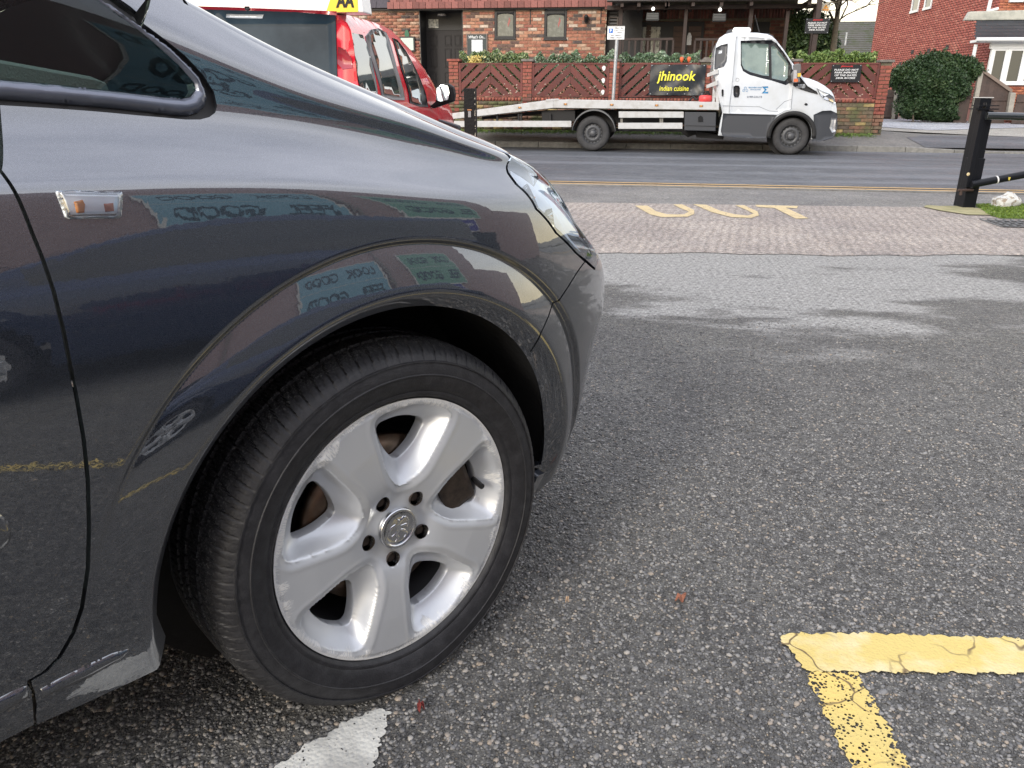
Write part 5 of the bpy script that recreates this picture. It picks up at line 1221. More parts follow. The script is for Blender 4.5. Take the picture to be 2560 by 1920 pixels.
for i,(a,b) in enumerate(wins):
    x0,x1,z0,z1=a[0],b[0],b[1],a[1];w=MB();f=.055
    w.box(x0,x0+f,-.02,.06,z0,z1);w.box(x1-f,x1,-.02,.06,z0,z1);w.box(x0+f,x1-f,-.02,.06,z0,z0+f);w.box(x0+f,x1-f,-.02,.06,z1-f*1.3,z1);w.box(x0-.02,x1+.02,-.035,.05,z0-.03,z0)
    wo=w.build('window',FRB,pub,bevel=.004)
    cx=(x0+x1)/2;hw=(x1-x0)/2-f-.005;arch=[(cx-hw,z0+f),(cx+hw,z0+f)]+[(cx+hw*math.cos(t),z1-f*2.4+f*.9*math.sin(t)) for t in [k*math.pi/12 for k in range(13)]]
    # arched inner bead then pane
    MB().prism(arch,.025,.032).build('pane',mat('leaded_dim_glass',(.085,.10,.10),.12,coat=.6,noise=(14,.45,.65),col2=(.15,.165,.16)),wo)
    MB().tube([(cx-hw,.018,z0+f)]+[(p[0],.018,p[1]) for p in arch[2:][::-1]]+[(cx+hw,.018,z0+f)],.008,6).build('bead',FRB,wo)
    MB().prism([(cx+.09,z0+.5),(cx+.13,z0+.42),(cx+.10,z0+.33),(cx+.07,z0+.26),(cx+.055,z0+.34),(cx+.085,z0+.42)],.019,.024).build('motif',mat('stained_pink_glass',(.32,.10,.10),.2),wo)
# door, recessed
x0,x1=dr[0][0],dr[1][0];zd=q(z8(600,345))[1];zdt=dr[0][1]
DK=mat('dark_brown_door',(.010,.008,.010),.6,bump=(25,.15))
MB().box(x0,x0+.02,.0,.62,0,zdt).box(x1-.02,x1,.0,.62,0,zdt).box(x0,x1,.0,.62,zdt-.02,zdt).build('door_reveal',FRB,pub)
d=box('door',DK,pub,x0+.02,x1-.02,.60,.65,.1,zd)
def rect(a,b,yy): 
    A=Plane(0,BY+yy,0)(*z8(*a));B=Plane(0,BY+yy,0)(*z8(*b));return A[0],B[0],B[1],A[1]
for (a,b) in (((565,430),(650,560)),((740,430),(825,560)),((860,430),(940,560)),((565,590),(650,820)),((740,590),(825,820)),((860,590),(940,820)),((565,880),(650,1150)),((740,880),(825,1150))):
    r=rect(a,b,.6);m_=MB();m_.box(r[0],r[1],.583,.60,r[3]-.012,r[3]).box(r[0],r[1],.583,.60,r[2],r[2]+.012).box(r[0],r[0]+.012,.583,.60,r[2]+.012,r[3]-.012).box(r[1]-.012,r[1],.583,.60,r[2]+.012,r[3]-.012).box(r[0]+.03,r[1]-.03,.588,.60,r[2]+.03,r[3]-.03);m_.build('door_panel',DK,d)
box('transom',FRB,pub,x0+.02,x1-.02,.585,.65,zd,zdt-.02)
r=rect((540,235),(665,340),.58);MB().box(r[0],r[1],.572,.585,r[2],r[3]).build('transom_light',mat('lit_frosted_glass',(.55,.55,.50),.3,noise=(20,.45,.6),col2=(.18,.2,.2)),pub)
MB().lathe([(0,.06),(.10,.05),(.12,0),(0,0)],20,axis='z',c=(q(z8(672,165))[0],.3,q(z8(672,180))[1])).build('porch_light',mat('dim_opal',(.35,.34,.35),.4),pub)
# hung tiles: two courses showing
TILE=mat('red_clay_tile',(.25,.095,.080),.8,noise=(5,.4,.7),col2=(.18,.075,.068),obvar=.30,bump=(40,.3))
tx0=BP(972,10)[0];tx1=BP(1527,10)[0];_tm=MB();_tm.box(-.5,.5,-.5,.5,-.5,.5);TM=_tm.mesh('tile')
TM.materials.append(TILE)
ze=q((1200,22))[1];rows=[(ze,.155,-.16),(ze+.14,.17,-.13),(ze+.29,.17,-.10),(ze+.44,.17,-.07)]
nt_=0
for j,(z,h,y) in enumerate(rows):
    x=tx0+(.08 if j%2 else 0)
    while x<tx1-.05:
        o=bpy.data.objects.new('tile',TM);o.parent=pub;o.scale=(.155,.022,h);o.location=(x+.083,y+random.uniform(-.003,.003),z+h/2);o.rotation_euler=(R(-8),0,random.uniform(-.01,.01));COL.objects.link(o);x+=.166;nt_+=1
box('eaves_board',FRB,pub,tx0,tx1,-.12,.28,ze-.03,ze-.005);box('upper_wall',TILE,pub,tx0+.02,tx1-.02,-.06,.28,ze-.005,ze+2.6)
box('end_block',TILE,pub,wx1-.05,tx1+.03,-.16,-.10,ze-.05,ze+.02)
# darker slate roof to the left
SL=mat('purple_slate',(.055,.045,.055),.6,obvar=.2,noise=(6,.4,.7),col2=(.03,.028,.035))
for j in range(3):
    x=wx0
    while x<tx0-.05:
        o=bpy.data.objects.new('slate',TM);o.parent=pub;o.scale=(.29,.02,.22);o.location=(x+.15+(.15 if j%2 else 0),-.10+j*.09,ze+.12+j*.15);o.rotation_euler=(R(-30),0,0);COL.objects.link(o);o.material_slots[0].link='OBJECT';o.material_slots[0].material=SL;x+=.30
box('eaves_board',FRB,pub,wx0,tx0-.01,-.10,.28,ze-.02,ze+.05);box('upper_wall',MORTAR_D,pub,wx0,tx0-.01,.28,.30,ze+.05,ze+1.5)
box('roof',SL,pub,wx0,BP(2030,10)[0],.3,7,zt+.3,zt+.5)
# wall lamp and iron bracket hooks
lp=q(z7(1585,150));lam=thing('wall_lantern','small black lantern on the brick wall right of the second window','lantern',(lp[0],BY-.09,lp[1]))
MB().lathe([(0,.11),(.03,.10),(.06,.05),(.055,.045),(.035,-.07),(.0,-.09)],8,axis='z').build('lamp_body',FRB,lam);MB().box(-.02,.02,0,.09,-.01,.03).build('arm',FRB,lam)
for X in (860,1775):
    h=q(z7(X,110));t=thing('iron_bar','thin black iron strap on the brickwork '+('between the two small windows' if X==860 else 'beside the wall corner, right of the lantern'),'bracket',(h[0],BY-.015,h[1]));MB().box(-.012,.012,-.006,.006,-.17,.17).build('strap',FRB,t);MB().tube([(0,-.01,.16),(0,-.07,.15),(0,-.09,.10)],.007,6).build('hook',FRB,t)
# What's On board and menu case
a=q(z8(1010,412));b=q(z8(1265,700));w=b[0]-a[0];h=a[1]-b[1]
wb=thing('chalkboard',"dark What's On noticeboard with a white paper, on the wall right of the black door",'noticeboard',((a[0]+b[0])/2,BY-.03,(a[1]+b[1])/2))
box('board',mat('slate_green_board',(.03,.042,.045),.5),wb,-w/2+.02,w/2-.02,-.01,.02,-h/2+.02,h/2-.02);m_=MB();m_.box(-w/2,w/2,-.02,.02,h/2-.02,h/2).box(-w/2,w/2,-.02,.02,-h/2,-h/2+.02).box(-w/2,-w/2+.02,-.02,.02,-h/2+.02,h/2-.02).box(w/2-.02,w/2,-.02,.02,-h/2+.02,h/2-.02);m_.build('frame',mat('brown_frame',(.20,.15,.13),.6),wb)
box('paper',mat('white_paper',(.70,.72,.76),.6,noise=(30,.5,.62),col2=(.5,.52,.58)),wb,-w*.26,w*.27,-.014,-.010,-h*.5+.03,h*.24)
writing('lettering',"What's On...",wb,MATS['white_print'],0,-.014,h*.36,w*.80,h*.13,shear=.25,bold=.02)
a=q(z8(195,448));b=q(z8(385,632));w=b[0]-a[0];h=a[1]-b[1]
mc=thing('menu_case','green backed menu case on the brick wall left of the black door','menu case',((a[0]+b[0])/2,BY-.04,(a[1]+b[1])/2))
box('case',FRB,mc,-w/2,w/2,-.02,.03,-h/2,h/2,bevel=.006);box('menu',mat('pale_green_paper',(.50,.62,.54),.5,noise=(40,.5,.6),col2=(.62,.66,.6)),mc,-w/2+.035,w/2-.035,-.026,-.021,-h/2+.035,h/2-.035)
MB().prism([(-.05,h/2),(.05,h/2),(.06,h/2+.06),(.03,h/2+.15),(-.03,h/2+.15),(-.06,h/2+.06)],-.02,.0).build('crest',mat('green_crest',(.02,.12,.06),.5),mc)
# ------------------------------------------------------------------ veranda
VYf=19.9;VF=Plane(0,VYf,0);VB=Plane(0,21.6,0)
DW=mat('dark_brown_stain',(.048,.030,.026),.65,noise=(6,.4,.7),col2=(.03,.022,.02),bump=(30,.2))
ver=thing('veranda','dark brown timber veranda with posts and railings on the side of the pub','veranda',(0,0,0))
def vpost(p0,p1,yy=VYf,w=None,nm='post'):
    P=Plane(0,yy,0);a=P(*p0);b=P(*p1);return box(nm,DW,ver,min(a[0],b[0]),max(a[0],b[0]),yy,yy+.11,.25,max(a[1],b[1]),bevel=.006)
for X0,X1 in ((1415,1447),(1935,1962)): vpost(z2(X0,60),z2(X1,60))
vpost(z3(1015,60),z3(1052,60));vpost(z3(1352,100),z3(1385,100));vpost(z3(1610,60),z3(1650,60),nm='end_post')
xl=VF(1518,20)[0];xr=VF(*z3(1670,20))[0];zb1=VF(1600,24)[1];zb2=VF(1600,13)[1];zr=VF(1600,5)[1]
box('beam',DW,ver,xl,xr,VYf-.02,VYf+.13,zb1,zb2,bevel=.005)
MB().add([(xl,VYf-.45,zb2+.02),(xr+.45,VYf-.45,zb2+.02),(xr+.45,21.8,zb2+.75),(xl,21.8,zb2+.75),(xl,VYf-.45,zb2+.10),(xr+.45,VYf-.45,zb2+.10),(xr+.45,21.8,zb2+.83),(xl,21.8,zb2+.83)],[(0,1,2,3),(4,7,6,5),(0,4,5,1),(1,5,6,2),(3,2,6,7),(0,3,7,4)]).build('veranda_roof',mat('dark_felt',(.06,.05,.05),.8,noise=(8,.4,.7),col2=(.03,.028,.028)),ver)
box('gutter',mat('grey_gutter',(.10,.09,.09),.5),ver,xl,xr+.48,VYf-.50,VYf-.452,zb2+.04,zb2+.11,bevel=.01)
for p in (z2(1440,50),z2(1570,50),z2(1795,50),z2(1990,50),z3(735,50),z3(1005,50),z3(1530,50),z3(240,50)):
    x=VF(*p)[0];box('rafter',DW,ver,x-.035,x+.035,VYf-.40,VYf+.9,zb2-.07,zb2+.03)
def rail(pa,pb,yy=VYf+.02):
    P=Plane(0,yy,0);a=P(*pa);b=P(*pb);r=MB().box(a[0],b[0],yy,yy+.06,a[1]-.05,a[1]).build('handrail',DW,ver);MB().box(a[0],b[0],yy+.01,yy+.05,a[1]-.75,a[1]-.70).build('lower_rail',DW,ver)
    n_=max(3,int((b[0]-a[0])/.13))
    for i in range(n_+1):
        x=a[0]+(b[0]-a[0])*i/n_;box('baluster',DW,ver,x-.022,x+.022,yy+.012,yy+.048,a[1]-.70,a[1]-.05)
rail(z2(1447,300),z2(1845,300));rail(z3(510,352),z3(790,352))
# recessed back wall with soldier bricks, dark doors, curtains and cladding
yb=21.6;xb0=VB(1514,50)[0];xb1=VB(1990,50)[0]
ztb=VB(1600,20)[1]
box('back_wall',MORTAR_D,ver,xb0,xb1,yb+.02,yb+.3,0,ztb+.4)
DARKBR=brick_material('dark_veranda_brick',[(0,(.15,.055,.042)),(.4,(.20,.075,.055)),(.7,(.11,.05,.042)),(.9,(.26,.13,.09))])
VW=thing('brick_wall','dark brick wall at the back of the veranda behind the truck cab','wall',(0,yb,0))
wl_=VB(*z3(560,100))[0];brickwork(VW,xb0,xb1,ztb-.26,ztb+.0,[],DARKBR,False,soldier=True,name='soldier_bricks')
brickwork(VW,xb0,wl_,1.0,ztb-.27,[],DARKBR,False,name='left_bricks')
opn=[(VB(*z3(1050,200))[0],VB(*z3(1200,200))[0],0,VB(*z3(1200,200))[1])]
brickwork(VW,wl_,xb1,1.0,ztb-.27,opn,DARKBR,True)
MB().box(opn[0][0],opn[0][1],-.01,.02,0,opn[0][3]).build('shutter',FRB,VW)
box('core',MORTAR_D,VW,xb0,xb1,.005,.02,0,ztb)
def vb(a,b): A=VB(*a);B=VB(*b);return A[0],B[0],B[1],A[1]
r=vb(z2(1515,175),z2(2065,470));box('door_frame',FRB,ver,r[0],r[1],yb-.06,yb-.01,.3,r[3])
GLD=mat('dim_pane',(.02,.022,.024),.06,coat=1)
CUR=mat('pale_net_curtain',(.66,.66,.60),.8,noise=(9,.50,.62),col2=(.16,.16,.14))
for (a,b) in ((z2(1525,215),z2(1627,430)),(z2(1658,215),z2(1730,430)),(z3(85,250),z3(140,400))):
    r=vb(a,b)
    V=[];F=[];nn_=24
    for i in range(nn_+1):
        x=r[0]+(r[1]-r[0])*i/nn_;y=yb-.075+.02*math.sin(i*1.7);V+=[(x,y,r[2]-.5),(x,y,r[3])]
        if i:F.append((2*i-2,2*i,2*i+1,2*i-1))
    obj('curtain',meshnp('curtain',V,F,smooth=True),ver,CUR)
for (a,b) in ((z2(1845,220),z2(1915,440)),(z2(1965,220),z2(2045,440)),(z2(1630,215),z2(1655,430))):
    r=vb(a,b);z=r[2]-.4
    while z<r[3]-.05: box('cladding_board',mat('brown_cladding',(.10,.062,.05),.7,obvar=.15,noise=(5,.4,.7),col2=(.06,.04,.035)),ver,r[0],r[1],yb-.095,yb-.065,z,z+.11);z+=.12
wv=VB(*z2(1965,310));sg_=thing('paper_lantern','small white paper notice hanging on the cladding at the back of the veranda','notice',(wv[0],yb-.12,wv[1]));MB().prism([(-.05,-.14),(.06,-.14),(.06,.06),(.02,.14),(-.02,.14),(-.05,.06)],-.005,.005).build('sheet',MATS['white_paper'],sg_)
# left dark recess with louvre shutter
r=(lambda A,B:(A[0],B[0],B[1],A[1]))(Plane(0,21.2,0)(*z7(1872,115)),Plane(0,21.2,0)(*z7(1995,240)));sh=thing('louvre_shutter','small dark louvred shutter in the gap between brick wall and veranda','shutter',((r[0]+r[1])/2,21.2,(r[2]+r[3])/2))
w=(r[1]-r[0])/2;h=(r[3]-r[2])/2;MB().box(-w,-w+.03,-.02,.02,-h,h).box(w-.03,w,-.02,.02,-h,h).box(-w+.03,w-.03,-.02,.02,h-.03,h).box(-w+.03,w-.03,-.02,.02,-h,-h+.03).build('frame',mat('grey_brown_frame',(.12,.10,.09),.6),sh)
for i in range(6): MB().box(-w+.03,w-.03,-.015,.01,-h+.05+i*.08,-h+.085+i*.08).build('slat',mat('grey_slat',(.10,.10,.11),.5),sh)
MB().box(-w-.3,w+.6,.03,.06,-2,h+.5).build('backing',FRB,sh)
for i,(a,b,nm) in enumerate(((z2(1630,100),z2(1730,165),'left of the two black patio heaters hanging under the veranda roof'),(z3(670,125),z3(790,200),'right of the two black patio heaters under the veranda roof, above the truck cab'))):
    A=Plane(0,19.85,0)(*a);B=Plane(0,19.85,0)(*b);w=(B[0]-A[0]);h=A[1]-B[1]
    t=thing('patio_heater',nm,'patio heater',((A[0]+B[0])/2,19.85,(A[1]+B[1])/2),0,'patio heaters under the veranda roof')
    MB().prism([(-w*.46,-h*.5),(w*.46,-h*.5),(w*.5,-h*.35),(w*.47,h*.5),(-w*.47,h*.5),(-w*.5,-h*.35)],-.05,.10).build('housing',mat('heater_black',(.035,.037,.04),.4,.3),t,bevel=.01)
    for k in range(4): MB().box(-w*.42,w*.42,-.058,-.050,h*(-.25+.18*k),h*(-.18+.18*k)).build('grille_bar',mat('heater_grey',(.16,.165,.17),.4,.5),t)
    MB().tube([(0,.02,h*.5),(0,.02,h*.5+.25)],.012,8).build('hanger',FRB,t)
    l=thing('spot_lamp',('bright little lamp above the left patio heater','bright little lamp above the right patio heater')[i],'lamp',(t.location.x,19.83,t.location.z+h*.5+.07),0,'lamps above the patio heaters');MB().lathe([(0,-.025),(.032,-.02),(.038,.01),(.02,.04),(0,.045)],12,axis='z').build('bulb',mat('lit_bulb',(.9,.9,.85),.3,emit=((1,.97,.88),2.2)),l)
# warning sign at the veranda end and the notice on its post
P=Plane(0,19.4,0);a=P(*z3(1680,30));b=P(*z3(1745,105));w=b[0]-a[0];h=a[1]-b[1]
t=thing('warning_sign','small orange and white warning sign at the right end of the veranda roof','sign',((a[0]+b[0])/2,19.4,(a[1]+b[1])/2));box('plate',mat('cream_plate',(.62,.56,.45),.5),t,-w/2,w/2,-.004,.004,-h/2,h/2);MB().prism([(-w*.32,-h*.12),(w*.32,-h*.12),(0,h*.38)],-.007,-.004).build('triangle',mat('orange_print',(.80,.36,.05),.5),t);box('text_block',mat('orange_print2',(.75,.30,.05),.5),t,-w*.38,w*.38,-.007,-.004,-h*.4,-h*.2)
P=Plane(0,19.1,0);a=P(*z3(1532,172));b=P(*z3(1733,308))
tt=notice('notice_board','upper black parking notice on a leaning timber post right of the veranda',(a[0]+b[0])/2,19.1,(a[1]+b[1])/2,b[0]-a[0],a[1]-b[1])
pa=P(*z3(1590,510));pb=P(*z3(1628,300));MB().add([(pa[0]-.05,19.14,.3),(pa[0]+.05,19.14,.3),(pa[0]+.05,19.24,.3),(pa[0]-.05,19.24,.3),(pb[0]-.05,19.12,pb[1]+1.0),(pb[0]+.05,19.12,pb[1]+1.0),(pb[0]+.05,19.22,pb[1]+1.0),(pb[0]-.05,19.22,pb[1]+1.0)],[(0,1,5,4),(1,2,6,5),(2,3,7,6),(3,0,4,7),(4,5,6,7)]).build('leaning_post',DW,ver)
# ------------------------------------------------------------------ parking sign on its pole
P=Plane(0,18.0,0);a=P(*z2(1325,207));b=P(*z2(1455,312));w=b[0]-a[0];h=a[1]-b[1];cx=(a[0]+b[0])/2
ps=thing('parking_sign','white parking sign with a blue P on a grey pole before the fence','sign',(cx,18.0,.20))
pb_=P(*z2(1370,790));zc=(a[1]+b[1])/2-.20
MB().tube([(pb_[0]-cx-.02,.03,0),(.03,.03,zc+h*.5)],.038,16).build('pole',GALV,ps)
box('plate',mat('sign_white',(.74,.76,.78),.4),ps,-w/2,w/2,-.014,-.008,zc-h/2,zc+h/2,bevel=.002)
box('border',mat('sign_black',(.02,.02,.02),.5),ps,-w/2+.006,w/2-.006,-.0155,-.0145,zc+h*.47,zc+h*.485);box('blue_square',mat('sign_blue',(.02,.14,.50),.4),ps,-w*.42,-w*.18,-.0165,-.0142,zc-.02*h,zc+h*.32)
writing('lettering','P',ps,MATS['sign_white'],-w*.30,-.018,zc+h*.15,w*.11,h*.24,bold=.02)
for i,(s_,xx,ww,zz) in enumerate((('Mon - Sat',.18,.46,.36),('8 am - 6 pm',.18,.56,.19),('2 hours',.20,.32,.02),('No return',0,.56,-.19),('within 2 hours',0,.70,-.36))): writing('lettering',s_,ps,MATS['sign_black'],w*xx,-.018,zc+h*zz,w*ww,h*.105,bold=.01)
# ================================================================== HOUSE, IVY, TREE
ST_=Plane(10.7,27,-86.7);HX,HY=10.7,27.0
def S(p): return ST_(*p)
house=thing('brick_house','red brick house on the right with a slate bay roof and white bay window','house',(HX,HY,0),0)
side=obj('side_wall',None,house,loc=(0,0,0),rot=(0,0,R(-86.7)))
far=S((2182,100))[0];print('house side length',far)
Lh=-far
# side wall: local x runs toward the street corner (0); face is local -y
def op(a,b): A=S(a);B=S(b);return (A[0],B[0],B[1],max(A[1],B[1])+1.2)
o1=op(z4(955,0),z4(998,75));o2=op(z4(1048,0),z4(1094,50))
HT=9.5
opsd=[(o1[0],o1[1],S(z4(975,76))[1],S(z4(975,76))[1]+1.25),(o2[0],o2[1],S(z4(1060,55))[1],S(z4(1060,55))[1]+1.25)]
MB().box(far,0,.012,.3,0,HT).build('wall_core',MORTAR_R,side)
brickwork(side,far,0,.9,6.6,opsd,HOUSEBRICK,False,name='side_wall_bricks',jx=.0015,gap=.009)
for o in opsd:
    f=MB();f.box(o[0],o[0]+.09,-.03,.05,o[2],o[3]).box(o[1]-.09,o[1],-.03,.05,o[2],o[3]).box(o[0],o[1],-.06,.05,o[2]-.08,o[2]).box(o[0],o[1],-.03,.05,o[3]-.09,o[3]);w=f.build('window_frame',WHITE,side);MB().box(o[0]+.09,o[1]-.09,-.005,.01,o[2],o[3]-.09).build('pane',GLD,side)
for p in (z4(953,385),z4(1073,375),z4(1210,352),z4(862,475)):
    x,z=S(p);MB().box(x-.13,x+.13,-.012,.01,z-.07,z+.07).build('air_vent',mat('dark_vent',(.03,.022,.022),.7),side)
# front face
HF=Plane(0,HY,0)
fx=HF(2850,100)[0]-HX
box('front_wall',MORTAR_R,house,.02,fx,.012,.3,0,HT)
h0=HF(*z4(1480,320));ORB=brick_material('orange_front_brick',[(0,(.42,.15,.08)),(.4,(.47,.18,.10)),(.75,(.37,.12,.07))])
brickwork(house,.0,fx,.3,HT-3,[],ORB,False,name='front_bricks')
BA=Plane(0,HY-.75,0)
def b(p): A=BA(*p);return A[0]-HX,A[1]
# bay: base, windows, fascia, roof
bx0=b(z4(1470,600))[0];zf=b(z4(1550,318))[1];zf2=b(z4(1550,298))[1];zs=b(z4(1600,615))[1]
box('bay_base',MORTAR_R,house,bx0+.12,fx,-.70,.0,0,zs-.06)
brickwork(house,bx0+.12,fx,.3,zs-.06,[],ORB,False,name='bay_bricks',y=-.71)
UP=mat('white_upvc',(.76,.78,.80),.35)
r0=b(z4(1500,620));f=MB();f.box(bx0+.02,fx,-.80,-.66,zs-.06,zs)
f.box(bx0+.02,fx,-.80,-.68,zf-.16,zf)   # deep head panel
xs_w=[b(z4(X,500))[0] for X in (1520,1640,1770,1900)]
for x in xs_w: f.box(x-.035,x+.035,-.78,-.68,zs,zf-.16)
f.build('bay_window',UP,house,bevel=.01)
for i in range(3):
    w=MB();a_,c_=xs_w[i]+.035,xs_w[i+1]-.035;w.box(a_,a_+.05,-.765,-.70,zs,zf-.16).box(c_-.05,c_,-.765,-.70,zs,zf-.16).box(a_+.05,c_-.05,-.765,-.70,zs,zs+.05).box(a_+.05,c_-.05,-.765,-.70,zf-.21,zf-.16);wo=w.build('casement',UP,house);MB().box(a_+.05,c_-.05,-.735,-.72,zs+.05,zf-.21).build('pane',mat('dark_bay_glass',(.025,.03,.034),.08,coat=1,noise=(60,.72,.76),col2=(.3,.3,.3)),wo)
bxf=b(z4(1392,310))[0]
box('fascia',UP,house,bxf,fx,-1.05,-.60,zf,zf2,bevel=.01)
MB().tube([(bxf-.02,-1.09,zf2),(fx,-1.09,zf2)],.055,10).build('gutter',UP,house)
# lean-to slate roof in courses
SLA=mat('charcoal_slate',(.032,.036,.045),.45,obvar=.12,noise=(9,.66,.74),col2=(.25,.26,.28))
zt_=HF(*z4(1430,150))[1];xA=bxf-.05;xB=b(z4(1405,150))[0]
nrow=6
for j in range(nrow):
    t0=j/nrow;t1=(j+1)/nrow;y0=-1.08+(.95)*t0;y1=-1.08+.95*t1;z0_=zf2+.02+(zt_-zf2-.02)*t0;z1_=zf2+.02+(zt_-zf2-.02)*t1
    xl_=xA+(.30)*t0;x=xl_-(.15 if j%2 else 0)
    while x<fx:
        a_=max(x,xl_);c_=min(x+.295,fx)
        if c_-a_>.05: MB().add([(a_,y0,z0_+.018),(c_,y0,z0_+.018),(c_,y1,z1_+.006),(a_,y1,z1_+.006),(a_,y0,z0_-.004),(c_,y0,z0_-.004)],[(0,1,2,3),(4,5,1,0)]).build('slate',SLA,house)
        x+=.30
MB().prism([(xB-.05,zt_-.02),(fx,zt_-.02),(fx,zt_+.30),(xB+.05,zt_+.22)],-.22,-.02).build('lead_flashing',mat('pale_lead',(.45,.45,.40),.6,noise=(6,.4,.7),col2=(.28,.29,.26)),house,bevel=.03)
# downpipes
a_=HF(*z4(1500,100));MB().tube([(a_[0]-HX,-.08,a_[1]),(a_[0]-HX+.10,-.08,HT-3)],.05,10).tube([(a_[0]-HX,-.08,a_[1]+.05),(a_[0]-HX+.25,-.14,a_[1]+.12)],.04,8).build('downpipe',UP,house)
a_=b(z4(1412,330));c_=b(z4(1385,480));MB().tube([(a_[0],-.85,a_[1]),(a_[0]-.02,-.85,c_[1]-1.2)],.05,10).build('downpipe',UP,house)
u0=HF(*z4(1660,18));box('window_sill',UP,house,u0[0]-HX,fx,-.10,.0,u0[1],u0[1]+.09)
box('roof',SLA,house,-.4,fx,-.4,Lh*.9,HT,HT+.2)
MB().prism([(-.45,HT),(fx+.2,HT),(fx*.5,HT+3.4)],-.3,Lh).build('roof',SLA,house)
# ------------------------------------------------------------------ timber fence, posts and ivy
WD=mat('weathered_fence_timber',(.085,.058,.050),.8,noise=(5,.35,.7),col2=(.055,.042,.038),obvar=.14,bump=(30,.4))
CPO=mat('concrete_post',(.34,.32,.28),.85,noise=(8,.4,.7),col2=(.24,.23,.20),bump=(50,.3))
def fpost(Y,p_top,p_bot,w=.055,label='',mt=CPO,cat='post'):
    P=Plane(0,Y,0);t=P(*p_top);b_=P(*p_bot);o=thing('fence_post',label,cat,(b_[0],Y,b_[1]-.05));dx=(t[0]-b_[0])
    MB().add([(-w,-w,0),(w,-w,0),(w,w,0),(-w,w,0),(dx-w,-w,t[1]-b_[1]+.05),(dx+w,-w,t[1]-b_[1]+.05),(dx+w,w,t[1]-b_[1]+.07),(dx-w,w,t[1]-b_[1]+.07)],[(0,1,5,4),(1,2,6,5),(2,3,7,6),(3,0,4,7),(4,5,6,7),(3,2,1,0)]).build('shaft',mt,o,bevel=.006);return b_,t
fY=25.6
b1,t1=fpost(fY,z4(1458,525),z4(1385,915),.06,'tall pale concrete fence post nearest the ivy, leaning beside the black gate post')
b2,t2=fpost(fY-.15,z4(1692,690),z4(1662,870),.07,'shorter concrete post right of the sloping fence board')
b3,t3=fpost(fY+2.5,z4(835,650),z4(808,870),.05,'slim pale post in the fence left of the ivy')
b0,t0=fpost(fY+.4,z4(1312,640),z4(1255,915),.06,'dark timber post standing against the right side of the ivy',mt=DW)
def boards(label,Y,xa,xb,zbt,ztf,board=.12,grp='timber fence panels by the house'):
    t=thing('timber_fence',label,'fence',((xa+xb)/2,Y,0),0,grp);c=(xa+xb)/2;x=xa
    while x<xb-.02:
        x2=min(x+board,xb);MB().add([(x-c,-.01,zbt),(x2-c,-.01,zbt),(x2-c,-.01,ztf(x2)),(x-c,-.01,ztf(x)),(x-c,.012,zbt),(x2-.008-c,.012,zbt),(x2-.008-c,.012,ztf(x2)),(x-c,.012,ztf(x))],[(0,1,2,3),(1,5,6,2),(4,0,3,7),(3,2,6,7)]).build('board',WD,t);x+=board
    for zz in (zbt+.12,(zbt+min(ztf(xa),ztf(xb)))/2+.25): box('rail',WD,t,xa-c,xb-c,-.045,-.012,zz,zz+.07)
    return t
P=Plane(0,fY,0);zA=P(*z4(1480,525))[1];zB=P(*z4(1690,690))[1];xa=P(*z4(1405,600))[0];xb=P(*z4(1685,690))[0];xs0=P(*z4(1300,700))[0];zg=.22
boards('brown timber fence panel with sloping top between the two concrete posts',fY,xa+.1,xb-.05,zg,lambda x:zA+(zB-zA)*min(max((x-xa-.15)/(xb-xa-.15),0),1))
boards('narrow brown timber panel between the dark post and the tall concrete post',fY+.1,xs0,xa+.05,zg,lambda x:P(*z4(1350,640))[1])
boards('brown timber fence panel right of the shorter concrete post, below the bay window',fY-.2,P(*z4(1705,700))[0],P(*z4(1705,700))[0]+2.6,zg,lambda x:P(*z4(1740,700))[1])
P3=Plane(0,fY+2.5,0);boards('grey timber fence panel left of the ivy beyond the driveway',fY+2.55,P3(*z4(735,700))[0],P3(*z4(875,700))[0],zg+.1,lambda x:P3(*z4(800,665))[1])
box_=thing('topping_board','weathered sloping capping board along the top of the brown fence panel','board',(0,fY-.03,0));MB().add([(xa+.1,-.05,zA+.0),(xb-.02,-.05,zB-.0),(xb-.02,-.05,zB+.10),(xa+.1,-.05,zA+.08),(xa+.1,.05,zA),(xb-.02,.05,zB),(xb-.02,.05,zB+.1),(xa+.1,.05,zA+.08)],[(0,1,2,3),(3,2,6,7),(4,7,6,5),(0,3,7,4),(1,5,6,2)]).build('capping',mat('pale_weathered_board',(.20,.155,.13),.85),box_)
iv=[z4(*p) for p in ((770,640),(790,545),(860,505),(920,485),(1000,430),(1060,415),(1150,412),(1230,418),(1290,425),(1370,470),(1440,515),(1455,545),(1440,580),(1380,620),(1335,660),(1310,740),(1290,820),(1260,890),(1160,900),(1040,890),(900,878),(865,850),(850,780),(845,700),(800,655))]
IY=26.0;PI_=Plane(0,IY,0);ivp=[PI_(*p) for p in iv]
ivy=thing('ivy_hedge','large rounded dark green ivy hedge against the red brick house','hedge',(sum(p[0] for p in ivp)/len(ivp),IY,.2))
ix=ivy.location.x;ivl=[(p[0]-ix,p[1]-.2) for p in ivp]
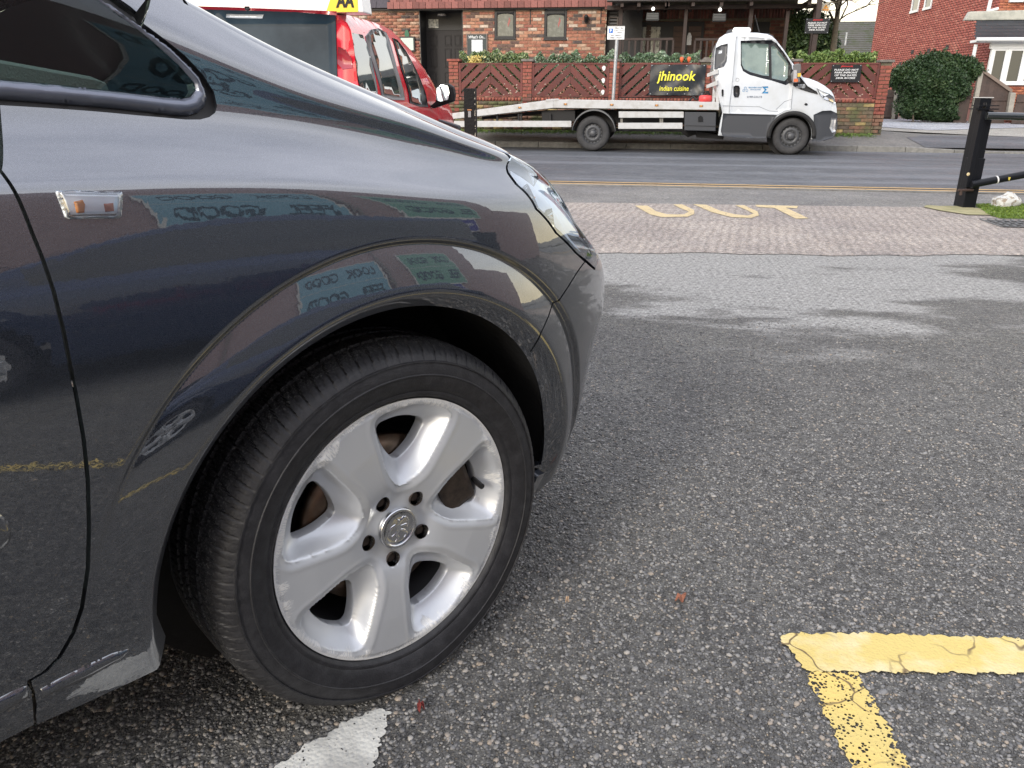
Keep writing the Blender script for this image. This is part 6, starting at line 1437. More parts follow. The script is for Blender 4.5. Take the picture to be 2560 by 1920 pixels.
def ivs(rng,n):
    x0,x1=min(p[0] for p in ivl),max(p[0] for p in ivl);z0,z1=min(p[1] for p in ivl),max(p[1] for p in ivl);X=rng.uniform(x0,x1,n*3);Z=rng.uniform(z0,z1,n*3);k=ipoly_np(ivl,X,Z);X=X[k][:n];Z=Z[k][:n];d=pdist(ivl,X,Z);dep=np.sqrt(np.clip(d,0,.9)*1.2)
    lump=.16*np.sin(X*4.1+Z*2.3)*np.sin(Z*5.3-X*1.7)+.08*np.sin(X*11+Z*7)
    sg=np.where(rng.uniform(size=len(X))<.85,-1,1);Y=sg*(dep*.8+lump)-.0+rng.normal(0,.05,len(X));X=X+rng.normal(0,.06,len(X))+.05*np.sin(Z*9);Z=Z+np.abs(rng.normal(0,.06,len(X)))*(Z>.8)+.06*np.sin(X*6)*np.sin(X*13+1)*(Z>.6);return np.stack([X,Y,Z],1)
leafmass('foliage',ivy,42000,.042,ivs,[(0,(.012,.030,.012)),(.4,(.025,.055,.02)),(.75,(.04,.08,.028)),(.92,(.07,.11,.04)),(1,(.10,.12,.06))],seed=31,flat=.6)
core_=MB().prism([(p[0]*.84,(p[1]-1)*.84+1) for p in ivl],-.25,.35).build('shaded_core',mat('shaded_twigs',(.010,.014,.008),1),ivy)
MB().tube([(-1.6,-.3,-.1),(-1.5,-.3,.6)],.03,8).tube([(-.5,-.4,-.1),(-.6,-.35,.7)],.025,8).build('stem',MATS['bark'],ivy)
# driveway: frosted gravel and concrete apron
def gp(p,z=.22): g=ground(*p,z=z);return (float(g[0]),float(g[1]),z)
drv=[gp(z4(695,985),.21),gp(z4(1400,1002),.22),gp(z4(1800,1010),.23),gp(z4(1800,960),.24),gp(z4(1250,925),.30),gp(z4(720,915),.30)]
sheet('concrete_driveway',[(p[0],p[1],pz(p[0],p[1])+.012) for p in drv],0,asphalt('driveway_concrete',(.20,.195,.18),(.34,.33,.31),60,bump=.2,wet=.5))
gv=[(PI_(*z4(700,925))[0],21.6),(PI_(*z4(1450,925))[0],23.6),(16,24.0),(16,27),(5.6,29.5),(5.4,24)]
sheet('gravel_drive',[(x,y,pz(x,y)+.02) for x,y in gv],0,asphalt('pale_blue_gravel',(.22,.23,.26),(.50,.52,.56),40,bump=.8,wet=.7,thr=(.1,.4)))
sheet('driveway_asphalt',[(x,y,pz(x,y)+.008) for x,y in ((5.9,17.0),(60,17.0),(60,19.2),(6.4,18.9),(5.9,18.2))],0,ROAD)
# ------------------------------------------------------------------ bare tree and evergreen, far roof
rt=random.Random(4)
def tree(name,label,Y,ptop,pbase,r0,seed,levels=5,spread=.5,pts=None):
    P=Plane(0,Y,0);rt=random.Random(seed);c=[P(*p) for p in pts];t=thing(name,label,'tree',(c[0][0],Y,.2))
    path=[(p[0]-c[0][0],0,p[1]-.2) for p in c];path[0]=(path[0][0],0,0)
    sp_=smoothline(path,5);n=len(sp_);MB().tube(sp_,[r0*(1-.6*i/(n-1)) for i in range(n)],10).build('trunk',MATS['bark_grey'],t)
    tw=MB();br=MB()
    def grow(p,d,l,r,k):
        q=[Vector(p)];dd=Vector(d)
        for i in range(4): dd=(dd+Vector((rt.gauss(0,.16),rt.gauss(0,.16),rt.gauss(.02,.12)))).normalized();q.append(q[-1]+dd*l/4)
        (br if k<2 else tw).tube(q,[r*(1-.12*i) for i in range(5)],6 if k<2 else 4,cap=False)
        if k<levels:
            for i in range(3 if k<3 else 2):
                a=q[rt.choice((2,3,4))];e=(dd+Vector((rt.gauss(0,spread),rt.gauss(0,spread),rt.gauss(.1,spread*.8)))).normalized();grow(a,e,l*rt.uniform(.55,.8),r*.58,k+1)
    for j in range(7):
        a=sp_[int(n*(.40+.58*j/7))];ang=rt.uniform(0,6.28);e=Vector((math.cos(ang),math.sin(ang)*.6,rt.uniform(.3,1.1))).normalized();grow(a,e,rt.uniform(.7,1.3),r0*.36,0)
    grow(sp_[-1],(rt.gauss(.3,.3),0,1),1.2,r0*.4,0)
    br.build('limb',MATS['bark_grey'],t);tag(tw.build('twigs',MATS['bark_grey'],t),kind='stuff');return t
mat('bark_grey',(.13,.105,.075),.9,noise=(12,.4,.7),col2=(.07,.065,.045),bump=(60,.5))
tree('bare_tree','leafless tree rising behind the hedge between veranda and brick house',20.6,None,None,.085,8,pts=[z4(362,600),z4(362,400),z4(378,250),z4(396,100),z4(404,0),z4(412,-160)],levels=4)
gx_=Plane(0,20.9,0);e0=gx_(*z4(200,260))
ev=thing('evergreen_shrub','dark evergreen shrub behind the leaning sign post right of the veranda','shrub',(e0[0],20.9,.2))
def evs(rng,n):
    cs=[(gx_(*z4(*p))[0]-e0[0],gx_(*z4(*p))[1]-.2,r) for p,r in (((120,170),.33),((110,260),.30),((260,230),.36),((290,320),.38),((210,360),.42),((95,350),.30),((230,160),.22))]
    i=rng.integers(0,len(cs),n);c=np.array(cs)[i];d=rng.normal(size=(n,3));d/=np.linalg.norm(d,axis=1,keepdims=True);rr=c[:,2:3]*rng.uniform(.35,1.1,(n,1))
    return np.stack([c[:,0]+d[:,0]*rr[:,0],d[:,1]*rr[:,0]*.8,c[:,1]+d[:,2]*rr[:,0]],1)
leafmass('foliage',ev,9000,.05,evs,[(0,(.02,.04,.018)),(.5,(.045,.085,.03)),(.85,(.10,.15,.05)),(1,(.22,.24,.12))],seed=17,flat=.45)
MB().tube([(0,0,0),(.02,0,1.2),(.1,0,2.6)],[.05,.04,.02],8).build('trunk',MATS['bark_grey'],ev)
FRY=HY+Lh+2;FR=Plane(0,FRY,0);a=FR(*z4(240,192));c=FR(*z4(700,178));zb_=FR(*z4(500,420))[1]
fh=thing('far_house','distant low house with a mossy grey tiled roof behind the bare tree','house',(a[0],FRY,0))
box('wall',MORTAR_R,fh,-.5,c[0]-a[0]+3,.0,4,0,zb_)
TL=mat('mossy_grey_tile',(.10,.10,.095),.85,obvar=.0,noise=(3,.45,.65),col2=(.065,.085,.05))
RT2=mat('mossy_roof_tile',(.11,.11,.105),.85,noise=(2.5,.45,.65),col2=(.075,.09,.055))
zr_=a[1];nrow=16
for j in range(nrow):
    t0=j/nrow;t1=(j+1)/nrow;y0=-.6+3.4*t0;y1=-.6+3.4*t1;za=zb_+(zr_*1.10-zb_)*t0;zc_=zb_+(zr_*1.10-zb_)*t1
    MB().add([(-3,y0,za+.06),(c[0]-a[0]+4,y0,za+.06),(c[0]-a[0]+4,y1,zc_),(-3,y1,zc_),(-3,y0,za-.01),(c[0]-a[0]+4,y0,za-.01)],[(0,1,2,3),(4,5,1,0)]).build('tile_course',RT2,fh)
vt_=FR(*z4(470,300));MB().tube([(vt_[0]-a[0],.3,vt_[1]-.2),(vt_[0]-a[0],.3,vt_[1]+.35)],.05,8).build('flue_pipe',GALV,fh)
# distant tree line and houses closing the street beyond the frame sides
# ================================================================== GATE, BOLLARD, STONE
gb=ground(2419,521);GX,GY=float(gb[0]),float(gb[1]);GPn=Plane(GX,GY,8);g4=lambda X,Y:(2350+X/4.366,220+Y/4.366)
gate=thing('barrier_gate','black painted steel height barrier post with two tubular rails at the right edge','barrier',(GX,GY,0),R(8))
# square post: near edge lines seen from the photo
def gl(X,Y): return GPn(*g4(X,Y))
zt1=gl(420,235)[1];zt2=Plane(GX+.1,GY+.35,8)(*g4(560,110))[1]
MB().box(-.06,.06,-.02,.10,.0,.46).build('foot',BLACKP,gate,bevel=.006)
hz=gl(300,1000)[1]
box('inner_post',BLACKP,gate,-.012,.055,.0,.09,.05,gl(420,270)[1]+.02,bevel=.005)
box('channel_flange',BLACKP,gate,-.085,-.045,-.05,.02,.20,gl(420,240)[1],bevel=.004);box('channel_web',BLACKP,gate,-.045,-.013,-.035,-.005,.20,gl(420,240)[1],bevel=.003)
box('rear_post',BLACKP,gate,-.02,.085,.12,.22,.0,zt2,bevel=.004);box('cap_plate',mat('scuffed_white_edge',(.5,.5,.5),.5),gate,-.03,.095,.11,.23,zt2,zt2+.008)
box('hinge_plate',BLACKP,gate,-.14,.06,-.06,.07,gl(420,235)[1],gl(420,235)[1]+.010);box('hinge_plate',BLACKP,gate,-.12,.06,-.06,.07,gl(420,235)[1]+.03,gl(420,235)[1]+.038);MB().tube([(-.04,0,gl(420,235)[1]-.02),(-.04,0,gl(420,235)[1]+.06)],.014,10).build('hinge_pin',BLACKP,gate)
a=gl(440,300);b_=gl(917,350);dx=2.6;sl=(b_[1]-a[1])/(b_[0]-a[0]);GT=mat('wet_black_paint',(.014,.018,.020),.18,coat=.9,bump=(25,.2,.003))
rp0=Plane(GX,GY,8)
MB().tube([(a[0],-.10,a[1]),(a[0]+dx,-.10-.35,a[1]+sl*dx*.2)],.034,18).build('top_rail',GT,gate)
a2=gl(290,1045);b2_=gl(917,925)
sl2=(b2_[1]-a2[1])/(b2_[0]-a2[0]);MB().tube([(a2[0],-.08,a2[1]),(a2[0]+dx,-.08,a2[1]+sl2*dx)],.034,18).build('brace_rail',BLACKP,gate)
k=.42;MB().tube([(a2[0]+k*.52,-.08,a2[1]+sl2*k*.52),(a2[0]+k*.52+.012,-.08,a2[1]+sl2*(k*.52+.012))],.0365,18).build('white_tape',mat('white_tape',(.75,.75,.75),.6),gate)
MB().tube([(-.17,-.08,gl(200,1105)[1]),(-.02,-.06,gl(200,1105)[1])],.012,8).tube([(-.14,-.08,gl(200,1105)[1]-.045),(-.14,-.08,gl(200,1105)[1])],.014,8).build('latch_bolt',mat('rusty_bolt',(.05,.03,.025),.7),gate)
for p in ((270,935),): c_=gl(*p);MB().lathe([(0,-.004),(.012,-.003),(.016,0)],8,c=(c_[0],-.06,c_[1])).build('chipped_paint',mat('chip_cream',(.6,.5,.3),.8),gate)
c_=gl(672,975);MB().prism([(c_[0]-.008,c_[1]+.012),(c_[0]+.012,c_[1]+.012),(c_[0]+.006,c_[1]-.018),(c_[0]-.002,c_[1]-.012)],-.118,-.112).build('chipped_paint',mat('chip_yellow',(.6,.5,.08),.8),gate)
# mossy pad, grass, drain grate and painted stone
pad=[g4(-150,1290),g4(0,1300),g4(220,1300),g4(520,1340),g4(620,1375),g4(560,1400),g4(300,1395),g4(0,1350),g4(-180,1310)]
sheet('concrete_footing',[(*ground(*p)[:2],.012) for p in pad],0,mat('mossy_concrete',(.36,.32,.18),.9,noise=(6,.4,.7),col2=(.22,.22,.10),bump=(60,.5)))
gr0=[ground(*g4(X,Y))[:2] for X,Y in ((380,1285),(1300,1275),(1500,1430),(700,1440),(520,1395))];grp=[(float(x),float(y)) for x,y in gr0]
gxs=[p[0] for p in grp];gys=[p[1] for p in grp]
def gsamp(rng,n):
    X=rng.uniform(min(gxs),max(gxs),n*3);Y=rng.uniform(min(gys),max(gys),n*3);k=ipoly_np(grp,X,Y);X,Y=X[k][:n],Y[k][:n];return np.stack([X,Y,rng.uniform(.004,.022,len(X))],1)
tag(leafmass('mossy_grass',None,9000,.013,gsamp,[(0,(.06,.11,.015)),(.6,(.13,.21,.02)),(1,(.28,.33,.06))],seed=12,flat=.3),kind='stuff')
sheet('moss_bed',[(x,y,.006) for x,y in grp],0,mat('moss',(.09,.13,.02),.95,noise=(20,.4,.6),col2=(.15,.14,.05),bump=(90,.6)))
sb=ground(*g4(690,1300));stn=MB();prof=[]
rs_=random.Random(3);ic=bmesh.new();bmesh.ops.create_icosphere(ic,subdivisions=3,radius=.10)
for v in ic.verts:
    c=v.co;n_=1+.16*math.sin(c.x*31+1)*math.cos(c.y*27)+.10*math.sin(c.z*45+c.x*22)+rs_.uniform(-.03,.03);v.co=Vector((c.x*1.45*n_,c.y*.95*n_,max(-.035,c.z*.92*n_+(.02 if c.x>0 else -.01))))
me=bpy.data.meshes.new('boulder');ic.to_mesh(me);ic.free();me.update()
st_=obj('painted_stone',me,None,mat('flaking_white_paint',(.66,.67,.66),.8,noise=(22,.50,.60),col2=(.34,.28,.22),bump=(70,.7,.006)),loc=(float(sb[0]),float(sb[1])-.02,.035),rot=(0,0,.2));tag(st_,'rough white painted stone on the moss behind the black gate post','stone')
dg=[ground(*g4(X,Y))[:2] for X,Y in ((300,1440),(1250,1440),(1400,1545),(640,1545))];
dx0,dx1,dy0,dy1=float(dg[0][0])+.1,float(dg[1][0])+.2,float(dg[2][1]),float(dg[0][1])
dr_=thing('drain_grating','flat dark metal drain grating in the ground by the mossy grass','grating',((dx0+dx1)/2,(dy0+dy1)/2,.004));w=(dx1-dx0)/2;h=(dy1-dy0)/2
box('pit',mat('dark_pit',(.01,.01,.01),.9),dr_,-w,w,-h,h,-.002,.001);IR=mat('worn_iron',(.22,.23,.24),.5,.6)
m_=MB();
for i in range(15): m_.box(-w+(2*w)*i/14-.006,-w+(2*w)*i/14+.006,-h,h,.001,.010)
m_.build('grating_bars',IR,dr_)
for i in range(5): MB().box(-w,w,-h+2*h*i/4-.006,-h+2*h*i/4+.006,.0105,.014).build('bar',IR,dr_)
# sunken patch rim beside OUT
# black timber bollard behind the bonnet
bq=(1177,331);BO=Plane(0,6.6,0);a=BO(1162,222);b_=BO(1190,222);zt3=BO(1176,221)[1]
bol=thing('timber_bollard','black painted timber bollard with flaking edge behind the grey car bonnet','bollard',((a[0]+b_[0])/2,6.6,0));w=(b_[0]-a[0])/2
MB().prism([(-w,0),(w,0),(w-.004,zt3*.5),(w,zt3*.75),(w-.003,zt3),(-w,zt3)],-w,w).build('post',mat('flaky_black_paint',(.006,.005,.006),.65,spec=.25,bump=(60,.5)),bol,bevel=.004)
rr=random.Random(2);m_=MB()
for i in range(26): z=rr.uniform(.3,zt3);q_=rr.uniform(.003,.008);m_.add([(w+.0012-q_,-w-.0015,z),(w+.001,-w-.0015,z-q_),(w+.001,-w-.0015,z+q_*1.6)],[(0,1,2)])
tag(m_.build('bare_wood_flakes',mat('pale_bare_wood',(.5,.45,.38),.9),bol),kind='stuff')
box('reflector',mat('grey_reflector',(.25,.24,.25),.4),bol,-.012,.012,-w-.006,-w,BO(1176,293)[1],BO(1176,278)[1],bevel=.002)
box('rusty_strip',mat('rusty_orange',(.42,.18,.08),.8),bol,-.018,.016,-w-.003,-w,BO(1176,276)[1],BO(1176,273)[1])
# ================================================================== RECOVERY TRUCK
TPl=Plane(-.65,15.73,-3.5)
truck=thing('recovery_truck','white beavertail recovery truck with flat bed parked on the road opposite','truck',(-.65,15.73,0),R(-3.5))
T=lambda p:TPl(*p)
DGR=mat('dark_grey_plastic',(.042,.046,.055),.55);CHAS=mat('chassis_black',(.012,.012,.013),.7)
def tpoly(pts): return [T(z3(*p)) for p in pts]
CW=1.86
cabo=[(722,1250),(735,1150),(760,1040),(742,960),(708,800),(678,640),(690,480),(708,400),(735,345),(790,308),(850,292),(950,290),(1090,294),(1180,306),(1225,325),(1262,360),(1330,450),(1400,560),(1470,655),(1505,712),(1560,722),(1640,752),(1710,792),(1770,838),(1795,875),(1812,940),(1826,1005),(1828,1080),(1826,1160),(1812,1225),(1788,1268),(1740,1290),(1650,1305),(1590,1290)]
ac=T(z3(1393,1250));ra=abs(T(z3(1393,1062))[1]-ac[1])
arch=[(ac[0]+ra*1.02*math.cos(t),ac[1]+ra*math.sin(t)) for t in [R(x) for x in np.linspace(-8,188,24)]]
out_=tpoly(cabo)
body=out_+arch+tpoly([(1200,1270),(1000,1275),(840,1262)])
def tumble(z): return .16*max(0,(z-1.25)/.9)**1.2 if z>1.25 else .0
def nosein(x,z): return .10*max(0,(x-4.0)/.45)**2
def cabloft(name,poly,material,y_in=0.0,width=CW,parent=truck,round_=.05):
    p=densify(poly,.05);vv,ff,_,_=cdt(p,.07);vv=np.array(vv)
    B=np.array(p);n=len(p);V=[];F=[]
    d=np.full(len(vv),1e9)
    for i in range(n):
        a=B[i];b=B[(i+1)%n];ab=b-a;t=np.clip(((vv-a)@ab)/(ab@ab+1e-12),0,1);d=np.minimum(d,np.linalg.norm(vv-a-t[:,None]*ab,axis=1))
    yy=np.array([tumble(z)+nosein(x,z) for x,z in vv])+round_*(1-np.clip(d/.09,0,1))**2.2+y_in
    m_=len(vv);V=[(x,y,z) for (x,z),y in zip(vv,yy)]+[(x,width-y,z) for (x,z),y in zip(vv,yy)];F=[tuple(map(int,f)) for f in ff]+[tuple(int(i)+m_ for i in f) for f in ff]
    F+=[(i,(i+1)%n,m_+(i+1)%n,m_+i) for i in range(n)]
    me=bpy.data.meshes.new(name);me.from_pydata(V,[],F);me.update();bm=bmesh.new();bm.from_mesh(me);bmesh.ops.recalc_face_normals(bm,faces=bm.faces);bm.to_mesh(me);bm.free();me.polygons.foreach_set('use_smooth',[True]*len(me.polygons));me.set_sharp_from_angle(angle=R(40));return obj(name,me,parent,material)
cabin=cabloft('cab',body,WHITE)
def skin(name,pts,material,off=.006,parent=truck,th=.012,px=True,step=.05):
    """thin piece lying on the cab side"""
    p=densify(tpoly(pts) if px else pts,step);vv,ff,_,_=cdt(p,step*1.4);n=len(p);yy=[tumble(z)+nosein(x,z)-off for x,z in vv]
    m_=len(vv);V=[(x,y,z) for (x,z),y in zip(vv,yy)]+[(x,y+th,z) for (x,z),y in list(zip(vv,yy))[:n]];F=[tuple(map(int,f)) for f in ff]+[(i,m_+i,m_+(i+1)%n,(i+1)%n) for i in range(n)]
    me=bpy.data.meshes.new(name);me.from_pydata(V,[],F);me.update();bm=bmesh.new();bm.from_mesh(me);bm.faces.ensure_lookup_table()
    for f in bm.faces[:len(ff)]:
        if f.normal.y>0:f.normal_flip()
    bm.to_mesh(me);bm.free();me.polygons.foreach_set('use_smooth',[i<len(ff) for i in range(len(F))]);return obj(name,me,parent,material)
doorp=skin('door',[(893,330),(1100,340),(1215,352),(1262,372),(1330,470),(1405,585),(1412,790),(1398,900),(1388,1010),(1330,1020),(1270,1055),(830,1046),(822,960),(850,760),(872,560)],WHITE,.010,th=.018)
gfr=skin('window_frame',[(932,372),(1100,366),(1218,365),(1262,392),(1330,480),(1395,590),(1408,640),(1402,745),(1345,785),(1215,742),(1120,720),(1010,690),(950,655),(930,600)],BLACKP,.013,th=.01)
TG=mat('truck_glass',(.10,.15,.14),.04,coat=1,noise=(2.2,.42,.62),col2=(.16,.22,.20))
skin('side_glass',[(938,392),(1100,398),(1188,404),(1188,700),(1130,695),(1020,665),(960,635),(938,590)],TG,.016,parent=gfr,th=.004)
skin('side_glass',[(1214,420),(1240,416),(1300,490),(1368,585),(1360,720),(1330,748),(1214,722)],TG,.016,parent=gfr,th=.004)
skin('steering_wheel_silhouette',[(1020,660),(1040,600),(1080,572),(1120,590),(1150,640),(1170,692),(1100,690)],mat('cabin_dark',(.03,.03,.028),.7),.0185,parent=gfr,th=.002) if False else None
skin('rear_side_window',[(700,440),(750,412),(812,398),(800,560),(775,610),(730,628),(684,640),(690,520)],mat('grey_side_window',(.055,.058,.065),.4,.1),.012,th=.01)
skin('lower_cladding',[(766,1044),(830,1048),(1262,1060),(1225,1110),(1198,1180),(1190,1268),(1100,1275),(760,1252),(745,1210)],DGR,.012,th=.02)
skin('window_sticker',[(728,462),(760,455),(756,488),(724,494)],WHITE,.016,th=.003)
bmp=skin('bumper',[(1600,1058),(1680,1022),(1760,1018),(1826,1045),(1830,1160),(1814,1225),(1788,1270),(1650,1307),(1585,1300),(1600,1200),(1600,1110)],DGR,.014,th=.03)
cabloft('front_bumper',tpoly([(1700,1030),(1826,1045),(1836,1160),(1820,1230),(1790,1275),(1700,1300)]),DGR,-.008,CW)
flr=[(ac[0]+(ra+o)*1.02*math.cos(t),ac[1]+(ra+o)*math.sin(t)) for o,rng_ in ((.075,np.linspace(-6,186,26)),(.0,np.linspace(186,-6,26))) for t in [R(x) for x in rng_]]
skin('wheel_arch_trim',flr,CHAS,.018,th=.03,px=False,step=.06)
skin('fog_lamp_surround',[(1765,1085),(1820,1088),(1808,1150),(1810,1215),(1775,1225),(1750,1180),(1762,1130)],mat('silver_trim',(.45,.46,.48),.35,.6),.018,th=.01)
sk=skin('headlight',[(1625,812),(1680,842),(1740,862),(1785,890),(1808,940),(1806,962),(1760,938),(1700,915),(1660,880)],CHROME2,.018,th=.01)
skin('amber_lens',[(1735,905),(1775,915),(1790,945),(1752,930)],mat('warm_lens',(.75,.62,.38),.15,coat=.6),.021,parent=sk,th=.002)
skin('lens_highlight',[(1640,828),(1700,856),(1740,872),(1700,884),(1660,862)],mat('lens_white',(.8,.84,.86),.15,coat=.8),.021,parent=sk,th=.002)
skin('scuttle_trim',[(1412,790),(1405,640),(1470,700),(1545,795),(1630,845),(1640,870),(1560,850),(1480,825)],CHAS,.012,th=.012)
hd=skin('door_handle',[(862,800),(880,788),(912,790),(920,810),(918,870),(906,898),(870,898),(860,870)],BLACKP,.018,parent=doorp,th=.02)
skin('sliding_handle',[(752,830),(762,822),(770,830),(770,880),(760,892),(752,880)],BLACKP,.012,th=.02)
skin('side_marker',[(1515,958),(1528,948),(1542,956),(1545,966),(1530,975),(1518,968)],BLACKP,.012,th=.01)
for pts in ([(1408,800),(1411,800),(1392,1004),(1389,1004)],[(890,335),(893,335),(850,780),(822,1040),(819,1040),(847,780)],[(838,976),(1100,982),(1190,1020),(1270,1026),(1270,1030),(1190,1024),(1098,986),(838,980)],[(762,972),(838,976),(838,979),(762,975)],[(1250,1010),(1330,935),(1400,912),(1400,915),(1332,939),(1254,1012)]):
    skin('panel_gap',pts,mat('gap_grey',(.20,.22,.25),.7),.0115,th=.004,step=.03)
# door lettering and roundels
def tw(s,X0,X1,Y,h,material,bold=.01,parent=None):
    a=T(z3(X0,Y+h/2));b_=T(z3(X1,Y-h/2));return writing('lettering',s,truck,material,(a[0]+b_[0])/2,-.0135,(a[1]+b_[1])/2,b_[0]-a[0],b_[1]-a[1],bold=bold)
BLU=mat('print_blue',(.03,.20,.42),.4);GRY=mat('print_grey',(.10,.13,.18),.5)
tw('RECOVERY ASSIST',1000,1128,807,13,BLU,.02);tw('SERVICES 24HR',1015,1112,826,9,BLU,.01);tw('01909-218-218',985,1125,893,18,GRY,.012)
skin('sigma_emblem',[(1126,798),(1180,796),(1182,812),(1150,812),(1170,828),(1148,846),(1182,846),(1180,862),(1122,860),(1150,830)],BLU,.0135,th=.002)
for cx,cy,r_ in ((955,835,10),(985,835,10),(970,812,11)):
    c=T(z3(cx,cy));k=r_/3.687/130;MB().lathe([(k,-.0140),(k*.72,-.0145),(k*.70,-.0138)],14,c=(c[0],0,c[1])).build('roundel',BLU,truck)
c=T(z3(898,735));MB().lathe([(.034,-.012),(.026,-.0125),(.025,-.012)],16,c=(c[0],0,c[1])).build('roundel',mat('pale_print',(.35,.36,.38),.5),truck)
tw('24HR',1455,1525,783,15,WHITE,.03);tw('RECOVERY',1440,1525,803,16,WHITE,.03)
# windscreen, bonnet seam, roof light bar, aerial, mirror
wsp=tpoly([(1262,360),(1330,450),(1400,560),(1500,708)]);MB().add([(wsp[0][0]+.01,.24,wsp[0][1]+.005),(wsp[3][0]+.01,.12,wsp[3][1]+.008),(wsp[3][0]+.01,CW-.12,wsp[3][1]+.008),(wsp[0][0]+.01,CW-.24,wsp[0][1]+.005)],[(0,1,2,3)]).build('windscreen',TG,truck)
lb=tpoly([(880,236),(1030,236),(1042,262),(1030,288),(870,288),(858,270)]);MB().prism(lb,.35,1.55).build('light_bar',mat('cream_lens',(.72,.74,.72),.3,coat=.5),truck,bevel=.02)
lc=tpoly([(820,262),(860,250),(870,290),(800,300)]);MB().prism(lc,.40,.60).build('beacon_bracket',DGR,truck);rl=tpoly([(1140,298),(1200,298),(1240,320),(1252,350),(1200,320),(1140,306)]);MB().prism(rl,.22,.40).build('roof_lamp',DGR,truck)
a=T(z3(1080,115));b_=T(z3(1130,300));MB().tube([(b_[0],.5,b_[1]),(a[0],.45,a[1])],[.012,.006],8).build('aerial',CHAS,truck)
mr=[(1405,600),(1440,590),(1466,596),(1470,640),(1455,700),(1462,760),(1400,768),(1385,740),(1378,690),(1405,650)]
mo=MB().prism(tpoly(mr),-.22,-.08).build('door_mirror',mat('mirror_grey',(.13,.13,.135),.45),truck,bevel=.02)
MB().prism(tpoly([(1400,650),(1430,650),(1428,760),(1396,760)]),-.236,-.221).build('mirror_face',mat('pale_reflector',(.6,.6,.62),.2,.4),mo)
MB().prism(tpoly([(1436,680),(1466,676),(1466,708),(1436,712)]),-.236,-.221).build('indicator',mat('amber_block',(.75,.48,.08),.3),mo)
MB().prism(tpoly([(1402,728),(1438,728),(1440,756),(1400,758)]),-.240,-.237).build('red_marker',mat('orange_marker',(.6,.15,.06),.4),mo)
MB().prism(tpoly([(1360,700),(1400,690),(1400,760),(1370,765)]),-.10,.02).build('mirror_arm',CHAS,mo)
# bed: sloping tail and level deck with side rail lamps
t2=lambda pts:[T(z2(*p)) for p in pts]
def rail_(pts,nm='side_rail'):
    MB().prism(pts,-.03,.05).build(nm,WHITE2,truck,bevel=.006);MB().prism(pts,CW-.05+.1,CW+.13).build(nm,WHITE2,truck)
tail=t2([(100,895),(840,792),(898,786),(898,852),(285,920),(100,940)]);deck=t2([(898,786),(2203,806),(2203,868),(898,852)])
rail_(tail);rail_(deck)
for a,b_ in ((tail[0],tail[1]),(deck[0],deck[1])):
    MB().add([(a[0],.0,a[1]-.05),(b_[0],.0,b_[1]-.05),(b_[0],CW+.1,b_[1]-.05),(a[0],CW+.1,a[1]-.05),(a[0],.0,a[1]-.11),(b_[0],.0,b_[1]-.11),(b_[0],CW+.1,b_[1]-.11),(a[0],CW+.1,a[1]-.11)],[(0,1,2,3),(7,6,5,4),(0,4,5,1),(2,6,7,3)]).build('bed_floor',WHITE2,truck)
MB().prism(t2([(840,784),(935,778),(940,792),(840,800)]),-.04,.02).build('ramp_hinge',WHITE2,truck)
for X,Y in ((633,850),(993,823),(1358,828),(1712,832),(2063,838)):
    c=T(z2(X,Y));l_=MB().lathe([(0,-.012),(.014,-.012),(.016,0)],12,c=(c[0],-.03,c[1])).build('marker_lamp',mat('amber_lamp',(.70,.30,.05),.25,coat=.6),truck);MB().box(c[0]-.035,c[0]+.035,-.036,-.030,c[1]-.018,c[1]+.018).build('lamp_base',mat('brownish_base',(.28,.17,.10),.5),l_)
def bar2(nm,pts,y0=.0,y1=.04,m=WHITE2,bev=.004): return MB().prism(t2(pts),y0,y1).build(nm,m,truck,bevel=bev)
bar2('side_guard',[(100,955),(1037,955),(1037,1003),(100,1003)]);bar2('side_guard',[(1412,880),(1925,882),(1925,930),(1412,930)]);bar2('side_guard',[(1408,970),(1915,970),(1915,1018),(1408,1018)])
for X in (1430,1750,1740): bar2('guard_bracket',[(X-6,900),(X+12,900),(X+12,1010),(X-6,1010)],.045,.09,mat('bracket_grey',(.2,.19,.17),.6),0)
for X in (440,630,610,860): bar2('guard_bracket',[(X,900),(X+14,900),(X+14,975),(X,975)],.045,.09,CHAS,0)
MB().prism(t2([(285,925),(800,872),(1060,872),(1060,950),(800,950),(800,905),(285,950)]),.5,.62).build('chassis_rail',CHAS,truck)
MB().prism(t2([(795,880),(1060,870),(1060,960),(800,960)]),.10,1.7).build('rear_locker',CHAS,truck)
MB().prism(t2([(1060,872),(2210,880),(2210,1000),(1060,960)]),.45,.60).build('chassis_rail',CHAS,truck);MB().prism(t2([(1060,872),(2210,880),(2210,1000),(1060,960)]),1.35,1.50).build('chassis_rail',CHAS,truck)
lk=MB().prism(t2([(1932,885),(2182,888),(2176,1036),(1930,1030)]),.0,.5).build('locker_box',DGR,truck,bevel=.01)
MB().prism(t2([(1940,990),(2174,996),(2172,1000),(1940,994)]),-.008,.0).build('lid_seam',CHAS,lk);MB().prism(t2([(2040,925),(2058,912),(2076,925),(2078,962),(2040,962)]),-.014,.0).build('lock',BLACKP,lk)
MB().prism(t2([(1340,1026),(2210,1026),(2210,1060),(2010,1075),(1960,1095),(1900,1050),(1340,1045)]),.5,1.2).build('tank',CHAS,truck)
MB().prism(tpoly([(520,1215),(780,1262),(775,1295),(525,1275)]),.3,1.5).build('step_frame',CHAS,truck)
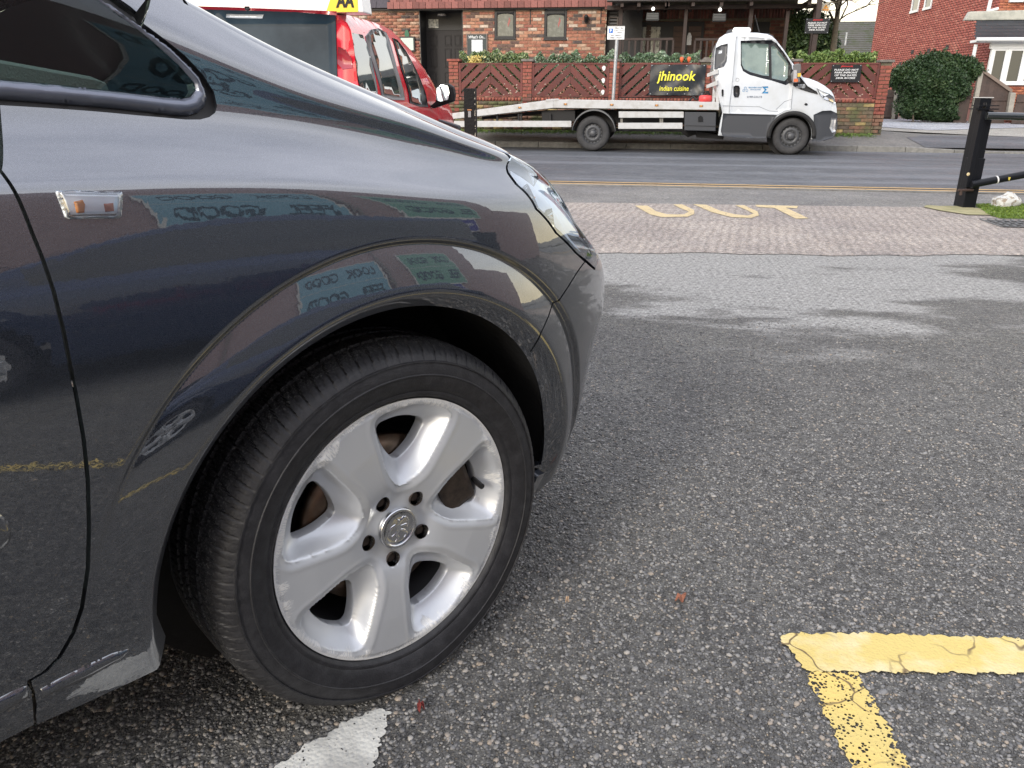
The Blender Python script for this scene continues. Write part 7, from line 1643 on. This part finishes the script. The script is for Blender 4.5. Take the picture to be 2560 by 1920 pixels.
# headboard ladder rack and kit at the front of the bed
for Xa,Xb,Y in ((618,722,660),(612,715,765)): MB().prism(tpoly([(Xa,Y+20),(Xb,Y-25),(Xb,Y+18),(Xa,Y+50)]),-.02,.02).build('ladder_rung',WHITE2,truck,bevel=.004)
for y in (.08,CW-.08): MB().prism(tpoly([(715,560),(735,560),(725,945),(700,945)]),y-.03,y+.03).build('headboard_post',WHITE2,truck)
wn=T(z3(605,910));wch=thing('petrol_can','red fuel can with black straps on the truck bed against the cab','can',tuple(Matrix.Translation((-.65,15.73,0))@Matrix.Rotation(R(-3.5),4,'Z')@Vector((wn[0],.10,wn[1]-.06))),R(-3.5))
MB().lathe([(0,0),(.11,.0),(.125,.02),(.125,.09),(.10,.12),(.0,.125)],16,axis='z').build('body',mat('red_plastic',(.62,.06,.06),.4),wch);MB().tube([(-.05,0,.11),(-.04,0,.18),(.04,0,.18),(.05,0,.11)],.014,8).build('handle',CHAS,wch)
ws_=thing('winch_strap','tangled black strap and ratchet beside the red can on the truck bed','strap',tuple(Matrix.Translation((-.65,15.73,0))@Matrix.Rotation(R(-3.5),4,'Z')@Vector((wn[0]-.16,.10,wn[1]-.04))),R(-3.5))
MB().tube(smoothline([(-.14,0,0),(-.06,.03,.07),(.0,-.02,.02),(.08,.02,.10),(.02,.0,.05),(.2,0,.14),(.26,.02,.05)],5),.016,6).build('strap',CHAS,ws_)
# wheels
TYR2=mat('dusty_truck_tyre',(.045,.045,.048),.75,noise=(9,.4,.7),col2=(.03,.03,.031));STL=mat('grey_steel_wheel',(.085,.088,.095),.5,.4)
def twheel(c,r,y=0.,side=1,z=0):
    w=obj('wheel',None,truck,loc=(c[0],y,c[1]+z));s=side
    MB().lathe([(r*.60,s*.005),(r*.66,-s*.004),(r*.80,-s*.014),(r*.92,-s*.004),(r*.985,s*.02),(r,s*.05),(r,s*.18),(r*.97,s*.21),(r*.6,s*.22)],48).build('tyre',TYR2,w)
    MB().lathe([(r*.61,s*.0),(r*.585,s*.012),(r*.56,s*.05),(r*.50,s*.055),(r*.44,s*.03),(r*.32,s*.028),(r*.26,s*.05),(r*.20,s*.05),(r*.19,s*.0),(r*.15,-s*.012),(0,-s*.015)],40).build('rim',STL,w)
    m_=MB()
    for i in range(16):
        a=i*math.pi/8;x,zz=r*.49*math.cos(a),r*.49*math.sin(a);m_.lathe([(0,s*.048),(.020,s*.050)],8,c=(x,-s*.004,zz))
    m_.build('vent_holes',CHAS,w)
    for i in range(5):
        a=i*2*math.pi/5;MB().lathe([(0,-.014),(.013,-.013),(.014,.02)],6,c=(r*.25*math.cos(a),s*.03,r*.25*math.sin(a)),smooth=False).build('wheel_nut',STL,w)
    return w
twheel(T((1481,334)),.325,.05);twheel((ac[0]+.005,.325),.325,.06);twheel((T((1481,334))[0],.325),.325,CW-.05,-1,.10);twheel((ac[0]+.005,.325),.325,CW-.1,-1,.10)
wa=MB()
rc=T(z2(1212,1060));r2=.43
pts=[(rc[0]+r2*.98*math.cos(t),0,rc[1]+.0+r2*math.sin(t)) for t in [R(x) for x in np.linspace(8,172,24)]]
for i in range(len(pts)-1):
    a,b_=pts[i],pts[i+1];wa.add([(a[0],-.02,a[2]),(b_[0],-.02,b_[2]),(b_[0],.30,b_[2]),(a[0],.30,a[2]),(a[0]*1,-.02,a[2]+.03),(b_[0],-.02,b_[2]+.03),(b_[0],.30,b_[2]+.03),(a[0],.30,a[2]+.03)],[(0,1,5,4),(0,3,2,1),(4,5,6,7)])
wa.build('rear_mudguard',mat('mudguard_grey',(.12,.125,.13),.5),truck)
MB().prism([(rc[0]+r2*.97*math.cos(t),rc[1]+r2*.97*math.sin(t)) for t in [R(x) for x in np.linspace(5,175,20)]],.32,.34).build('mudguard_back',CHAS,truck)
MB().lathe([(.0,0),(.40,.0)],24,c=(ac[0],.34,ac[1])).lathe([(ra,0.03),(ra,.34)],32,c=(ac[0],0,ac[1]),a0=R(-10),a1=R(190)).build('inner_arch',CHAS,truck)
# ================================================================== RED VAN
VX,VY_=-2.56,7.5;VAZ=R(88.5-90);van=thing('patrol_van','red breakdown patrol van with yellow roof sign seen from behind, left of the pub door','van',(VX,VY_,0),VAZ)
VR=Plane(VX,VY_,-1.5);VS=Plane(VX,VY_,88.5-180)   # rear and right side measuring planes
RED=mat('red_van_paint',(.70,.016,.035),.25,coat=1)
# right side profile: depth along the van (d) and height
def vs(px,py):
    P=Plane(VX,VY_,88.5);d,z=P(px,py);return d,z
SP=[vs(440+X/2.765,Y/2.765) for X,Y in ((1200,110),(1300,125),(1400,190),(1490,300),(1590,430),(1690,560),(1760,660),(1830,760))]
print('van side',[(round(a,2),round(b,2)) for a,b in SP])
sill=lambda d:.32
WV=1.72;ztop_r=VR(845,26)[1];print('van roof',ztop_r)
prof=[(0,.35),(0,1.02),(.03,1.10),(.10,ztop_r-.12),(.20,ztop_r-.02),(.6,ztop_r+.02),(1.6,ztop_r+.02),(2.0,ztop_r-.02),(2.35,ztop_r-.14),(2.75,1.36),(3.1,1.10),(3.25,1.04),(3.9,.90),(4.15,.70),(4.2,.40),(4.1,.25),(.1,.25)]
def vloft(name,poly,material,tum=.16,width=WV,off=0,mirror=True):
    p=densify(poly,.08);vv,ff,_,_=cdt(p,.10);B=np.array(p);n=len(p);d=np.full(len(vv),1e9)
    for i in range(n):
        a=B[i];b=B[(i+1)%n];ab=b-a;t=np.clip(((vv-a)@ab)/(ab@ab+1e-12),0,1);d=np.minimum(d,np.linalg.norm(vv-a-t[:,None]*ab,axis=1))
    xx=np.array([vin(dd,z) for dd,z in vv])+.06*(1-np.clip(d/.12,0,1))**2.2
    m_=len(vv);V=[(-x,dd,z) for (dd,z),x in zip(vv,xx)]+[(-width+x,dd,z) for (dd,z),x in zip(vv,xx)];F=[tuple(map(int,f)) for f in ff]+[tuple(int(i)+m_ for i in f) for f in ff]+[(i,(i+1)%n,m_+(i+1)%n,m_+i) for i in range(n)]
    me=bpy.data.meshes.new(name);me.from_pydata(V,[],F);me.update();bm=bmesh.new();bm.from_mesh(me);bmesh.ops.recalc_face_normals(bm,faces=bm.faces);bm.to_mesh(me);bm.free();me.polygons.foreach_set('use_smooth',[True]*len(me.polygons));me.set_sharp_from_angle(angle=R(38));return obj(name,me,van,material)
def vin(d,z): return .22*max(0,(z-1.0)/.75)**1.3+ .05*max(0,(d-3.2))**2 -.0
# local van frame: x right, y forward(away), z up, right side at x=0
vbody=vloft('body',prof,RED)
def vside(px,py,off=.008):
    """sight line onto the van's right flank"""
    d=ray(px,py);a=VAZ;ex=np.array([math.cos(a),math.sin(a),0]);ey=np.array([-math.sin(a),math.cos(a),0]);O=np.array([VX,VY_,0]);x=0.
    for _ in range(12):
        t=((O+ex*x-CAM)@ex)/(d@ex);q=CAM+d*t-O;x=-vin(float(q@ey),float(q[2]))+off
    return (x,float(q@ey),float(q[2]))
def vpanel(name,pts,material,off=.01,parent=van,th=.012):
    pl=[vside(440+X/2.765,Y/2.765,off) for X,Y in pts];p2=[(p[1],p[2]) for p in pl];p2=densify(p2,.05);vv,ff,_,_=cdt(p2,.08);n=len(p2)
    xx=[-vin(a,b)+off for a,b in vv];m_=len(vv);V=[(x,a,b) for (a,b),x in zip(vv,xx)]+[(x-th,a,b) for (a,b),x in list(zip(vv,xx))[:n]];F=[tuple(map(int,f)) for f in ff]+[(i,m_+i,m_+(i+1)%n,(i+1)%n) for i in range(n)]
    me=bpy.data.meshes.new(name);me.from_pydata(V,[],F);me.update();bm=bmesh.new();bm.from_mesh(me);bm.faces.ensure_lookup_table()
    for f in bm.faces[:len(ff)]:
        if f.normal.x<0:f.normal_flip()
    bm.to_mesh(me);bm.free();me.polygons.foreach_set('use_smooth',[i<len(ff) for i in range(len(F))]);return obj(name,me,parent,material)
VG=mat('van_glass',(.06,.085,.085),.05,coat=1,noise=(1.6,.40,.62),col2=(.012,.018,.018));VTR=mat('van_grey_trim',(.17,.17,.18),.4,.2)
vpanel('rear_quarter_glass',[(1200,225),(1290,240),(1330,330),(1395,655),(1290,640),(1240,480),(1225,380)],VG)
f1=vpanel('middle_window_frame',[(1315,250),(1350,205),(1400,195),(1455,225),(1475,270),(1530,480),(1582,692),(1500,690),(1425,668),(1370,460),(1325,330)],VTR,.010)
vpanel('pane',[(1345,245),(1385,213),(1425,215),(1452,250),(1505,460),(1555,670),(1440,645),(1395,450),(1355,320)],VG,.016,f1)
f2=vpanel('front_window_frame',[(1500,262),(1530,275),(1590,350),(1660,480),(1725,640),(1745,740),(1690,738),(1620,712),(1560,480)],BLACKP,.010)
vpanel('pane',[(1515,285),(1540,298),(1600,390),(1650,490),(1690,620),(1700,722),(1630,700),(1575,490)],VG,.016,f2)
# rear: door glass, lamp, brake light, roof sign
def vr(X,Y): a=VR(440+X/2.765,Y/2.765);return a
g0=vr(190,62);g1=vr(1085,95);g2=vr(1118,560)
def rearz(z): return .03+.07*max(0,(z-1.05)/.6)
def rpanel(name,pts,material,off,parent=van,th=.012):
    p=[vr(*q_) for q_ in pts];p=densify(p,.08);vv,ff,_,_=cdt(p,.12);n=len(p);yy=[rearz(z)-.03-off+ .03*((x+.86)/.86)**4 for x,z in vv]
    m_=len(vv);V=[(x,y,z) for (x,z),y in zip(vv,yy)]+[(x,y+th,z) for (x,z),y in list(zip(vv,yy))[:n]];F=[tuple(map(int,f)) for f in ff]+[(i,m_+i,m_+(i+1)%n,(i+1)%n) for i in range(n)]
    me=bpy.data.meshes.new(name);me.from_pydata(V,[],F);me.update();bm=bmesh.new();bm.from_mesh(me);bm.faces.ensure_lookup_table()
    for f in bm.faces[:len(ff)]:
        if f.normal.y>0:f.normal_flip()
    bm.to_mesh(me);bm.free();me.polygons.foreach_set('use_smooth',[i<len(ff) for i in range(len(F))]);return obj(name,me,parent,material)
tg=rpanel('tailgate',[(-150,45),(120,36),(1088,72),(1090,104),(1120,600),(1200,800),(0,800),(-150,500)],mat('deep_red_paint',(.30,.012,.025),.25,coat=1),.015)
rg=rpanel('rear_window',[(-120,78),(180,60),(800,78),(1084,100),(1115,560),(1110,700),(0,700),(-120,500)],mat('rear_screen_glass',(.012,.024,.038),.05,spec=.20,noise=(.9,.40,.62),col2=(.035,.055,.075)),.022,tg)
rpanel('high_brake_light',[(330,92),(400,95),(590,97),(582,125),(400,122),(330,118)],mat('pale_lamp',(.30,.32,.34),.25,coat=.6),.030,tg)
rpanel('wiper_pivot',[(455,40),(485,40),(488,60),(470,68),(455,60)],BLACKP,.030,tg)
tl=rpanel('tail_light',[(1092,135),(1120,128),(1160,150),(1190,200),(1205,270),(1225,400),(1255,600),(1240,612),(1120,585),(1104,350)],mat('red_lens',(.62,.01,.03),.15,coat=1),.018)
rpanel('reverse_lens',[(1110,320),(1160,340),(1205,400),(1215,470),(1150,480),(1112,440)],mat('dull_red_lens',(.32,.015,.03),.2,coat=1),.024,tl)
wr_=mat('white_roof',(.76,.77,.79),.35,coat=.5)
zr0=ztop_r-.02
sg=thing('roof_sign','white and yellow AA light bar on the roof of the red van','light bar',(VX,VY_,zr0+.035),VAZ)
SGN=Plane(VX,VY_+.35,-1.5);a=SGN(440+560/2.765,10);b_=SGN(440+1290/2.765,80/2.765);zb0=b_[1]-(zr0+.035)
zs_=.20
x1_=b_[0];x0_=-1.5;MB().prism([(x0_,0.0),(x1_,0.0),(x1_-.02,zs_),(x0_+.02,zs_)],.35,.60).build('light_box',wr_,sg,bevel=.012)
yx0=SGN(440+1030/2.765,20)[0];yx1=SGN(440+1252/2.765,20)[0]
YB=mat('patrol_yellow',(.85,.62,.02),.4);MB().prism([(yx0,.004),(yx1,.004),(yx1,zs_-.004),(yx0+.09,zs_-.004)],.343,.35).build('yellow_panel',YB,sg)
tx=writing('lettering','AA',sg,CHAS,(yx0+yx1)/2+.035,.339,.105,(yx1-yx0)*.56,.125,shear=.15,bold=.04)
# mirror
mp=vside(440+1820/2.765,640/2.765);mo=MB();
def mz(X,Y):
    P=Plane(VX+.18,VY_+2.62,0);a=P(440+X/2.765,Y/2.765);return a[0],a[1]
def mpoly(pts): return [mz(*p) for p in pts]
loc0=Matrix.Rotation(-VAZ,4,'Z')
def mbuild(name,pts,y0,y1,material,parent,bevel=0):
    p=[(a+.18,z) for a,z in mpoly(pts)];return MB().prism(p,2.62+y0,2.62+y1).build(name,material,parent,bevel=bevel)
mm_=mbuild('door_mirror',[(1762,600),(1790,580),(1850,578),(1880,600),(1890,650),(1885,700),(1850,712),(1740,750),(1715,735),(1758,700)],.0,.10,BLACKP,van,.02)
mgl_=mbuild('mirror_glass',[(1768,610),(1800,585),(1845,595),(1858,640),(1850,690),(1800,702),(1768,690)],-.012,-.002,mat('mirror_surface',(.85,.92,.92),.03,1),mm_)
zc_=sum(v.co.z for v in mgl_.data.vertices)/len(mgl_.data.vertices)
for v in mgl_.data.vertices: v.co.y+=(v.co.z-zc_)*.22-.022
MB().prism([(.02,0.25),(.28,.25),(.30,.62),(.02,.70)],2.9,3.05).build('front_bumper_corner',DGR,van,bevel=.02)
for d_ in (.75,3.35): MB().lathe([(0,0),(.30,0),(.315,-.02),(.315,-.2),(0,-.2)],32,axis='x',c=(.0,d_,.315)).build('wheel',TYR2,van)
# ================================================================== BEHIND THE CAMERA (mirrored in the paintwork)
def cw(u,v,z=0): q_=CO+CU*u+CN*v;return (float(q_[0]),float(q_[1]),z)
bd=thing('shop_building','long brown rendered building behind the camera with blue and green posters','building',cw(0,7.6),AZC)
BR=mat('brown_render',(.36,.28,.285),.85,noise=(3,.4,.7),col2=(.31,.24,.25))
# local frame: x along the car, -y toward v
box('wall',BR,bd,-9,9.4,-.3,0,0,6.2);box('added_low_wing',BR,bd,9.41,15,-.3,0,0,3.3);box('flat_roof',BR,bd,-9,9.4,-8,-.31,5.9,6.2);box('base_band',mat('dark_plinth',(.03,.04,.055),.7),bd,-9,8.6,.0,.06,0,1.5)  # unseen low wing added to hide bright sky from the car's reflections
# building faces the car (+y local)
BLUE=mat('poster_blue',(.20,.40,.52),.5);GRN=mat('poster_green',(.17,.37,.30),.5);NAVY=mat('poster_navy',(.06,.06,.28),.5);PALE=mat('poster_white',(.6,.62,.62),.6);PRD=mat('poster_dark_text',(.03,.07,.10),.6)
def poster(x,w,z0,z1,m,label,lines,tm):
    t=thing('poster',label,'poster',cw(x,7.6-.03,(z0+z1)/2),AZC+math.pi,'posters on the building behind the camera');h=z1-z0
    box('board',m,t,-w/2,w/2,-.02,.0,-h/2,h/2);f=MB();f.box(-w/2-.05,w/2+.05,-.03,.0,h/2,h/2+.05).box(-w/2-.05,w/2+.05,-.03,.0,-h/2-.05,-h/2).box(-w/2-.05,-w/2,-.03,.0,-h/2,h/2).box(w/2,w/2+.05,-.03,.0,-h/2,h/2);f.build('frame',PALE,t)
    if len(lines)>1: box('divider',PALE,t,-w/2,w/2,-.026,-.021,-.012,.012)
    for i,s in enumerate(lines):
        writing('lettering',s,t,tm,0,-.025,h*(.25-.5*i) if len(lines)>1 else 0,w*.86,h*.26 if len(lines)>1 else h*.3,bold=.03)
LGF=['LOOK   GOOD','FEEL   GOOD']
poster(3.6,2.5,2.0,4.5,BLUE,'blue Look Good Feel Good poster on the brown building, mirrored in the wing',LGF,PRD)
poster(6.9,2.2,2.4,4.7,GRN,'green Look Good Feel Good poster on the brown building behind the camera',LGF,PRD)
poster(6.6,1.9,1.6,2.3,NAVY,'navy poster below the green one on the brown building',['Open   Gym'],PALE)
poster(-1.6,1.9,1.8,3.2,NAVY,'tall navy class timetable at the left half of the brown building',['fitness classes','open 7 days'],PALE)
for x in (-4.6,.35,5.0):
    box('pale_pilaster',mat('pilaster',(.22,.20,.19),.7),bd,x-.04,x+.04,.06,.10,1.5,6)
# neighbour's dark blue car, alloy wheel towards us
nb=thing('parked_car','dark navy car parked behind the camera, its silver wheel mirrored in the grey door','car',cw(-.30,2.75),AZC+math.pi);nb.scale=(.9,.9,.9)
NAV=mat('navy_car_paint',(.012,.030,.085),.25,.2,coat=1)
S2,T2=np.meshgrid(np.linspace(-3.4,SMAX,90),np.linspace(0,TMAX,50),indexing='ij');P2=loc(surf(S2,T2));c2=P2.reshape(-1,3);i2=np.arange(S2.size).reshape(S2.shape);F2=np.stack([i2[:-1,:-1],i2[1:,:-1],i2[1:,1:],i2[:-1,1:]],-1).reshape(-1,4)
ce=c2[F2].mean(1);k2=(np.hypot(ce[:,0],ce[:,2]-ZH)>.375)&(np.hypot(ce[:,0]+2.7,ce[:,2]-ZH)>.375);tm2=T2.ravel()[F2].mean(1);sm2=S2.ravel()[F2].mean(1);wn2=(tm2>G_[0][1])&(tm2<TMAX-.6)&(sm2<-.4)
Pm=c2.copy();Pm[:,1]=-2*VM-Pm[:,1]
obj('body_side',meshnp('body_side',c2,F2[k2&~wn2],smooth=True),nb,NAV);obj('body_side',meshnp('body_side',Pm,F2[k2&~wn2],smooth=True),nb,NAV)
WG=mat('dark_window',(.012,.016,.02),.04,coat=1);obj('side_window',meshnp('side_window',c2,F2[wn2],smooth=True),nb,WG);obj('side_window',meshnp('side_window',Pm,F2[wn2],smooth=True),nb,WG)
for ch in [o_ for o_ in car.children if o_.name.split('.')[0] in ('bonnet','windscreen','windscreen_pillar','roof','wheel_arch_liner','underbody','tailgate')]:
    c_=ch.copy();COL.objects.link(c_);c_.parent=nb
    if ch.name.split('.')[0] in('bonnet','roof','tailgate','windscreen_pillar'): c_.material_slots[0].link='OBJECT';c_.material_slots[0].material=NAV
    if ch.name.split('.')[0]=='windscreen': c_.material_slots[0].link='OBJECT';c_.material_slots[0].material=WG
wheel_copy(nb,0,0);wheel_copy(nb,-2.7,0);wheel_copy(nb,0,-2*VM,True);wheel_copy(nb,-2.7,-2*VM,True)
